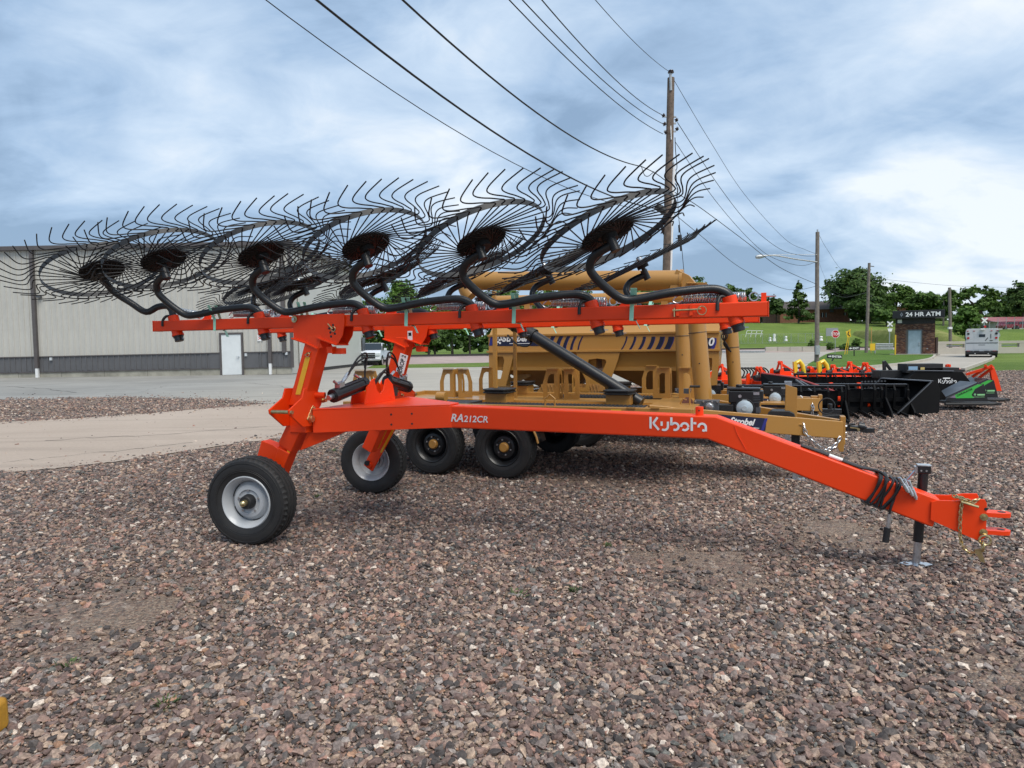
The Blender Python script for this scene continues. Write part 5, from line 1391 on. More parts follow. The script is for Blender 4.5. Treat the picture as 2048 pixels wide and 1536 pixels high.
for sgn in (1, -1):
    vm = lambda v: -5.4 + sgn * (v + 5.4)
    b = B().wprism([L(2.6, vm(-4.75), .78), L(4.36, vm(-5.33), .70), L(4.36, vm(-5.33), .52), L(2.6, vm(-4.75), .60)], .06, (L(4.36, vm(-5.33), 0) - L(2.6, vm(-4.75), 0)).cross(ZD)); tg = obj('tongue_beam', b, GOLD, t2, bev=.006)
    if sgn > 0:
        da = (L(4.36, -5.33, .70) - L(2.6, -4.75, .78)).normalized(); hn = V((da.y, -da.x, 0)).normalized()
        if hn.dot(VD) < 0: hn = -hn
        upv = hn.cross(da); upv = upv if upv.z > 0 else -upv
        tt = .50; o = L(2.6, -4.75, .78) + (L(4.36, -5.33, .70) - L(2.6, -4.75, .78)) * tt + hn * .034 - upv * .085
        b = B().box(o + da * .16, (.46, .003, .12), da, hn, upv).m(1).box(o + da * .375, (.03, .005, .12), da, hn, upv); dcl = obj('maker_decal', b, [NAVY, BLUE], tg)
        text('maker_name', 'Strobel', .085, o + da * .03 - upv * .015 + hn * .003, da, upv, TXTWHITE, dcl, bold=.03, shear=.3, th=.0006)
b = B().box(L(4.37, -5.4, .60), (.05, .16, .30), UD, VD, ZD).box(L(4.30, -5.4, .70), (.10, .12, .06), UD, VD, ZD); obj('hitch_plate', b, GOLD, t2, bev=.005)
b = B().box(L(4.52, -5.4, .52), (.25, .08, .06), UD, VD, ZD).cyl(L(4.50, -5.4, .55), L(4.50, -5.4, .62), .03, 10); obj('coupler', b, BLACKP, t2, bev=.005)
b = chain([PV(1622, 804, -5.3), PV(1626, 815, -5.25), PV(1625, 830, -5.25), PV(1632, 840, -5.25), PV(1638, 828, -5.3)], .035, .02, .006); obj('safety_chain', b, ZINC, t2)
jx = L(3.95, -5.4, .01); b = B().box(jx + ZD * .35, (.07, .07, .7), UD, VD, ZD).box(jx, (.2, .16, .01), UD, VD, ZD).box(jx + ZD * .8, (.1, .1, .25), UD, VD, ZD); obj('jack_leg', b, ZINC, t2)
b = B().tube(fillet([PV(1600, 792, -5.25), PV(1604, 793, -5.25), PV(1605, 824, -5.25)], .01, 2), .009, 8).m(1).cyl(PV(1605, 824, -5.25), PV(1622, 825, -5.25), .014, 10); obj('crank', b, [WHITE, BLACKM], t2)
# ================================================================== POLES AND WIRES
def pole(name, px0, py_base, px1, py_top, Y, r0, r1, label, cat='utility pole', m=WOOD, z0=None):
    top = at(px1, py_top, Y); bx = at(px0, py_base, Y); bz = hz(bx.x, Y) if z0 is None else z0
    base = V((bx.x, Y, bz))
    # carry the lean down to the ground
    q = at(px0, py_base, Y); d = top - q
    base = q + d * ((bz - q.z) / d.z)
    t = thing(name, base, label, cat, 'utility poles along the road')
    n = 8; rp = random.Random(int(px0)); pts = [base + (top - base) * (k / n) + V((rp.uniform(-.015, .015), 0, 0)) * (k not in (0, n)) for k in range(n + 1)]
    b = B().tube(pts, [r0 + (r1 - r0) * k / n for k in range(n + 1)], 14); obj('shaft', b, m, t)
    return t, base, top
p1, b1, tp1 = pole('utility_pole', 1333, 540, 1342, 156, 26, .17, .13, 'tall weathered wooden utility pole rising directly behind the rake wheels')
def P1(px, py): return at(px, py, 26)
b = B().cyl(P1(1340, 184) + V((0, -.14, 0)), P1(1339, 148) + V((0, -.14, 0)), .05, 10); q = obj('top_bracket', b, GALV, p1)
INS = mat('brown_porcelain', (.035, .02, .018), .25)
def insul(c, ax, s=1., parent=None):
    b = B().lathe([(.001, -.09 * s), (.03 * s, -.09 * s), (.035 * s, -.04 * s), (.10 * s, -.03 * s), (.105 * s, 0), (.05 * s, .01 * s), (.09 * s, .03 * s), (.085 * s, .05 * s), (.03 * s, .07 * s), (.001, .09 * s)], c, ax, 14)
    return obj('insulator', b, INS, parent)
insul(P1(1340, 147) + V((0, -.14, 0)), ZD, 1.1, p1)
for px, py in ((1327, 231), (1329, 248), (1332, 265), (1353, 240), (1354, 258)): insul(P1(px, py), V((1, -.3, -.35)), .8, p1)
b = B()
for py in (233, 246, 262): b.bar(P1(1328, py), P1(1352, py + 1), .06, .05)
b.bar(P1(1340, 228), P1(1340, 283) + V((0, -.16, 0)), .12, .03); obj('bracket', b, GALV, p1)
b = B().cyl(P1(1347, 330) + V((0, -.05, 0)), P1(1340, 545) + V((0, -.05, 0)), .06, 10); obj('conduit', b, WHITE, p1)
b = B().torus(P1(1345, 327), V((1, 0, 0)), .08, .05, 14, 8); obj('conduit_cap', b, GALV, p1)
for px, py in ((1318, 415), (1326, 420)): b = B().cyl(P1(px - 6, py - 4), P1(px + 4, py + 4), .14, 12); obj('cable_clamp_box', b, BLACKM, p1)
b = B()
for k in range(4): b.tube(smooth([P1(1331, 425), P1(1326 - k * 1.5, 445), P1(1328 - k, 465), P1(1334, 476)], 5), .018, 6)
b.tube(smooth([P1(1350, 275), P1(1351, 300), P1(1354, 335), P1(1350, 340)], 5), .015, 6); b.tube(smooth([P1(1331, 350), P1(1345, 360), P1(1356, 380), P1(1349, 400)], 5), .015, 6)
obj('jumper_cable', b, CABLE, p1)
b = B().tube([P1(1352, 340), P1(1357, 430), P1(1362, 480), P1(1368, 545)], .012, 5).cyl(P1(1359, 470), P1(1361, 485), .08, 10).cyl(P1(1358, 450), P1(1359, 465), .035, 8).cyl(P1(1361, 488), P1(1362, 502), .035, 8); obj('guy_wire', b, CABLE, p1)
p2, b2, tp2 = pole('utility_pole', 1633.3, 735, 1635, 464, 45, .15, .12, 'grey wooden utility pole with a street lamp arm, left of the ENTER sign', m=FARWOOD)
b = B().tube(smooth([at(1634, 524, 44.9), at(1590, 518, 44.7), at(1550, 511, 44.5), at(1524, 512, 44.4)], 5), .045, 8).cyl(at(1634, 509, 44.9), at(1545, 509.5, 44.6), .015, 6); la = obj('lamp_arm', b, GALV, p2)
b = B().lathe([(.001, -.35), (.06, -.34), (.12, -.1), (.14, .1), (.10, .3), (.001, .34)], at(1521, 513, 44.4), V((-1, 0, -.12)), 12); obj('lamp_head', b, GALV, la)
b = B().cyl(at(1635, 463, 45), at(1635, 459, 45), .05, 8); obj('cap_pin', b, GALV, p2)
b = B().box(at(1635, 700, 44.8), (.25, .18, .6)); obj('meter_box', b, GALV, p2)
p3, b3, tp3 = pole('utility_pole', 1732.5, 707, 1738.5, 526, 78, .19, .15, 'grey leaning wooden pole between the EXIT sign and the brick kiosk', m=FARWOOD)
b = B().cyl(at(1739, 532, 78), at(1748, 533, 78), .05, 6); obj('insulator_arm', b, INS, p3)
p4, b4, tp4 = pole('utility_pole', 1901, 690, 1899, 575, 95, .22, .18, 'grey wooden pole standing behind the white camper', m=FARWOOD)
b = B().box(at(1900, 656, 94.6), (.5, .3, .3)); obj('band', b, WHITE, p4)
p5, b5, tp5 = pole('utility_pole', 1887, 640, 1888, 600, 150, .2, .15, 'distant thin pole with a lamp arm above the black kiosk sign', m=FARWOOD)
b = B().cyl(at(1888, 601, 150), at(1880, 597, 150), .1, 6); obj('lamp_arm', b, GALV, p5)
p6, b6, tp6 = pole('utility_pole', 1547.5, 640, 1548, 588, 210, .25, .2, 'tiny distant utility pole left of the conical tree', m=FARWOOD)
b = B().bar(at(1545, 592, 210), at(1551, 592, 210), .2, .2); obj('crossarm', b, WOOD, p6)
def wire(pts, lab, r=.012, n=14, sag=0., grp='overhead wires'):
    P = [at(*p) for p in pts]; out = []
    if len(P) == 2:
        a, c = P
        for k in range(n + 1): t = k / n; out.append(a + (c - a) * t - ZD * (sag * 4 * t * (1 - t)))
    else: out = smooth(P, n)
    rr = [r] * len(out)
    b = B().tube(out, rr, 5, False); return obj('power_line', b, CABLE, label=lab, category='wire', group=grp)
def past(x0, y0, x1, y1, k=1.0): return x0 - (x1 - x0) * k, y0 - (y1 - y0) * k
# from behind and above the camera's left to the tall pole
def over(x0, x1, y1, Yend, r, lab, s=.25, Y0=7.):
    xa, ya = x0 - (x1 - x0) * .25, -(y1) * .25
    wire([(xa, ya, Y0), (x1, y1, Yend)], lab, r, 20, s)
over(1030, 1326, 268, 25.9, .012, 'lowest of the three parallel wires that run to the tall pole head', .30, 11)
over(1056, 1329, 249, 25.9, .012, 'middle of the three parallel wires that run to the tall pole head', .30, 11)
over(1094, 1327, 231, 25.9, .012, 'topmost of the three parallel wires that run to the tall pole head', .30, 11)
over(1196, 1338, 143, 25.9, .009, 'single thin wire reaching the very top of the tall pole', .15, 14)
over(830, 1283, 333, 25, .019, 'thick black cable ending at a splice left of the tall pole', .55, 10)
over(668, 1316, 418, 25.6, .022, 'thickest black cable sloping down behind the right rake wheels', .7, 10)
over(578, 1312, 424, 25.8, .011, 'lowest thin wire crossing the sky from the upper left', .9, 12)
wire([(1283, 333, 25), (1310, 346, 25.4), (1332, 362, 25.8)], 'short splice with black clamps between thick cable and tall pole', .016, 6)
wire([(1283, 333, 25), (1289, 350, 25.1), (1297, 352, 25.3), (1308, 343, 25.4)], 'hanging jumper loop under the cable splice', .014, 6)
wire([(1349, 162, 26), (1420, 282, 31), (1490, 390, 36), (1570, 478, 42), (1634, 462, 45)][:4] + [(1612, 500, 43.7), (1634, 508, 45)], 'thin wire sagging from the tall pole top toward the grey lamp pole', .010, 8)
wire([(1355, 245, 26), (1440, 375, 32), (1500, 450, 37), (1560, 498, 41), (1604, 511, 43.5), (1633, 512, 45)], 'wire sagging from the pole head insulators to the grey lamp pole', .013, 8)
wire([(1350, 283, 26), (1430, 400, 32), (1500, 480, 37), (1545, 515, 40), (1600, 531, 43), (1632, 524, 45)], 'wire sagging under the street lamp arm to the grey pole', .012, 8)
wire([(1350, 385, 26), (1400, 415, 29), (1490, 482, 35), (1560, 535, 40), (1632, 568, 45)], 'thicker line crossing from the tall pole to the middle of the grey pole', .016, 8)
wire([(1345, 425, 26), (1400, 470, 29), (1480, 535, 34), (1560, 575, 40), (1600, 579, 43), (1633, 572, 45)], 'lowest wire sagging above the hinge of the gold auger', .012, 8)
wire([(1636, 572, 45), (1665, 588, 55), (1695, 594, 65), (1737, 584, 78)], 'low wire sagging in front of the great round tree', .014, 8)
wire([(1636, 465, 45), (1655, 500, 52), (1690, 545, 62), (1737, 560, 78)], 'faint wire from lamp pole top to the leaning grey pole', .010, 8)
wire([(1740, 555, 78), (1800, 562, 85), (1899, 571, 95), (1980, 574, 105), (2100, 576, 120)], 'long level wire over the far trees at right', .016, 8)
wire([(1738, 586, 78), (1690, 590, 80), (1660, 575, 82), (1636, 520, 84)], 'faint wire falling across the great round tree', .010, 8)

# ================================================================== ROADSIDE THINGS
RED = mat('sign_red_face', (.50, .012, .018), .4)
BLK = mat('sign_black_face', (.012, .012, .013), .4)
YEL = mat('sign_yellow_face', (.80, .50, .03), .4)
X_, Y_ = V((1, 0, 0)), V((0, 1, 0))
NEG = V((0, -1, 0))
def place(px, py, Y): q = at(px, py, Y); return V((q.x, Y, 0))
# STOP
Ys = 72; q = at(1671, 668, Ys); s = Ys / F; t = thing('stop_sign', V((q.x, Ys, .13)), 'red octagonal STOP sign on a thin post at the road mouth', 'road sign')
b = B().cyl(V((q.x, Ys + .03, .1)), q + V((0, .03, .3)), .035, 8); obj('post', b, GALV, t)
o8 = lambda r: [V((q.x + r * cos(radians(22.5 + 45 * k)), Ys, q.z + r * sin(radians(22.5 + 45 * k)))) for k in range(8)]
b = B().wprism(o8(8.6 * s), .02, Y_).m(1).wprism([p + NEG * .012 for p in o8(7.7 * s)], .006, Y_); sg = obj('sign_face', b, [WHITE, RED], t)
text('lettering', 'STOP', 8.2 * s, q + V((0, -.02, -2.9 * s)), X_, ZD, TXTWHITE, sg, bold=.02, align='CENTER', th=.002, xs=.78)
# chevron sign
q = at(1697, 668, 70); s = 70 / F; t = thing('chevron_sign', V((q.x, 70, .1)), 'small yellow sign with black chevron, tilted on its yellow post', 'road sign')
e1 = V((.97, 0, .22)).normalized(); e2 = V((-.22, 0, .97)).normalized()
b = B().cyl(V((q.x - .35, 70.03, .1)), q + V((.1, .03, .45)), .04, 8).cyl(V((q.x - .12, 70.03, .1)), q + V((.2, .03, .5)), .03, 8); obj('post', b, YEL, t)
b = B().box(q, (8 * s, .02, 13 * s), e1, Y_, e2); sg = obj('sign_face', b, YEL, t)
b = B().wprism([q + NEG * .014 + e1 * (x * s) + e2 * (y * s) for x, y in ((2.8, 5), (.6, 5), (-2.6, 0), (.6, -5), (2.8, -5), (-.2, 0))], .006, Y_); obj('chevron', b, BLK, sg)
# EXIT and ENTER
def arrow_sign(px, py, w, h, Y, tilt, txt, left, pxb, lab, nm='direction_sign'):
    q = at(px, py, Y); s = Y / F; t = thing(nm, V((at(pxb, py, Y).x, Y, .1)), lab, 'direction sign', 'black and white direction signs')
    e1 = V((cos(tilt), 0, sin(tilt))); e2 = V((-sin(tilt), 0, cos(tilt)))
    b = B().bar(V((at(pxb, py, Y).x, Y + .04, .08)), q + V((0, .04, 0)), .07, .07); obj('post', b, BLK, t)
    b = B().box(q, (w * s, .05, h * s), e1, Y_, e2); sg = obj('sign_face', b, BLK, t, bev=.01)
    text('lettering', txt, h * s * .72, q + NEG * .028 + e1 * (w * s * .13) - e2 * (h * s * .25), e1, e2, TXTWHITE, sg, bold=.03, align='CENTER', th=.002, xs=1.15)
    ox = -w * .33 * s; g = -1 if left else 1
    b = B().wprism([q + NEG * .028 + e1 * (ox + g * x * s) + e2 * (y * s) for x, y in ((3.2, 0), (.4, 2.3), (.4, .8), (-3, .8), (-3, -.8), (.4, -.8), (.4, -2.3))], .004, Y_); obj('arrow', b, TXTWHITE, sg)
arrow_sign(1669, 713, 30, 8, 47, radians(-3.5), 'ENTER', False, 1664, 'black ENTER sign with a white arrow on a leaning post')
arrow_sign(1708.5, 696.5, 22, 7, 62, 0, 'EXIT', True, 1709, 'black EXIT sign with a white arrow on the far side of the island lawn')
# delineator
for px, y0, y1, lab in ((1743, 655, 700, 'thin orange marker rod beside the guardrail end'),):
    q = at(px, y0, 76); b = B().cyl(V((q.x, 76, 0)), q, .03, 6); obj('marker_rod', b, mat('faded_orange', (.6, .28, .08), .6), label=lab, category='marker')
# crossbucks
def crossbuck(px, py, Y, lab, light, h=2.2):
    q = at(px, py, Y); s = Y / F; t = thing('railroad_crossbuck', V((q.x, Y, hz(q.x, Y))), lab, 'crossing sign', 'railroad crossbucks')
    b = B().cyl(V((q.x, Y + .06, hz(q.x, Y))), q + V((0, .06, .3)), .07, 8); obj('mast', b, GALV, t)
    for g in (1, -1):
        e = V((cos(radians(42 * g)), 0, sin(radians(42 * g)))); b = B().bar(q - e * 7.2 * s + NEG * .02 * (g + 1), q + e * 7.2 * s + NEG * .02 * (g + 1), .03, .17, V((0, 0, 1))); obj('blade', b, WHITE, t)
    if light:
        b = B().cyl(q + V((-.28, -.12, -.75)), q + V((-.28, .0, -.75)), .16, 14).cyl(q + V((.28, -.12, -.75)), q + V((.28, 0, -.75)), .16, 14).m(1).cyl(q + V((0, -.1, -.78)), q + V((0, -.16, -.78)), .14, 12); obj('signal_lamp', b, [BLACKM, RED], t)
        q2 = at(px + 2, 680, Y); b = B().box(q2 + V((0, -.2, 0)), (1.1, .5, 1.0)).box(q2 + V((-.9, -.2, .1)), (.9, .2, .2)); obj('gate_mechanism', b, BLACKM, t)
    else:
        b = B().wprism([q + V((x * s, -.03, z * s)) for x, z in ((-5, -9), (5, -9), (3, -15), (-3, -15))], .03, Y_); obj('yield_plate', b, WHITE, t)
crossbuck(1780, 648, 96, 'grey railroad crossbuck standing left of the brick kiosk', False)
crossbuck(1969, 641, 86, 'white railroad crossbuck with signal lamps right of the camper', True)
q = at(1995, 670, 84); s = 84 / F; t = thing('road_sign', V((q.x, 84, 0)), 'back of a grey octagonal sign on a post at far right', 'road sign')
b = B().wprism([V((q.x + 5.6 * s * cos(radians(22.5 + 45 * k)), 84, q.z + 5.6 * s * sin(radians(22.5 + 45 * k)))) for k in range(8)], .03, Y_); obj('sign_face', b, GALV, t)
b = B().bar(V((q.x, 83.95, 0)), q + V((0, -.05, .4)), .1, .06); obj('post', b, mat('rusty_post', (.08, .04, .03), .7), t)
# guardrails and bridge rail
def guardrail(x0, x1, y, Y, lab, h=.32, post=True):
    a, c = at(x0, y, Y), at(x1, y, Y); t = thing('guardrail', V(((a.x + c.x) / 2, Y, 0)), lab, 'guardrail', 'guardrails along the road')
    n = 3; b = B()
    prof = [(0, .16), (-.05, .12), (-.05, .06), (0, .02), (0, -.02), (-.05, -.06), (-.05, -.12), (0, -.16)]
    for dz in (0, .36):
        vs = [V((xx, Y + p[0], a.z + (c.z - a.z) * i + p[1] + dz - .18)) for i, xx in enumerate((a.x, c.x)) for p in prof]
        b.add(vs, [(k, k + 1, 8 + k + 1, 8 + k) for k in range(7)])
    r_ = obj('rail', b, GALV, t)
    k = 0; xx = a.x
    while xx < c.x:
        b = B().box((xx, Y + .08, a.z / 2 + .05), (.12, .12, a.z + .25)); obj('rail_post', b, GALV, t); xx += 2.2
    return t
guardrail(1440, 1530, 706, 95, 'grey guardrail seen behind the gold auger tube, along the pale road')
g_ = guardrail(1751, 1786, 693, 74, 'bright double guardrail beginning at a yellow end plate left of the kiosk')
q = at(1745, 694, 74); b = B().box(q, (.55, .08, .75)); obj('end_plate', b, YEL, g_)
a, c = at(1530, 708, 98), at(1652, 702, 98); t = thing('concrete_barrier', V((a.x, 98, 0)), 'low pale concrete barrier between the road and the dark railway edge', 'barrier')
nb = 5
for k in range(nb):
    x0 = a.x + (c.x - a.x) * k / nb; x1 = a.x + (c.x - a.x) * (k + 1) / nb
    b = B().box(((x0 + x1) / 2, 98, .35), (x1 - x0 - .05, .4, .85)); obj('barrier_block', b, MCURB, t, bev=.03)
BW0, BW1 = at(1872, 694, 72), at(2120, 694, 72)
t = thing('bridge_parapet', V((BW0.x, 72, 0)), 'long concrete bridge parapet with rectangular slots, right of the camper', 'parapet')
xx = BW0.x
b = B().box(((BW0.x + BW1.x) / 2, 72, 1.18), (BW1.x - BW0.x, .35, .28)).box(((BW0.x + BW1.x) / 2, 72, .32), (BW1.x - BW0.x, .35, .66)); obj('rail_beam', b, MCURB, t, bev=.02)
while xx < BW1.x:
    b = B().box((xx + .5, 72, .85), (1.0, .33, .38)); obj('pier', b, MCURB, t); 
    b = B().box((xx + 1.9, 72.1, .86), (1.8, .05, .12)); obj('steel_rail', b, GALV, t); xx += 2.9

# ================================================================== BRICK KIOSK
KY = 65.5; ks = KY / F
kl, kr = at(1790, 700, KY).x, at(1868, 700, KY).x; kz0 = .13
kc = (kl + kr) / 2; kio = thing('atm_kiosk', V((kc, KY, kz0)), 'small brown brick kiosk with pale blue door and black 24 HR ATM sign on top', 'kiosk')
kw = kr - kl; kh = (711 - 650) * ks; dp_ = 3.0
BRICKM, tt, bb_ = shader('mixed_brown_brick')
oi = nd(tt, 'ShaderNodeNewGeometry')
cc = rampn(tt, oi.outputs['Random Per Island'], [(0, (.10, .045, .032)), (.3, (.17, .075, .048)), (.55, (.24, .12, .075)), (.75, (.085, .045, .045)), (.9, (.28, .17, .12)), (1, (.14, .07, .06))], 'CONSTANT')
tt.links.new(cc, bb_.inputs['Base Color']); bb_.inputs['Roughness'].default_value = .85
dl_, dr_ = at(1815.5, 700, KY).x, at(1842, 700, KY).x; dh = (709 - 661.5) * ks
b = B().box((kc, KY + dp_ / 2 + .05, kz0 + kh / 2), (kw - .04, dp_ - .06, kh)); obj('mortar_wall', b, mat('grey_mortar', (.22, .19, .17), .9), kio)
b = B(); bh, bl_ = .075, .215; rows = int(kh / bh)
for r_ in range(rows):
    x = kl + (bl_ / 2 if r_ % 2 else 0) - bl_ / 2
    while x < kr:
        x0, x1 = max(x, kl), min(x + bl_ - .01, kr)
        if x1 - x0 > .04 and not (x1 > dl_ - .06 and x0 < dr_ + .06 and r_ * bh < dh + .1):
            if x0 < dl_ and x1 > dl_ and r_ * bh < dh: x1 = dl_ - .06
            b.box(((x0 + x1) / 2, KY + .04 + rnd.uniform(-.006, .006), kz0 + r_ * bh + bh / 2), (x1 - x0, .06, bh - .012))
        x += bl_
for xx_, sg_ in ((kl, -1), (kr, 1)):
    for r_ in range(rows):
        y = KY + (bl_ / 2 if r_ % 2 else 0)
        while y < KY + dp_:
            b.box((xx_ + sg_ * .0, y + bl_ / 2, kz0 + r_ * bh + bh / 2), (.06, bl_ - .01, bh - .012)); y += bl_
obj('brickwork', b, BRICKM, kio, ang=0, kind='stuff')
b = B().box(((dl_ + dr_) / 2, KY + .02, kz0 + dh / 2), (dr_ - dl_ - .1, .05, dh - .05)); kd = obj('door', b, mat('pale_blue_door', (.36, .46, .53), .5, noise=.2, nscale=2), kio, bev=.01)
b = B().box((dl_ + .02, KY + .01, kz0 + dh / 2), (.07, .1, dh + .04)).box((dr_ - .02, KY + .01, kz0 + dh / 2), (.07, .1, dh + .04)).box(((dl_ + dr_) / 2, KY + .01, kz0 + dh + .03), (dr_ - dl_ - .03, .1, .08)); obj('door_frame', b, mat('grey_blue_frame', (.20, .25, .28), .5), kio)
b = B().box((dr_ - .2, KY - .03, kz0 + dh * .45), (.1, .06, .32)).cyl((dr_ - .2, KY - .06, kz0 + dh * .45), (dr_ - .2, KY - .12, kz0 + dh * .45), .03, 8); obj('door_handle', b, ZINC, kd)
b = B(); fz0, fz1 = kz0 + kh, kz0 + kh + 11 * ks
b.box((kc, KY + dp_ / 2, (fz0 + fz1) / 2), (kw + .02, dp_ + .1, fz1 - fz0))
for k in range(14): b.box((kl + .1 + k * (kw - .2) / 13, KY - .06, (fz0 + fz1) / 2), (.09, .05, fz1 - fz0))
obj('fascia', b, mat('dark_standing_seam', (.025, .022, .022), .5), kio)
lx, rx = at(1785, 630, KY).x, at(1887, 630, KY).x; sz0, sz1 = fz1 - .02, fz1 + 15.0 * ks
b = B().box(((lx + rx) / 2, KY + .1, (sz0 + sz1) / 2), (rx - lx, 2.2, sz1 - sz0)); sb = obj('sign_box', b, BLK, kio, bev=.03)
text('lettering', '24 HR ATM', 11.5 * ks, V((at(1811, 630, KY).x, KY - 1.02, sz0 + 3.9 * ks)), X_, ZD, TXTWHITE, sb, bold=.022, th=.004, xs=1.2)
q = V((at(1803, 630, KY).x, KY - 1.02, sz0 + 7.8 * ks))
b = B()
for k in range(3): 
    r_ = (3.9 - k * 1.1) * ks; b.ring([q + V((r_ * .75, 0, 0)), q + V((0, 0, r_ * 1.1)), q + V((-r_ * .75, 0, 0)), q + V((0, 0, -r_ * 1.1))], [q + V((r_ * .63, 0, 0)), q + V((0, 0, r_ * .95)), q + V((-r_ * .63, 0, 0)), q + V((0, 0, -r_ * .95))], .01, Y_)
obj('bank_mark', b, ZINC, sb)
b = B().box((at(1799.5, 645, KY).x, KY - .12, kz0 + kh + 5.5 * ks), (.42, .12, .32)); obj('wall_lamp', b, WHITE, kio)
b = B().box((at(1854, 699, KY).x, KY - .02, kz0 + .55), (.14, .08, .09)); obj('outlet_box', b, GALV, kio)
b = B().box((kc, KY - .3, kz0 + .02), (kw + 1.0, 1.2, .08)); obj('threshold_slab', b, MCURB, kio)
b = B().cyl((at(1788, 700, KY).x, KY - .2, kz0), (at(1788, 700, KY).x, KY - .2, kz0 + 1.9), .07, 12); obj('bollard', b, YEL, label='yellow bollard at the left corner of the brick kiosk', category='bollard')
b = B().box((at(1871, 700, KY).x, KY - .1, .9), (.22, .2, 1.7)); obj('utility_cabinet', b, mat('dark_brown_cabinet', (.05, .03, .025), .5), label='narrow dark brown post against the right side of the brick kiosk', category='cabinet')

kio.rotation_euler = (0, 0, radians(-29.5)); kio.scale = (.87, .9, 1)
# ================================================================== CAMPER
CY = 56.5; cs_ = CY / F; cdir = at(1928, 690, CY); c0 = V((gp(1928, 714).x, CY, 0))
cx_ = V((cos(radians(-33.4)), sin(radians(-33.4)), 0)); cy_ = V((-cx_.y, cx_.x, 0)); KX = .80 
CAMPM = paint('camper_silver_white', (.52, .53, .55), .35, .15)
camp = thing('camper', c0, 'silver white motorhome seen from the rear in the drive lane beside the kiosk', 'camper')
W_, H_, Ln = 68 * cs_ * KX, 57.5 * cs_, 6.0
def CP(x, y, z): return c0 + cx_ * x + cy_ * y + ZD * z
prf = [(-W_ / 2, .55), (W_ / 2, .55), (W_ / 2 * 1.0, H_ - .25), (W_ / 2 * .97, H_ - .08), (W_ / 2 * .9, H_), (-W_ / 2 * .9, H_), (-W_ / 2 * .97, H_ - .08), (-W_ / 2, H_ - .25)]
b = B().wprism([CP(x, Ln / 2, z) for x, z in prf], Ln, cy_); cb = obj('body', b, CAMPM, camp, bev=.03)
b = B().box(CP(0, Ln / 2, .40), (W_ * .98, Ln - .1, .34), cx_, cy_, ZD).box(CP(0, -.10, .42), (W_ * .95, .22, .20), cx_, cy_, ZD); obj('bumper', b, BLACKM, camp, bev=.02)
def CF(px, py): return ((px - 1928) * cs_ * KX, (714.5 - py) * cs_)
def cbox(nm, x, y, w, h, m, d=.03, par=None, bev=.0):
    u_, z_ = CF(x, y); b = B().box(CP(u_, -.012 - d / 2 + .012, z_), (w * cs_ * KX, d, h * cs_), cx_, cy_, ZD); return obj(nm, b, m, par or camp, bev=bev)
cbox('window', 1928, 671, 13, 5.5, GLASS, .03)
cbox('stripe', 1928, 685.5, 65, 1.2, BLACKM, .02)
pnl = cbox('rear_panel', 1928, 676, 33, 21, CAMPM, .012); cbox('rear_hatch', 1928, 693, 33, 11, CAMPM, .012)
LRED = mat('tail_lamp_red', (.42, .02, .02), .25)
for px in (1899.5, 1957): 
    for py, m in ((667, BLACKM), (675.5, LRED)): 
        u_, z_ = CF(px, py); b = B().cyl(CP(u_, .01, z_), CP(u_, -.04, z_), 2.2 * cs_, 14); obj('side_lamp', b, m, camp)
for px in (1900.5, 1954.5):
    for dx in (-1.9, 1.9):
        cbox('tail_lamp', px + dx, 703, 3.2, 4, LRED, .05)
    cbox('reverse_lamp', px + (10 if px < 1920 else -10), 703, 3, 2.6, WHITE, .05)
cbox('licence_plate', 1928, 703, 10, 4.2, mat('dusty_plate', (.40, .41, .42), .5), .04)
for px in (1898, 1911, 1947, 1959): cbox('marker_lamp', px, 661.5, 4, 1.2, LRED, .04)
cbox('vent_cover', 1929, 658, 8, 3, WHITE, .3)
cbox('badge', 1928, 689.5, 14, 1.1, GREY, .02); cbox('handle', 1946, 672, 1.0, 9, BLACKM, .04)
b = B().bar(CP(*((CF(1935, 681)[0], -.02, CF(1935, 681)[1]))), CP(CF(1940, 675)[0], -.02, CF(1940, 675)[1]), .03, .05).box(CP(CF(1947, 680.5)[0], -.02, CF(1947, 680.5)[1]), (5 * cs_, .02, 1.2 * cs_), cx_, cy_, ZD); obj('decal_mark', b, BLACKM, camp)
for g in (-1, 1):
    for yy in (1.2, Ln - 1.1):
        b = B().cyl(CP(g * (W_ / 2 - .28), yy, .36), CP(g * (W_ / 2 - .02), yy, .36), .36, 20); obj('wheel', b, RUBBER, camp)
b = B().cyl(CP(-.45, -.25, .32), CP(-.45, .4, .36), .05, 10).cyl(CP(.45, -.25, .32), CP(.45, .4, .36), .05, 10); obj('exhaust_tip', b, ZINC, camp)
cbox('mirror', 1893.5, 677, 2.2, 6, mat('dark_green_mirror', (.02, .07, .05), .4), .2)
cbox('roof_antenna', 1962, 662, 2, 3, mat('teal_cap', (.03, .15, .14), .4), .2)
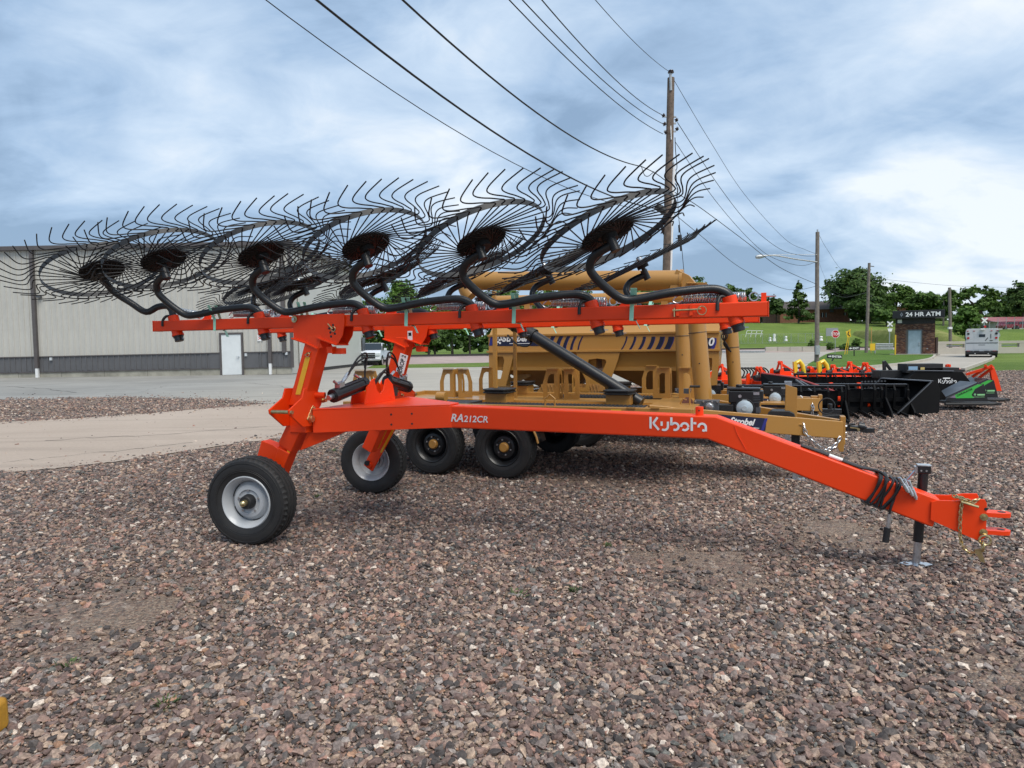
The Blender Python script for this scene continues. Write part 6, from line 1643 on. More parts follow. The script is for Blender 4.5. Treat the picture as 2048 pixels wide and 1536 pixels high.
# ================================================================== TREES
def leafmat(name, c1, c2, c3):
    m, t, b = shader(name); geo = nd(t, 'ShaderNodeNewGeometry')
    n1 = nd(t, 'ShaderNodeTexNoise'); n1.inputs['Scale'].default_value = .45; n1.inputs['Detail'].default_value = 3; t.links.new(geo.outputs['Position'], n1.inputs[0])
    ad = nd(t, 'ShaderNodeMath', operation='MULTIPLY_ADD'); t.links.new(geo.outputs['Random Per Island'], ad.inputs[0]); ad.inputs[1].default_value = .45; t.links.new(n1.outputs[0], ad.inputs[2])
    cc = rampn(t, ad.outputs[0], [(.38, c1), (.68, c2), (.98, c3)])
    t.links.new(cc, b.inputs['Base Color']); b.inputs['Roughness'].default_value = .6; b.inputs['Specular IOR Level'].default_value = .25
    tr = nd(t, 'ShaderNodeBsdfTranslucent'); t.links.new(cc, tr.inputs[0]); mx = nd(t, 'ShaderNodeMixShader'); mx.inputs[0].default_value = .3
    t.links.new(b.outputs[0], mx.inputs[1]); t.links.new(tr.outputs[0], mx.inputs[2]); t.links.new(mx.outputs[0], t.nodes['Material Output'].inputs[0])
    return m
LEAF = {'dark': leafmat('dark_leaves', (.034, .068, .016), (.064, .118, .028), (.11, .18, .042)),
        'mid': leafmat('mid_green_leaves', (.045, .09, .018), (.085, .155, .03), (.14, .23, .05)),
        'light': leafmat('fresh_green_leaves', (.05, .11, .02), (.095, .18, .035), (.16, .27, .055))}
BARK = mat('bark', (.085, .065, .05), .9, noise=.4, nscale=4)
nr = np.random.default_rng(5)
def crown(lobes, nleaf, size, m, name, parent, hollow=.55):
    """lobes: (centre, (rx,ry,rz)); leaves gather in clumps on and under each lobe's skin"""
    vol = np.array([l[1][0] * l[1][2] for l in lobes]); cnt = (vol / vol.sum() * nleaf).astype(int)
    V_ = []; 
    for (c, r), n in zip(lobes, cnt):
        ncl = max(10, n // 40)
        d = nr.normal(size=(ncl, 3)); d /= np.linalg.norm(d, axis=1)[:, None]
        d[:, 2] = np.where(d[:, 2] < -.35, -d[:, 2] * .6, d[:, 2])
        rad = nr.uniform(hollow, 1.05, ncl) ** .7
        cc = np.array(c) + d * np.array(r) * rad[:, None]
        k = nr.integers(0, ncl, n); cs__ = min(r) * .21
        P = cc[k] + nr.normal(size=(n, 3)) * cs__ * np.array([1, 1, .6])
        nrm = d[k] + nr.normal(size=(n, 3)) * .55 + np.array([0, 0, .5]); nrm /= np.linalg.norm(nrm, axis=1)[:, None]
        a = np.cross(nrm, nr.normal(size=(n, 3))); a /= np.linalg.norm(a, axis=1)[:, None]; e = np.cross(nrm, a)
        s = size * nr.uniform(.6, 1.3, n)[:, None]
        V_.append(np.stack([P - a * s - e * s * .5, P + a * s * .2 - e * s * .6, P + a * s + e * s * .3, P - a * s * .1 + e * s * .7], 1))
    A = np.concatenate(V_).reshape(-1, 3); off = np.array(ORG[parent]); A = A - off
    me = bpy.data.meshes.new(name); n = len(A) // 4
    me.vertices.add(n * 4); me.vertices.foreach_set('co', A.astype(np.float32).ravel())
    me.loops.add(n * 4); me.loops.foreach_set('vertex_index', np.arange(n * 4, dtype=np.int32))
    me.polygons.add(n); me.polygons.foreach_set('loop_start', np.arange(0, n * 4, 4, dtype=np.int32)); me.polygons.foreach_set('loop_total', np.full(n, 4, dtype=np.int32))
    me.update(); me.materials.append(m)
    o = bpy.data.objects.new(name, me); COL.objects.link(o); o.parent = parent; return o
def tree(px, ytop, ybase, wpx, Y, kind, label, dense=1., trunk=.12, cone=False, open_=False, nm='broadleaf_tree', seed=0, size=None, low=.12):
    base = at(px, ybase, Y); base = V((base.x, Y, min(base.z, hz(base.x, Y) if Y > 60 else 0)))
    if base.z > hz(base.x, Y) + .01: base.z = hz(base.x, Y)
    top = at(px, ytop, Y).z; H = top - base.z; W = wpx * Y / F
    t = thing(nm, base, label, 'tree', 'trees')
    r = random.Random(seed + int(px)); lobes = []
    h0 = base.z + H * low
    if cone:
        for k in range(9):
            f = k / 8; w = W * .5 * (1 - f * .86); z = h0 + (top - h0) * f * .93
            lobes.append(((base.x + r.uniform(-.1, .1) * w, Y + r.uniform(-.1, .1) * w, z), (w, w * .9, H * .13)))
    else:
        cz = (h0 + top) / 2; hh = (top - h0) / 2
        n = 9 if not open_ else 13
        for k in range(n):
            a = 2 * pi * k / n + r.uniform(-.3, .3); rr = r.uniform(.35, .62); zz = r.uniform(-.5, .55)
            lim = (1 - abs(zz) ** 2.2) ** .5
            lobes.append(((base.x + cos(a) * W * .5 * rr * lim, Y + sin(a) * W * .4 * rr * lim, cz + zz * hh), (W * r.uniform(.17, .25) * (.75 if open_ else 1), W * r.uniform(.16, .22), hh * r.uniform(.32, .46) * (.7 if open_ else 1))))
        if not open_: lobes.append(((base.x, Y, cz), (W * .40, W * .36, hh * .84)))
        lobes.append(((base.x + W * r.uniform(-.08, .08), Y, top - hh * .38), (W * .22, W * .2, hh * .38)))
    sz_ = size * 1.3 if size else max(.12, Y * .0024)
    area = sum(4 * l[1][0] * l[1][2] for l in lobes)
    nl = int(min(15000, area / (sz_ ** 2) * 3.6 * dense))
    crown(lobes, nl, sz_, LEAF[kind], 'crown', t, .35 if not open_ else .6)
    b = B(); tr = max(.12, W * .028) * (trunk / .12)
    b.tube([base - ZD * .1, base + ZD * H * .3 + V((r.uniform(-.02, .02) * W, 0, 0)), base + ZD * H * .62], [tr * 1.15, tr * .85, tr * .45], 10)
    for l in lobes[:9 if open_ else 7]:
        c = V(l[0]); s_ = base + ZD * H * r.uniform(.26, .42)
        m_ = (s_ + c) / 2 + ZD * H * .04; b.tube([s_, m_, c], [tr * .5, tr * .3, tr * .1], 6)
    obj('trunk', b, BARK, t)
    return t
T_ = tree
T_(806, 556, 711, 96, 100, 'light', 'tall fresh green tree with pointed top behind the white pickup', seed=1, size=.17)
T_(742, 592, 712, 80, 96, 'light', 'lower leafy tree right at the corner of the steel building', seed=2, size=.17, low=.05)
T_(858, 606, 712, 90, 106, 'mid', 'spreading tree seen between the rake posts and the gold trailers', seed=3, size=.18, low=.05)
T_(905, 590, 710, 90, 118, 'light', 'pale green tree left of the upright gold post', seed=4, size=.2, low=.16)
T_(940, 616, 709, 70, 112, 'mid', 'round shade tree with a bare trunk on the far lawn', seed=5, size=.18, low=.22)
T_(778, 640, 714, 90, 88, 'dark', 'dark low tree directly above the pickup roof', seed=6, size=.16, low=.0)
T_(870, 655, 712, 80, 92, 'dark', 'dark bushy tree beside the far orange post', seed=7, size=.16, low=.05)
T_(1000, 590, 708, 110, 125, 'mid', 'wide tree half hidden by the black down spout', seed=8)
for k, (px, yt, w) in enumerate([(1010, 573, 100), (1085, 577, 90), (1150, 572, 95), (1225, 578, 90), (1290, 574, 85)]):
    T_(px, yt, 705, w, 190, 'mid' if k % 2 else 'light', ['leafy treetop over the left end of the second gold tube', 'treetop second from the left between the two gold tubes', 'treetop in the middle of the gap between the gold tubes', 'treetop fourth from the left between the gold tubes', 'treetop right of the gap between the gold tubes'][k], seed=20 + k)
T_(1395, 553, 700, 84, 170, 'mid', 'treetop peeking out at the hinge end of the gold auger', seed=30)
T_(1452, 570, 660, 62, 172, 'mid', 'tree left of the end of the near orange beam', seed=31)
T_(1488, 574, 655, 60, 176, 'dark', 'tree right above the end of the near orange beam', seed=32)
T_(1522, 592, 652, 50, 168, 'dark', 'small dark tree on the hill crest beside the conical tree', seed=33)
T_(1553, 594, 646, 44, 165, 'dark', 'low round tree touching the conical tree on its left', seed=34)
T_(1597, 566, 645, 62, 160, 'dark', 'conical dark tree alone left of the lamp pole', cone=True, seed=35, low=.1)
T_(1708, 535, 645, 132, 168, 'dark', 'huge round dome shaped tree, largest on the hill', seed=36, dense=1.3, low=.05)
T_(1738, 590, 648, 110, 158, 'dark', 'dense dark tree in front of the great dome tree', seed=37, low=.0)
T_(1792, 566, 648, 76, 172, 'mid', 'tree standing right of the great dome tree', seed=38)
T_(1772, 612, 660, 50, 150, 'mid', 'leafy bush just left of the kiosk roof', seed=39, low=0)
T_(1850, 583, 650, 90, 160, 'mid', 'broad tree rising behind the kiosk sign', seed=40)
T_(1958, 568, 662, 96, 142, 'mid', 'open tree with forked limbs showing sky, above the camper', open_=True, trunk=.16, seed=41, low=.25)
T_(1900, 575, 660, 40, 150, 'mid', 'narrow tree at the pole behind the camper', seed=42)
T_(1932, 611, 664, 62, 118, 'light', 'bright bushy tree right behind the camper', seed=43, low=0)
T_(2000, 585, 660, 60, 165, 'dark', 'dark tree behind the red roofed building', seed=44, low=.05)
T_(1975, 632, 668, 50, 130, 'dark', 'dark shrub mass behind the lit crossbuck', seed=45, low=0)
T_(2046, 562, 660, 70, 130, 'dark', 'tree cut by the right edge of the photograph', seed=46, low=.1)
for k, (px, yb, w, h) in enumerate([(1660, 691, 22, 6), (1690, 693, 26, 7), (1712, 692, 18, 16), (1624, 688, 16, 10)]):
    T_(px, yb - h, yb + 8, w, 100, 'mid', ['low shrub left of the stop sign post', 'low shrub behind the chevron sign', 'small sapling above the EXIT sign', 'pale sapling left of the lamp pole foot'][k], seed=60 + k, low=0, size=.12, nm='shrub')
# far wood behind everything that closes the gaps under the crowns
def far_wood(x0, x1, yb, yt, Y, lab, n, kind='dark'):
    q = at((x0 + x1) / 2, yb, Y); t = thing('far_wood', V((q.x, Y, hz(q.x, Y))), lab, 'wood'); ls = []; r = random.Random(int(x0))
    for k in range(n):
        px = x0 + (x1 - x0) * (k + .5) / n; y1 = yt + r.uniform(-5, 6); a = at(px, yb, Y); z0 = hz(a.x, Y); z1 = at(px, y1, Y).z; w = (x1 - x0) / n * Y / F * .95
        ls.append(((a.x, Y + r.uniform(-3, 3), z0 + (z1 - z0) * .3), (w, w * .6, (z1 - z0) * .72)))
    c = crown(ls, 14000, Y * .0026, LEAF[kind], 'crown', t, .3); c['kind'] = 'stuff'; t['kind'] = 'stuff'
far_wood(715, 1000, 712, 662, 150, 'dark undergrowth and distant wood beyond the railway', 16)
far_wood(1430, 1640, 650, 618, 215, 'distant wood on the crest behind the conical tree', 10)
far_wood(1690, 2130, 655, 612, 225, 'distant wood on the crest behind kiosk and camper', 20)
# ================================================================== HILL BUILDINGS
BR2 = mat('far_brick', (.20, .085, .05), .85, noise=.35, nscale=1.5)
def house(x0, x1, yb, ye, yr, Y, dep, wallm, roofm, lab, nm='house', wins=(), chim=None):
    a, c = at(x0, yb, Y), at(x1, yb, Y); ez = at((x0 + x1) / 2, ye, Y).z; rz = at((x0 + x1) / 2, yr, Y).z; z0 = min(a.z, hz(a.x, Y)) - .3
    t = thing(nm, V(((a.x + c.x) / 2, Y, z0)), lab, 'building')
    b = B().box(((a.x + c.x) / 2, Y + dep / 2, (z0 + ez) / 2), (c.x - a.x, dep, ez - z0)); obj('wall', b, wallm, t)
    b = B(); x0_, x1_ = a.x - .5, c.x + .5
    vs = [(x0_, Y - .5, ez), (x1_, Y - .5, ez), (x1_, Y + dep + .5, ez), (x0_, Y + dep + .5, ez), (x0_, Y + dep / 2, rz), (x1_, Y + dep / 2, rz)]
    b.add(vs, [(0, 1, 5, 4), (2, 3, 4, 5), (0, 4, 3), (1, 2, 5), (0, 3, 2, 1)]); rf = obj('roof', b, roofm, t, ang=0)
    for (wx, wy, ww, wh) in wins:
        q = at(wx, wy, Y); b = B().box((q.x, Y - .01, q.z), (ww * Y / F, .08, wh * Y / F)); w_ = obj('window', b, GLASS, t)
        b = B().box((q.x, Y - .03, q.z), (.08, .08, wh * Y / F)); obj('frame', b, WHITE, w_)
    if chim:
        q = at(chim[0], chim[1], Y); b = B().box((q.x, Y - .15, (q.z + ez) / 2), (chim[2] * Y / F, .5, abs(q.z - ez) + 1.5)); obj('chimney', b, GREY, t)
    return t
BRR = mat('brown_shingle_roof', (.085, .068, .062), .85, noise=.2, nscale=2)
house(1560, 1700, 642, 619, 600, 172, 12, BR2, BRR, 'low brick building with a dark brown roof between the hill trees', wins=((1645, 630, 5, 9), (1652, 630, 4, 9), (1690, 628, 6, 5)), chim=(1663, 602, 7))
house(1812, 1828, 640, 612, 611, 175, 8, mat('orange_brick', (.42, .17, .08), .85), BRR, 'orange brick gable wall above the kiosk sign')
REDR = mat('faded_red_metal_roof', (.28, .07, .075), .5)
house(1992, 2110, 656, 643, 632, 120, 9, mat('cream_siding', (.42, .40, .34), .7), REDR, 'low cream building with a faded red metal roof at far right', wins=((2012, 649, 12, 3), (2034, 649, 10, 3)))
# two parked maroon cars in front of it
def far_car(px, py, Y, col, lab):
    q = at(px, py, Y); q.z = hz(q.x, Y) + .05; t = thing('parked_car', V((q.x, Y, q.z)), lab, 'car', 'maroon cars by the red roofed building')
    b = B().wprism([q + V((x, 0, z)) for x, z in ((-.85 * 1.2, .3), (-1.05, .75), (-.75, .85), (-.5, 1.35), (.6, 1.35), (.9, .85), (1.2, .75), (1.2, .3))], 1.7, Y_); obj('body', b, mat('maroon_paint', col, .3), t, bev=.06)
    b = B().wprism([q + V((x, -.86, z)) for x, z in ((-.62, .9), (-.44, 1.28), (.52, 1.28), (.72, .9))], .03, Y_); obj('window', b, GLASS, t)
    for x in (-.7, .75): b = B().cyl(q + V((x, -.9, .3)), q + V((x, -.6, .3)), .3, 14); obj('wheel', b, RUBBER, t)
far_car(2012, 657, 108, (.20, .02, .035), 'maroon car, left one of two in front of the red roofed building')
far_car(2036, 657, 108, (.17, .02, .03), 'maroon car, right one of two in front of the red roofed building')
# chain link fences
def fence(x0, x1, yt, yb, Y, lab, n):
    a, c = at(x0, yb, Y), at(x1, yb, Y); zt = at(x0, yt, Y).z; t = thing('chain_link_fence', V((a.x, Y, hz(a.x, Y))), lab, 'fence')
    for k in range(n):
        x = a.x + (c.x - a.x) * k / (n - 1); z0 = hz(x, Y); b = B().cyl((x, Y, z0), (x, Y, z0 + 1.8), .035, 6); obj('fence_post', b, GALV, t)
    b = B()
    for z in (.1, 1.78): b.bar((a.x, Y, hz(a.x, Y) + z), (c.x, Y, hz(c.x, Y) + z), .03, .03)
    x = a.x
    while x < c.x:
        h0 = hz(x, Y); b.bar((x, Y, h0), (x + .9, Y, h0 + 1.75), .008, .008); b.bar((x + .9, Y, h0), (x, Y, h0 + 1.75), .008, .008); x += .45
    obj('mesh', b, GALV, t, kind='stuff')
fence(1482, 1668, 652, 676, 128, 'chain link fence across the green hill behind the stop sign', 14)
fence(1978, 2110, 664, 690, 100, 'chain link fence on the grass at the right edge', 9)
b = B().box(at(1664, 664, 127.5), (24 * 127.5 / F, .1, 16 * 127.5 / F)); obj('fence_panel', b, mat('grey_mesh_panel', (.28, .29, .32), .7), label='grey solid panel on the hill fence left of the stop sign', category='panel')
# white things inside the fence
Yw = 131; sw = Yw / F
q = at(1508, 668, Yw); t = thing('white_rack', V((q.x, Yw, hz(q.x, Yw))), 'white tubular rack lying inside the hill fence', 'rack')
for dx in (-14, -4, 6, 16): b = B().bar(at(1508 + dx - 3, 674, Yw), at(1508 + dx, 661, Yw), .08, .08); obj('upright', b, WHITE, t)
for y in (661, 667): b = B().bar(at(1494, y, Yw), at(1526, y + .5, Yw), .08, .08); obj('rail', b, WHITE, t)
for px, w, h, lab in ((1540, 6, 8, 'small white stone marker inside the hill fence'), (1548.5, 6.5, 15, 'tall white stepped post inside the hill fence'), (1572, 6, 10, 'white goblet shaped marker inside the hill fence'), (1642, 8, 9, 'white markers clustered right of the lamp pole')):
    q = at(px, 674, Yw); z0 = hz(q.x, Yw)
    b = B().lathe([(.001, 0), (w * sw * .5, 0), (w * sw * .45, h * sw * .3), (w * sw * .3, h * sw * .5), (w * sw * .45, h * sw * .75), (w * sw * .3, h * sw), (.001, h * sw)], V((q.x, Yw, z0)), ZD, 12)
    obj('white_marker', b, WHITE, label=lab, category='marker', group='white markers inside the hill fence')
# grassy bank right of the kiosk
b = B(); 
def bank(i, j):
    x = at(1840 + 90 * i, 690, 112).x; y = 98 + 40 * j
    h = 3.6 * sstep(0, .35, i) * (1 - sstep(.55, 1, i)) * sstep(0, .5, j)
    return (x, y, -.05 + h)
b.grid(bank, 14, 10); obj('grass_bank', b, grass_mat('dry_bank_grass', (.11, .15, .03), (.26, .26, .09), .4), kind='structure', ang=80)
# ================================================================== WHITE PICKUP
pk = gp(752, 734); PY = 57.0; pk = at(748, 734, 57.0); 
pk = V((pk.x, PY, -.1)); pt = thing('pickup_truck', pk, 'white pickup truck facing the viewer at the corner of the steel building', 'pickup truck')
fa = radians(-62)      # heading of the nose
fx = V((sin(radians(-24)) * 1.0, -cos(radians(-24)), 0)); fx = V((.03, -1.0, 0)).normalized(); fy = V((-fx.y, fx.x, 0))   # nose direction, left side
def PK(x, y, z): return pk + fx * x + fy * y + ZD * z
PAINTW = paint('pickup_white', (.66, .69, .73), .22, .1, .6)
prof = [(-2.7, .5), (-2.75, .95), (-2.7, 1.22), (-.95, 1.25), (-.75, 1.88), (.35, 1.90), (1.12, 1.30), (2.35, 1.22), (2.6, 1.05), (2.68, .5)]
b = B()
def wid(z): return .98 if z < 1.27 else .80
vs = []
for g in (-1, 1): vs += [PK(x, g * (wid(z)), z) for x, z in prof]
n = len(prof); b.add(vs, [tuple(range(n)), tuple(range(n, 2 * n))[::-1]] + [(i, (i + 1) % n, n + (i + 1) % n, n + i) for i in range(n)])
bd = obj('body', b, PAINTW, pt, bev=.05)
b = B().box(PK(-1.85, 0, 1.2), (1.5, 1.6, .14), fx, fy, ZD); obj('bed_liner', b, BLACKM, pt)
b = B().add([PK(.40, .72, 1.85), PK(.40, -.72, 1.85), PK(1.10, -.86, 1.335), PK(1.10, .86, 1.335)], [(0, 1, 2, 3)]); ws = obj('windscreen', b, GLASS, pt); ws.location = (fx * .03 + ZD * .03)
for g in (-1, 1):
    b = B().add([PK(.28, g * .83, 1.83), PK(.92, g * .95, 1.33), PK(.20, g * .97, 1.33), PK(.14, g * .835, 1.83)], [(0, 1, 2, 3)]); obj('side_window', b, GLASS, pt)
    b = B().add([PK(.08, g * .835, 1.83), PK(.14, g * .97, 1.33), PK(-.78, g * .97, 1.33), PK(-.68, g * .835, 1.83)], [(0, 1, 2, 3)]); obj('side_window', b, GLASS, pt)
    b = B().box(PK(.95, g * 1.12, 1.38), (.12, .22, .18), fx, fy, ZD); obj('door_mirror', b, PAINTW, pt, bev=.02)
    b = B().box(PK(2.62, g * .75, .98), (.16, .38, .22), fx, fy, ZD); obj('headlight', b, mat('lamp_glass', (.6, .65, .7), .1), pt, bev=.02)
    for x in (1.72, -1.75):
        b = B().cyl(PK(x, g * .72, .40), PK(x, g * .99, .40), .40, 24); w_ = obj('wheel', b, RUBBER, pt, bev=.02)
        b = B().cyl(PK(x, g * .95, .40), PK(x, g * 1.0, .40), .26, 18); obj('rim', b, ZINC, w_)
        b = B().tube([PK(x + .47 * cos(a), g * .985, .42 + .47 * sin(a)) for a in [pi * k / 10 for k in range(11)]], .04, 6); obj('wheel_arch', b, BLACKM, pt)
b = B().box(PK(2.66, 0, .98), (.08, 1.1, .26), fx, fy, ZD).box(PK(2.68, 0, .74), (.08, 1.15, .14), fx, fy, ZD); gr = obj('grille', b, BLACKM, pt)
b = B().box(PK(2.71, 0, .98), (.03, 1.15, .05), fx, fy, ZD); obj('grille_bar', b, ZINC, gr)
b = B().box(PK(2.72, 0, .56), (.16, 1.9, .16), fx, fy, ZD); obj('front_bumper', b, ZINC, pt, bev=.03)
b = B().box(PK(2.62, 0, .42), (.16, 1.7, .14), fx, fy, ZD); obj('air_dam', b, BLACKM, pt)
# ================================================================== ROW OF LOADER ATTACHMENTS
def hv(deg): a = radians(deg); return V((cos(a), sin(a), 0))
DKG = paint('dusty_black_bucket', (.006, .006, .0065), .6, .06, 0)
DKG.node_tree.nodes['Principled BSDF'].inputs['Specular IOR Level'].default_value = .15
def bucket(px, py, ang, W, H, D, lab, m=DKG, edge=True, holes=False, nm='loader_bucket'):
    """ang: heading of the open side; width runs across"""
    o = gp(px, py); o = V((o.x, o.y, 0)); f = hv(ang); w = V((-f.y, f.x, 0))
    t = thing(nm, o, lab, 'loader attachment', 'loader attachments parked in rows')
    prof = [(D, 0), (D, .02), (.18, .03), (.03, .16), (0, H * .75), (.10, H), (.22, H)]
    out = B(); n = len(prof)
    def Q(x, y, z): return o + f * x + w * y + ZD * z
    vs = [Q(x, g * W / 2, z) for g in (-1, 1) for x, z in prof]
    out.add(vs, [(i, i + 1, n + i + 1, n + i) for i in range(n - 1)])
    sh = obj('shell', out, m, t); md = sh.modifiers.new('s', 'SOLIDIFY'); md.thickness = .015
    for g in (-1, 1):
        b = B().wprism([Q(x, g * W / 2, z) for x, z in ((0, .05), (.06, .0), (D, 0), (D, .08), (.24, H), (.10, H), (0, H * .75))], .018, w); obj('side_plate', b, m, t, bev=.003)
        b = B().bar(Q(D, g * (W / 2 + .012), .05), Q(.22, g * (W / 2 + .012), H), .015, .03, w); obj('side_edge', b, GREY, t)
    if edge: b = B().bar(Q(.20, -W / 2, H + .012), Q(.20, W / 2, H + .012), .08, .02); obj('top_lip', b, mat('worn_bright_edge', (.16, .17, .19), .35, metal=.3), t)
    b = B().bar(Q(D, -W / 2, .015), Q(D, W / 2, .015), .12, .022); obj('cutting_edge', b, GREY, t)
    for y in (-W * .2, W * .2): b = B().box(Q(-.05, y, H * .5), (.09, .05, H * .7), f, w, ZD); obj('mount_plate', b, m, t)
    return t, Q
def grapple(px, py, ang, W, H, D, lab, bits=True):
    o = gp(px, py); o = V((o.x, o.y, 0)); f = hv(ang); w = V((-f.y, f.x, 0)); t = thing('rock_grapple', o, lab, 'loader attachment', 'loader attachments parked in rows')
    def Q(x, y, z): return o + f * x + w * y + ZD * z
    EDG = mat('worn_bright_edge', (.16, .17, .19), .35, metal=.3)
    b = B().bar(Q(0, -W / 2, H), Q(0, W / 2, H), .06, .05); obj('top_bar', b, DKG, t, bev=.006)
    b = B().bar(Q(-.0, -W / 2, H + .028), Q(0, W / 2, H + .028), .05, .008); obj('edge_strip', b, EDG, t)
    k = 0; y = -W / 2 + .08
    while y < W / 2:
        b = B().bar(Q(.0, y, H + .02), Q(.14, y, H - .10), .03, .03).bar(Q(.13, y, H - .09), Q(.05, y, .12), .03, .05).bar(Q(.05, y, .08), Q(D, y + rnd.uniform(-.02, .02), .04), .025, .05); obj('tooth_bar', b, DKG if k % 3 else DKG, t)
        y += .24; k += 1
    b = B().bar(Q(0, -W / 2, H * .5), Q(0, W / 2, H * .5), .05, .08).bar(Q(0, -W / 2, .1), Q(0, W / 2, .1), .06, .1).box(Q(-.05, 0, H * .5), (.03, W * .9, H * .75), f, w, ZD); obj('back_frame', b, DKG, t)
    for g in (-1, 1): b = B().wprism([Q(x, g * W / 2, z) for x, z in ((-.05, 0), (D * .7, 0), (D * .6, .12), (.12, H * .6), (.12, H + .02), (-.05, H + .02))], .03, w); obj('end_plate', b, DKG, t, bev=.004)
    if bits:
        for y in (-W * .15, W * .12): b = B().box(Q(.10, y, H * .45), (.08, .10, H * .35), f, w, ZD).cyl(Q(.1, y, H * .6), Q(.3, y, H * .3), .03, 8); obj('cylinder_lug', b, ORANGE, t, bev=.005)
    return t
def threepoint(px, py, ang, W, H, D, lab, body=None, lean=.3, kind='mower', m=ORANGE):
    o = gp(px, py); o = V((o.x, o.y, 0)); f = hv(ang); w = V((-f.y, f.x, 0)); t = thing('tractor_implement', o, lab, 'tractor implement', 'orange tractor implements in the far row')
    def Q(x, y, z): return o + f * x + w * y + ZD * z
    if kind == 'mower':
        b = B().wprism([Q(-D / 2 + x, y, .22) for x, y in ((0, -W / 2), (D * .7, -W / 2), (D, -W * .25), (D, W * .25), (D * .7, W / 2), (0, W / 2))], .14, ZD).box(Q(0, 0, .36), (D * .3, W * .4, .14), f, w, ZD); obj('deck', b, m, t, bev=.01)
        b = B().box(Q(0, 0, .10), (D * .9, W * .96, .10), f, w, ZD); obj('skirt', b, BLACKM, t)
    else:
        b = B().bar(Q(0, -W / 2, .25), Q(0, W / 2, .25), .10, .10); obj('tool_bar', b, m, t, bev=.006)
        b = B().box(Q(-.15, 0, .18), (.03, W, .34), f, w, ZD); obj('blade', b, BLACKM if kind == 'blade' else m, t)
    for g in (-1, 1):
        b = B().bar(Q(.18, g * W * .16, .25), Q(.12, g * .06, H), .07, .05, f).cyl(Q(.12, g * .06 - .03, H), Q(.12, g * .06 + .03, H), .06, 12); obj('mast', b, m, t, bev=.006)
        b = B().bar(Q(.12, g * .07, H - .03), Q(-D * .5, g * .12, .34), .05, .04, ZD); obj('brace', b, m, t)
        b = B().wprism([Q(.2, g * W * .22, z) + f * x for x, z in ((-.1, .2), (.15, .2), (.12, .5), (.0, .55))], .03, w); obj('lower_lug', b, m, t)
    b = B().cyl(Q(0, 0, .45), Q(.35, 0, .42), .07, 12).box(Q(-.1, 0, .45), (.22, .22, .2), f, w, ZD); obj('gear_case', b, BLACKM, t, bev=.01)
    return t
# far row (tops at y 722..755)
threepoint(1447, 775, 200, 1.5, 0.74, 1.0, 'orange implement with white strut seen left of the gold auger tube')
threepoint(1522, 782, 215, 1.3, 0.7, .9, 'orange A frame implement just right of the gold auger tube', kind='blade')
threepoint(1566, 766, 190, 1.5, 0.75, 1.0, 'orange implement with a dark rack, left of the first yellow arm')
threepoint(1625, 764, 190, 1.6, 0.53, 1.0, 'low orange implement between the two yellow arms', kind='mower')
threepoint(1672, 768, 185, 1.5, 0.63, 1.1, 'orange implement with twin braces left of the round hooks')
threepoint(1705, 764, 185, 1.4, 0.7, 1.0, 'orange implement with two upright hooks in the middle of the far row')
threepoint(1735, 768, 200, 1.3, 0.7, 1.0, 'orange implement with a large triangular fin', kind='blade')
threepoint(1757, 775, 175, 1.2, 0.46, 1.0, 'low orange implement right of the triangular fin')
threepoint(1842, 770, 180, 1.3, 0.63, 1.0, 'black decked implement with small orange mast behind the black buckets', kind='mower', m=BLACKP)
threepoint(1875, 772, 180, 1.2, 0.59, 1.0, 'black implement with flat rack behind the white lettered bucket', m=BLACKP)
for px, lab in ((1838, 'orange mast tip, left one above the black buckets'), (1893, 'orange mast tip, middle one above the black buckets'), (1914, 'orange mast tip, right one above the black buckets')):
    q = gp(px, 752 + 8); q = V((q.x, q.y, 0)); h = at(px, {1838: 728, 1893: 729, 1914: 738}[px], q.y).z
    b = B().box(q + ZD * (h / 2), (.07, .12, h)).wprism([q + V((x, 0, z)) for x, z in ((-.16, h - .35), (.12, h - .35), (.12, h), (.02, h + .02))], .12, Y_); obj('top_link_mast', b, ORANGE, label=lab, category='tractor implement', bev=.01)
def yarm(px, py, lab):
    q = gp(px, py); q = V((q.x, q.y, 0)); t = thing('yellow_arm_implement', q, lab, 'tractor implement', 'yellow arm implements'); s = q.y / F
    def Q(x, z): return q + V(((x - px) * s, 0, (py - z) * s))
    b = B().bar(Q(px - 8, py - 5), Q(px - 11, py - 43), .12, .14, Y_).tube([Q(px - 8, py - 40), Q(px - 2, py - 44), Q(px + 4, py - 36), Q(px + 9, py - 12)], .085, 10); obj('arm', b, YELLOW, t, bev=.0)
    b = B().torus(Q(px - 3, py - 36), Y_, .11, .035, 14, 6).cyl(Q(px + 6, py - 30), Q(px + 16, py - 10), .05, 8); obj('cylinder', b, BLACKM, t)
    b = B().box(Q(px, py - 6), (.5, .4, .3)).box(Q(px - 2, py - 15), (.24, .3, .3)); obj('mount', b, BLACKM, t, bev=.02)
    b = B().box(Q(px + 4, py - 3), (.6, .3, .1)); obj('foot', b, YELLOW, t)
yarm(1600, 766, 'yellow arm implement with a round hose coil, left of the lamp pole foot')
yarm(1648, 766, 'yellow arm implement directly right of the lamp pole foot')
# middle row: black grapples
grapple(1560, 836, 252, 2.3, .62, .9, 'black grapple with dusty sloping lips behind the gold tongue shield')
grapple(1650, 828, 254, 2.2, .60, 1.0, 'black grapple with long bottom tines right of the second gold hitch')
grapple(1705, 826, 256, 2.0, .58, .9, 'black grapple with two orange lugs left of the big black bucket')
grapple(1690, 792, 258, 2.6, .60, .8, 'black grapple with bright top edge in the second row')
grapple(1745, 790, 258, 2.2, .58, .8, 'black grapple with an orange V plate in the second row')
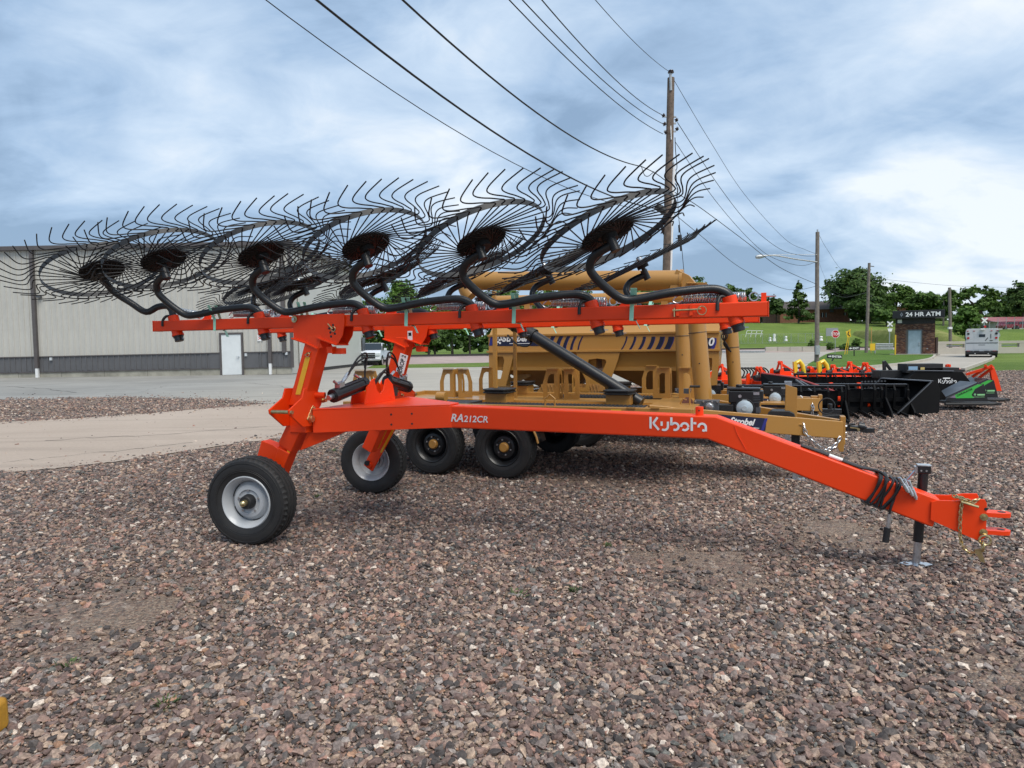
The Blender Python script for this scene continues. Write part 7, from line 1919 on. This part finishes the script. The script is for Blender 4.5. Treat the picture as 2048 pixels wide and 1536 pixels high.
# snow pusher with sloping ribbed side behind the gold tongues
o = gp(1500, 832); o = V((o.x, o.y, 0)); t = thing('snow_pusher', o, 'large dusty dark pusher blade with red top rim behind the engines', 'loader attachment', 'loader attachments parked in rows')
Yp = o.y
def QP(px, py, dy=0): return at(px, py, Yp + dy)
b = B().add([QP(1524, 748, 1.2), QP(1590, 757, .6), QP(1668, 784, -.6), QP(1660, 800, -.6), QP(1585, 800, .4), QP(1527, 790, 1.1)], [(0, 1, 4, 5), (1, 2, 3, 4)])
sh = obj('blade', b, DKG, t, ang=0); md = sh.modifiers.new('s', 'SOLIDIFY'); md.thickness = .05
b = B().tube([QP(1524, 747, 1.2), QP(1590, 756, .6), QP(1668, 783, -.6)], .028, 8); obj('red_rim', b, mat('faded_red_rim', (.35, .05, .04), .5), t)
b = B()
for x0, y0, x1, y1 in ((1592, 760, 1640, 795), (1600, 762, 1650, 790), (1610, 765, 1655, 787), (1586, 770, 1640, 778)): b.bar(QP(x0, y0, .3), QP(x1, y1, -.5), .04, .03)
obj('rib', b, GREY, t, kind='stuff')
b = B().add([QP(1585, 775, .4), QP(1655, 780, -.5), QP(1655, 825, -.5), QP(1585, 825, .4)], [(0, 1, 2, 3)]); sh = obj('back_plate', b, BLACKP, t, ang=0); md = sh.modifiers.new('s', 'SOLIDIFY'); md.thickness = .04
b = B().box(QP(1652, 832, -.9), (.5, .4, .08)).cyl(QP(1650, 826, -.9), QP(1660, 832, -.9), .03, 8); obj('skid_shoe', b, BLACKM, t, bev=.01)
# the big black skeleton bucket
t, Q = bucket(1826, 822, 194, 1.3, .66, 1.02, 'big black bucket with slotted back, nearest of the parked attachments')
# replaced end: sloping brace line
b = B()
for i in range(8):
    for j in range(4): b.box(Q(.30 + i * .085, -.46, .62 - j * .075) , (.035, .02, .03), hv(194), V((-hv(194).y, hv(194).x, 0)), ZD)
obj('slot', b, GREY, t, kind='stuff')
# lettered bucket behind
oB = gp(1925, 800); YB = oB.y
t = thing('high_dump_bucket', V((oB.x, YB, 0)), 'wide black bucket with white maker lettering behind the nearest bucket', 'loader attachment', 'loader attachments parked in rows')
def QB(px, py, dy=0): return at(px, py, YB + dy)
b = B().wprism([QB(1815, 741), QB(1907, 742), QB(1925, 765), QB(1935, 797), QB(1800, 797), QB(1790, 765)], .7, Y_); sh = obj('shell', b, DKG, t, bev=.02)
b = B().bar(QB(1815, 740.5, -.36), QB(1907, 741.5, -.36), .03, .02); obj('top_lip', b, mat('worn_bright_edge', (.16, .17, .19), .35, metal=.3), t)
kub = B()
kubota_o = QB(1876.5, 766.5, -.362)
ob = kubota(kubota_o, X_, ZD, 8.3 * YB / F, sh, TXTWHITE)
b = B().box(QB(1893, 756.5, -.362), (14 * YB / F, .004, 2.4 * YB / F)); obj('small_lettering', b, TXTWHITE, sh)
b = B().box(QB(1840, 736), (.9, .4, .22)).box(QB(1868, 739), (1.0, .4, .10)).box(QB(1890, 741), (.8, .3, .06)); obj('hydraulic_unit', b, BLACKM, t, bev=.01)
b = B().box(QB(1826, 736.5, -.22), (.22, .01, .09)); obj('blue_label', b, mat('pale_blue_label', (.25, .40, .55), .4), t)
b = B().box(QB(1845, 737, -.22), (.10, .01, .06)); obj('amber_label', b, mat('amber_label', (.55, .42, .15), .4), t)
b = B().bar(QB(1768, 722, .2), QB(1769, 748, .2), .07, .07).bar(QB(1768, 722, .2), QB(1785, 745, .2), .07, .06).box(QB(1776, 748, .2), (.6, .4, .2)); obj('black_stand', b, BLACKP, label='black bent arm standing left of the lettered bucket', category='tractor implement', bev=.01)
# two green side labelled cutters
GRN = mat('lime_green_vinyl', (.05, .42, .06), .4); PUR = mat('grey_purple_vinyl', (.22, .17, .24), .4)
def cutter(dx, dy, s, lab, orange):
    Yc = gp(1935, 822).y * (1 if s == 1 else 1.13); t = thing('skid_cutter', V((at(1940 + dx, 800, Yc).x, Yc, 0)), lab, 'loader attachment', 'green labelled cutters')
    def C(px, py, d=0): return at(px + dx, py + dy, Yc + d)
    b = B().wprism([C(1893, 796), C(1957, 767), C(1967, 768), C(1974, 795), C(1976, 803), C(1890, 803)], .03, Y_); sp_ = obj('side_panel', b, BLACKP, t, bev=.004)
    b = B().add([C(1899, 795, -.02), C(1910, 790, -.02), C(1913, 796, -.02)], [(0, 1, 2)]); obj('purple_print', b, PUR, sp_, ang=0)
    b = B().add([C(1910, 790, -.021), C(1956, 768.5, -.021), C(1966, 769, -.021), C(1950, 778, -.021), C(1943, 790, -.021), C(1948, 796, -.021), C(1912, 796.5, -.021)], [tuple(range(7))]); obj('green_print', b, GRN, sp_, ang=0)
    e1 = (C(1957, 767) - C(1893, 796)).normalized(); e2 = V((-e1.z, 0, e1.x))
    text('panel_lettering', 'CAVE-N-ATOR', 5.2 * Yc / F, C(1914, 793.5, -.024), e1, e2, BLK, sp_, bold=.02, shear=.2, th=.001, xs=.98)
    b = B().cyl(C(1950, 789, -.02), C(1950, 789, -.026), 2.2 * Yc / F, 12).box(C(1962, 789.5, -.024), (15 * Yc / F, .003, 3.2 * Yc / F)).box(C(1957, 794, -.024), (24 * Yc / F, .003, .8 * Yc / F)); obj('maker_print', b, mat('pale_green_print', (.25, .55, .25), .4), sp_)
    b = B().add([C(1884, 784, .9), C(1921, 764, .9), C(1957, 767, 0), C(1893, 796, 0)], [(0, 1, 2, 3)]); q_ = obj('deck', b, BLACKP, t, ang=0); md = q_.modifiers.new('s', 'SOLIDIFY'); md.thickness = .03
    b = B().box(C(1935, 805, .45), (80 * Yc / F, .9, .05)).tube([C(1890, 808), C(1985, 808), C(1993, 806)], .035, 8); obj('skid', b, BLACKM, t)
    if orange:
        b = B()
        obj('orange_mast', B().wprism([C(1958, 740, .5), C(1966, 740, .5), C(1975, 765, .5), C(1982, 790, .5), C(1972, 790, .5), C(1962, 765, .5)], .06, Y_), ORANGE, t, bev=.004)
        for k, (x0, y0, x1, y1) in enumerate(((1960, 742, 1912, 757), (1954, 742, 1925, 762), (1966, 743, 1938, 764))): obj('orange_brace', B().bar(C(x0, y0, .4), C(x1, y1, .6), .07, .06), ORANGE, t)
        for x in (1951, 1962): obj('hook', B().cyl(C(x, 740, .38), C(x, 740, .5), 3 * Yc / F, 12), ORANGE, t, bev=.004)
cutter(0, 0, 1, 'front green and black labelled cutter at the right end of the row', False)
cutter(20, -8, 2, 'rear green labelled cutter with orange mast at the right end of the row', True)
# rack of black tines behind the gold tubes
q = gp(1500, 757); t = thing('tine_rack', V((q.x, q.y, 0)), 'row of black curved tines behind the gold auger tube', 'tractor implement')
for k in range(9):
    p = at(1484 + 6 * k, 756, q.y); b = B().tube(smooth([p, p + V((.1, 0, .25)), p + V((-.08, 0, .42)), p + V((-.22, 0, .40))], 4), .03, 6); obj('tine', b, BLACKM, t)
b = B().bar(at(1480, 757, q.y), at(1540, 757, q.y), .1, .1); obj('tool_bar', b, BLACKM, t)
# yellow steel corner of another machine at the left edge
YO = mat('weathered_amber_paint', (.62, .33, .03), .5, dirt=(.30, .14, .02), nscale=9)
q = gp(-19, 1478); b = B().box(q + ZD * .07, (.055, .16, .14)); o_ = obj('amber_steel_block', b, YO, label='worn amber steel block at the left edge of the foreground gravel', category='steel block', bev=.03)
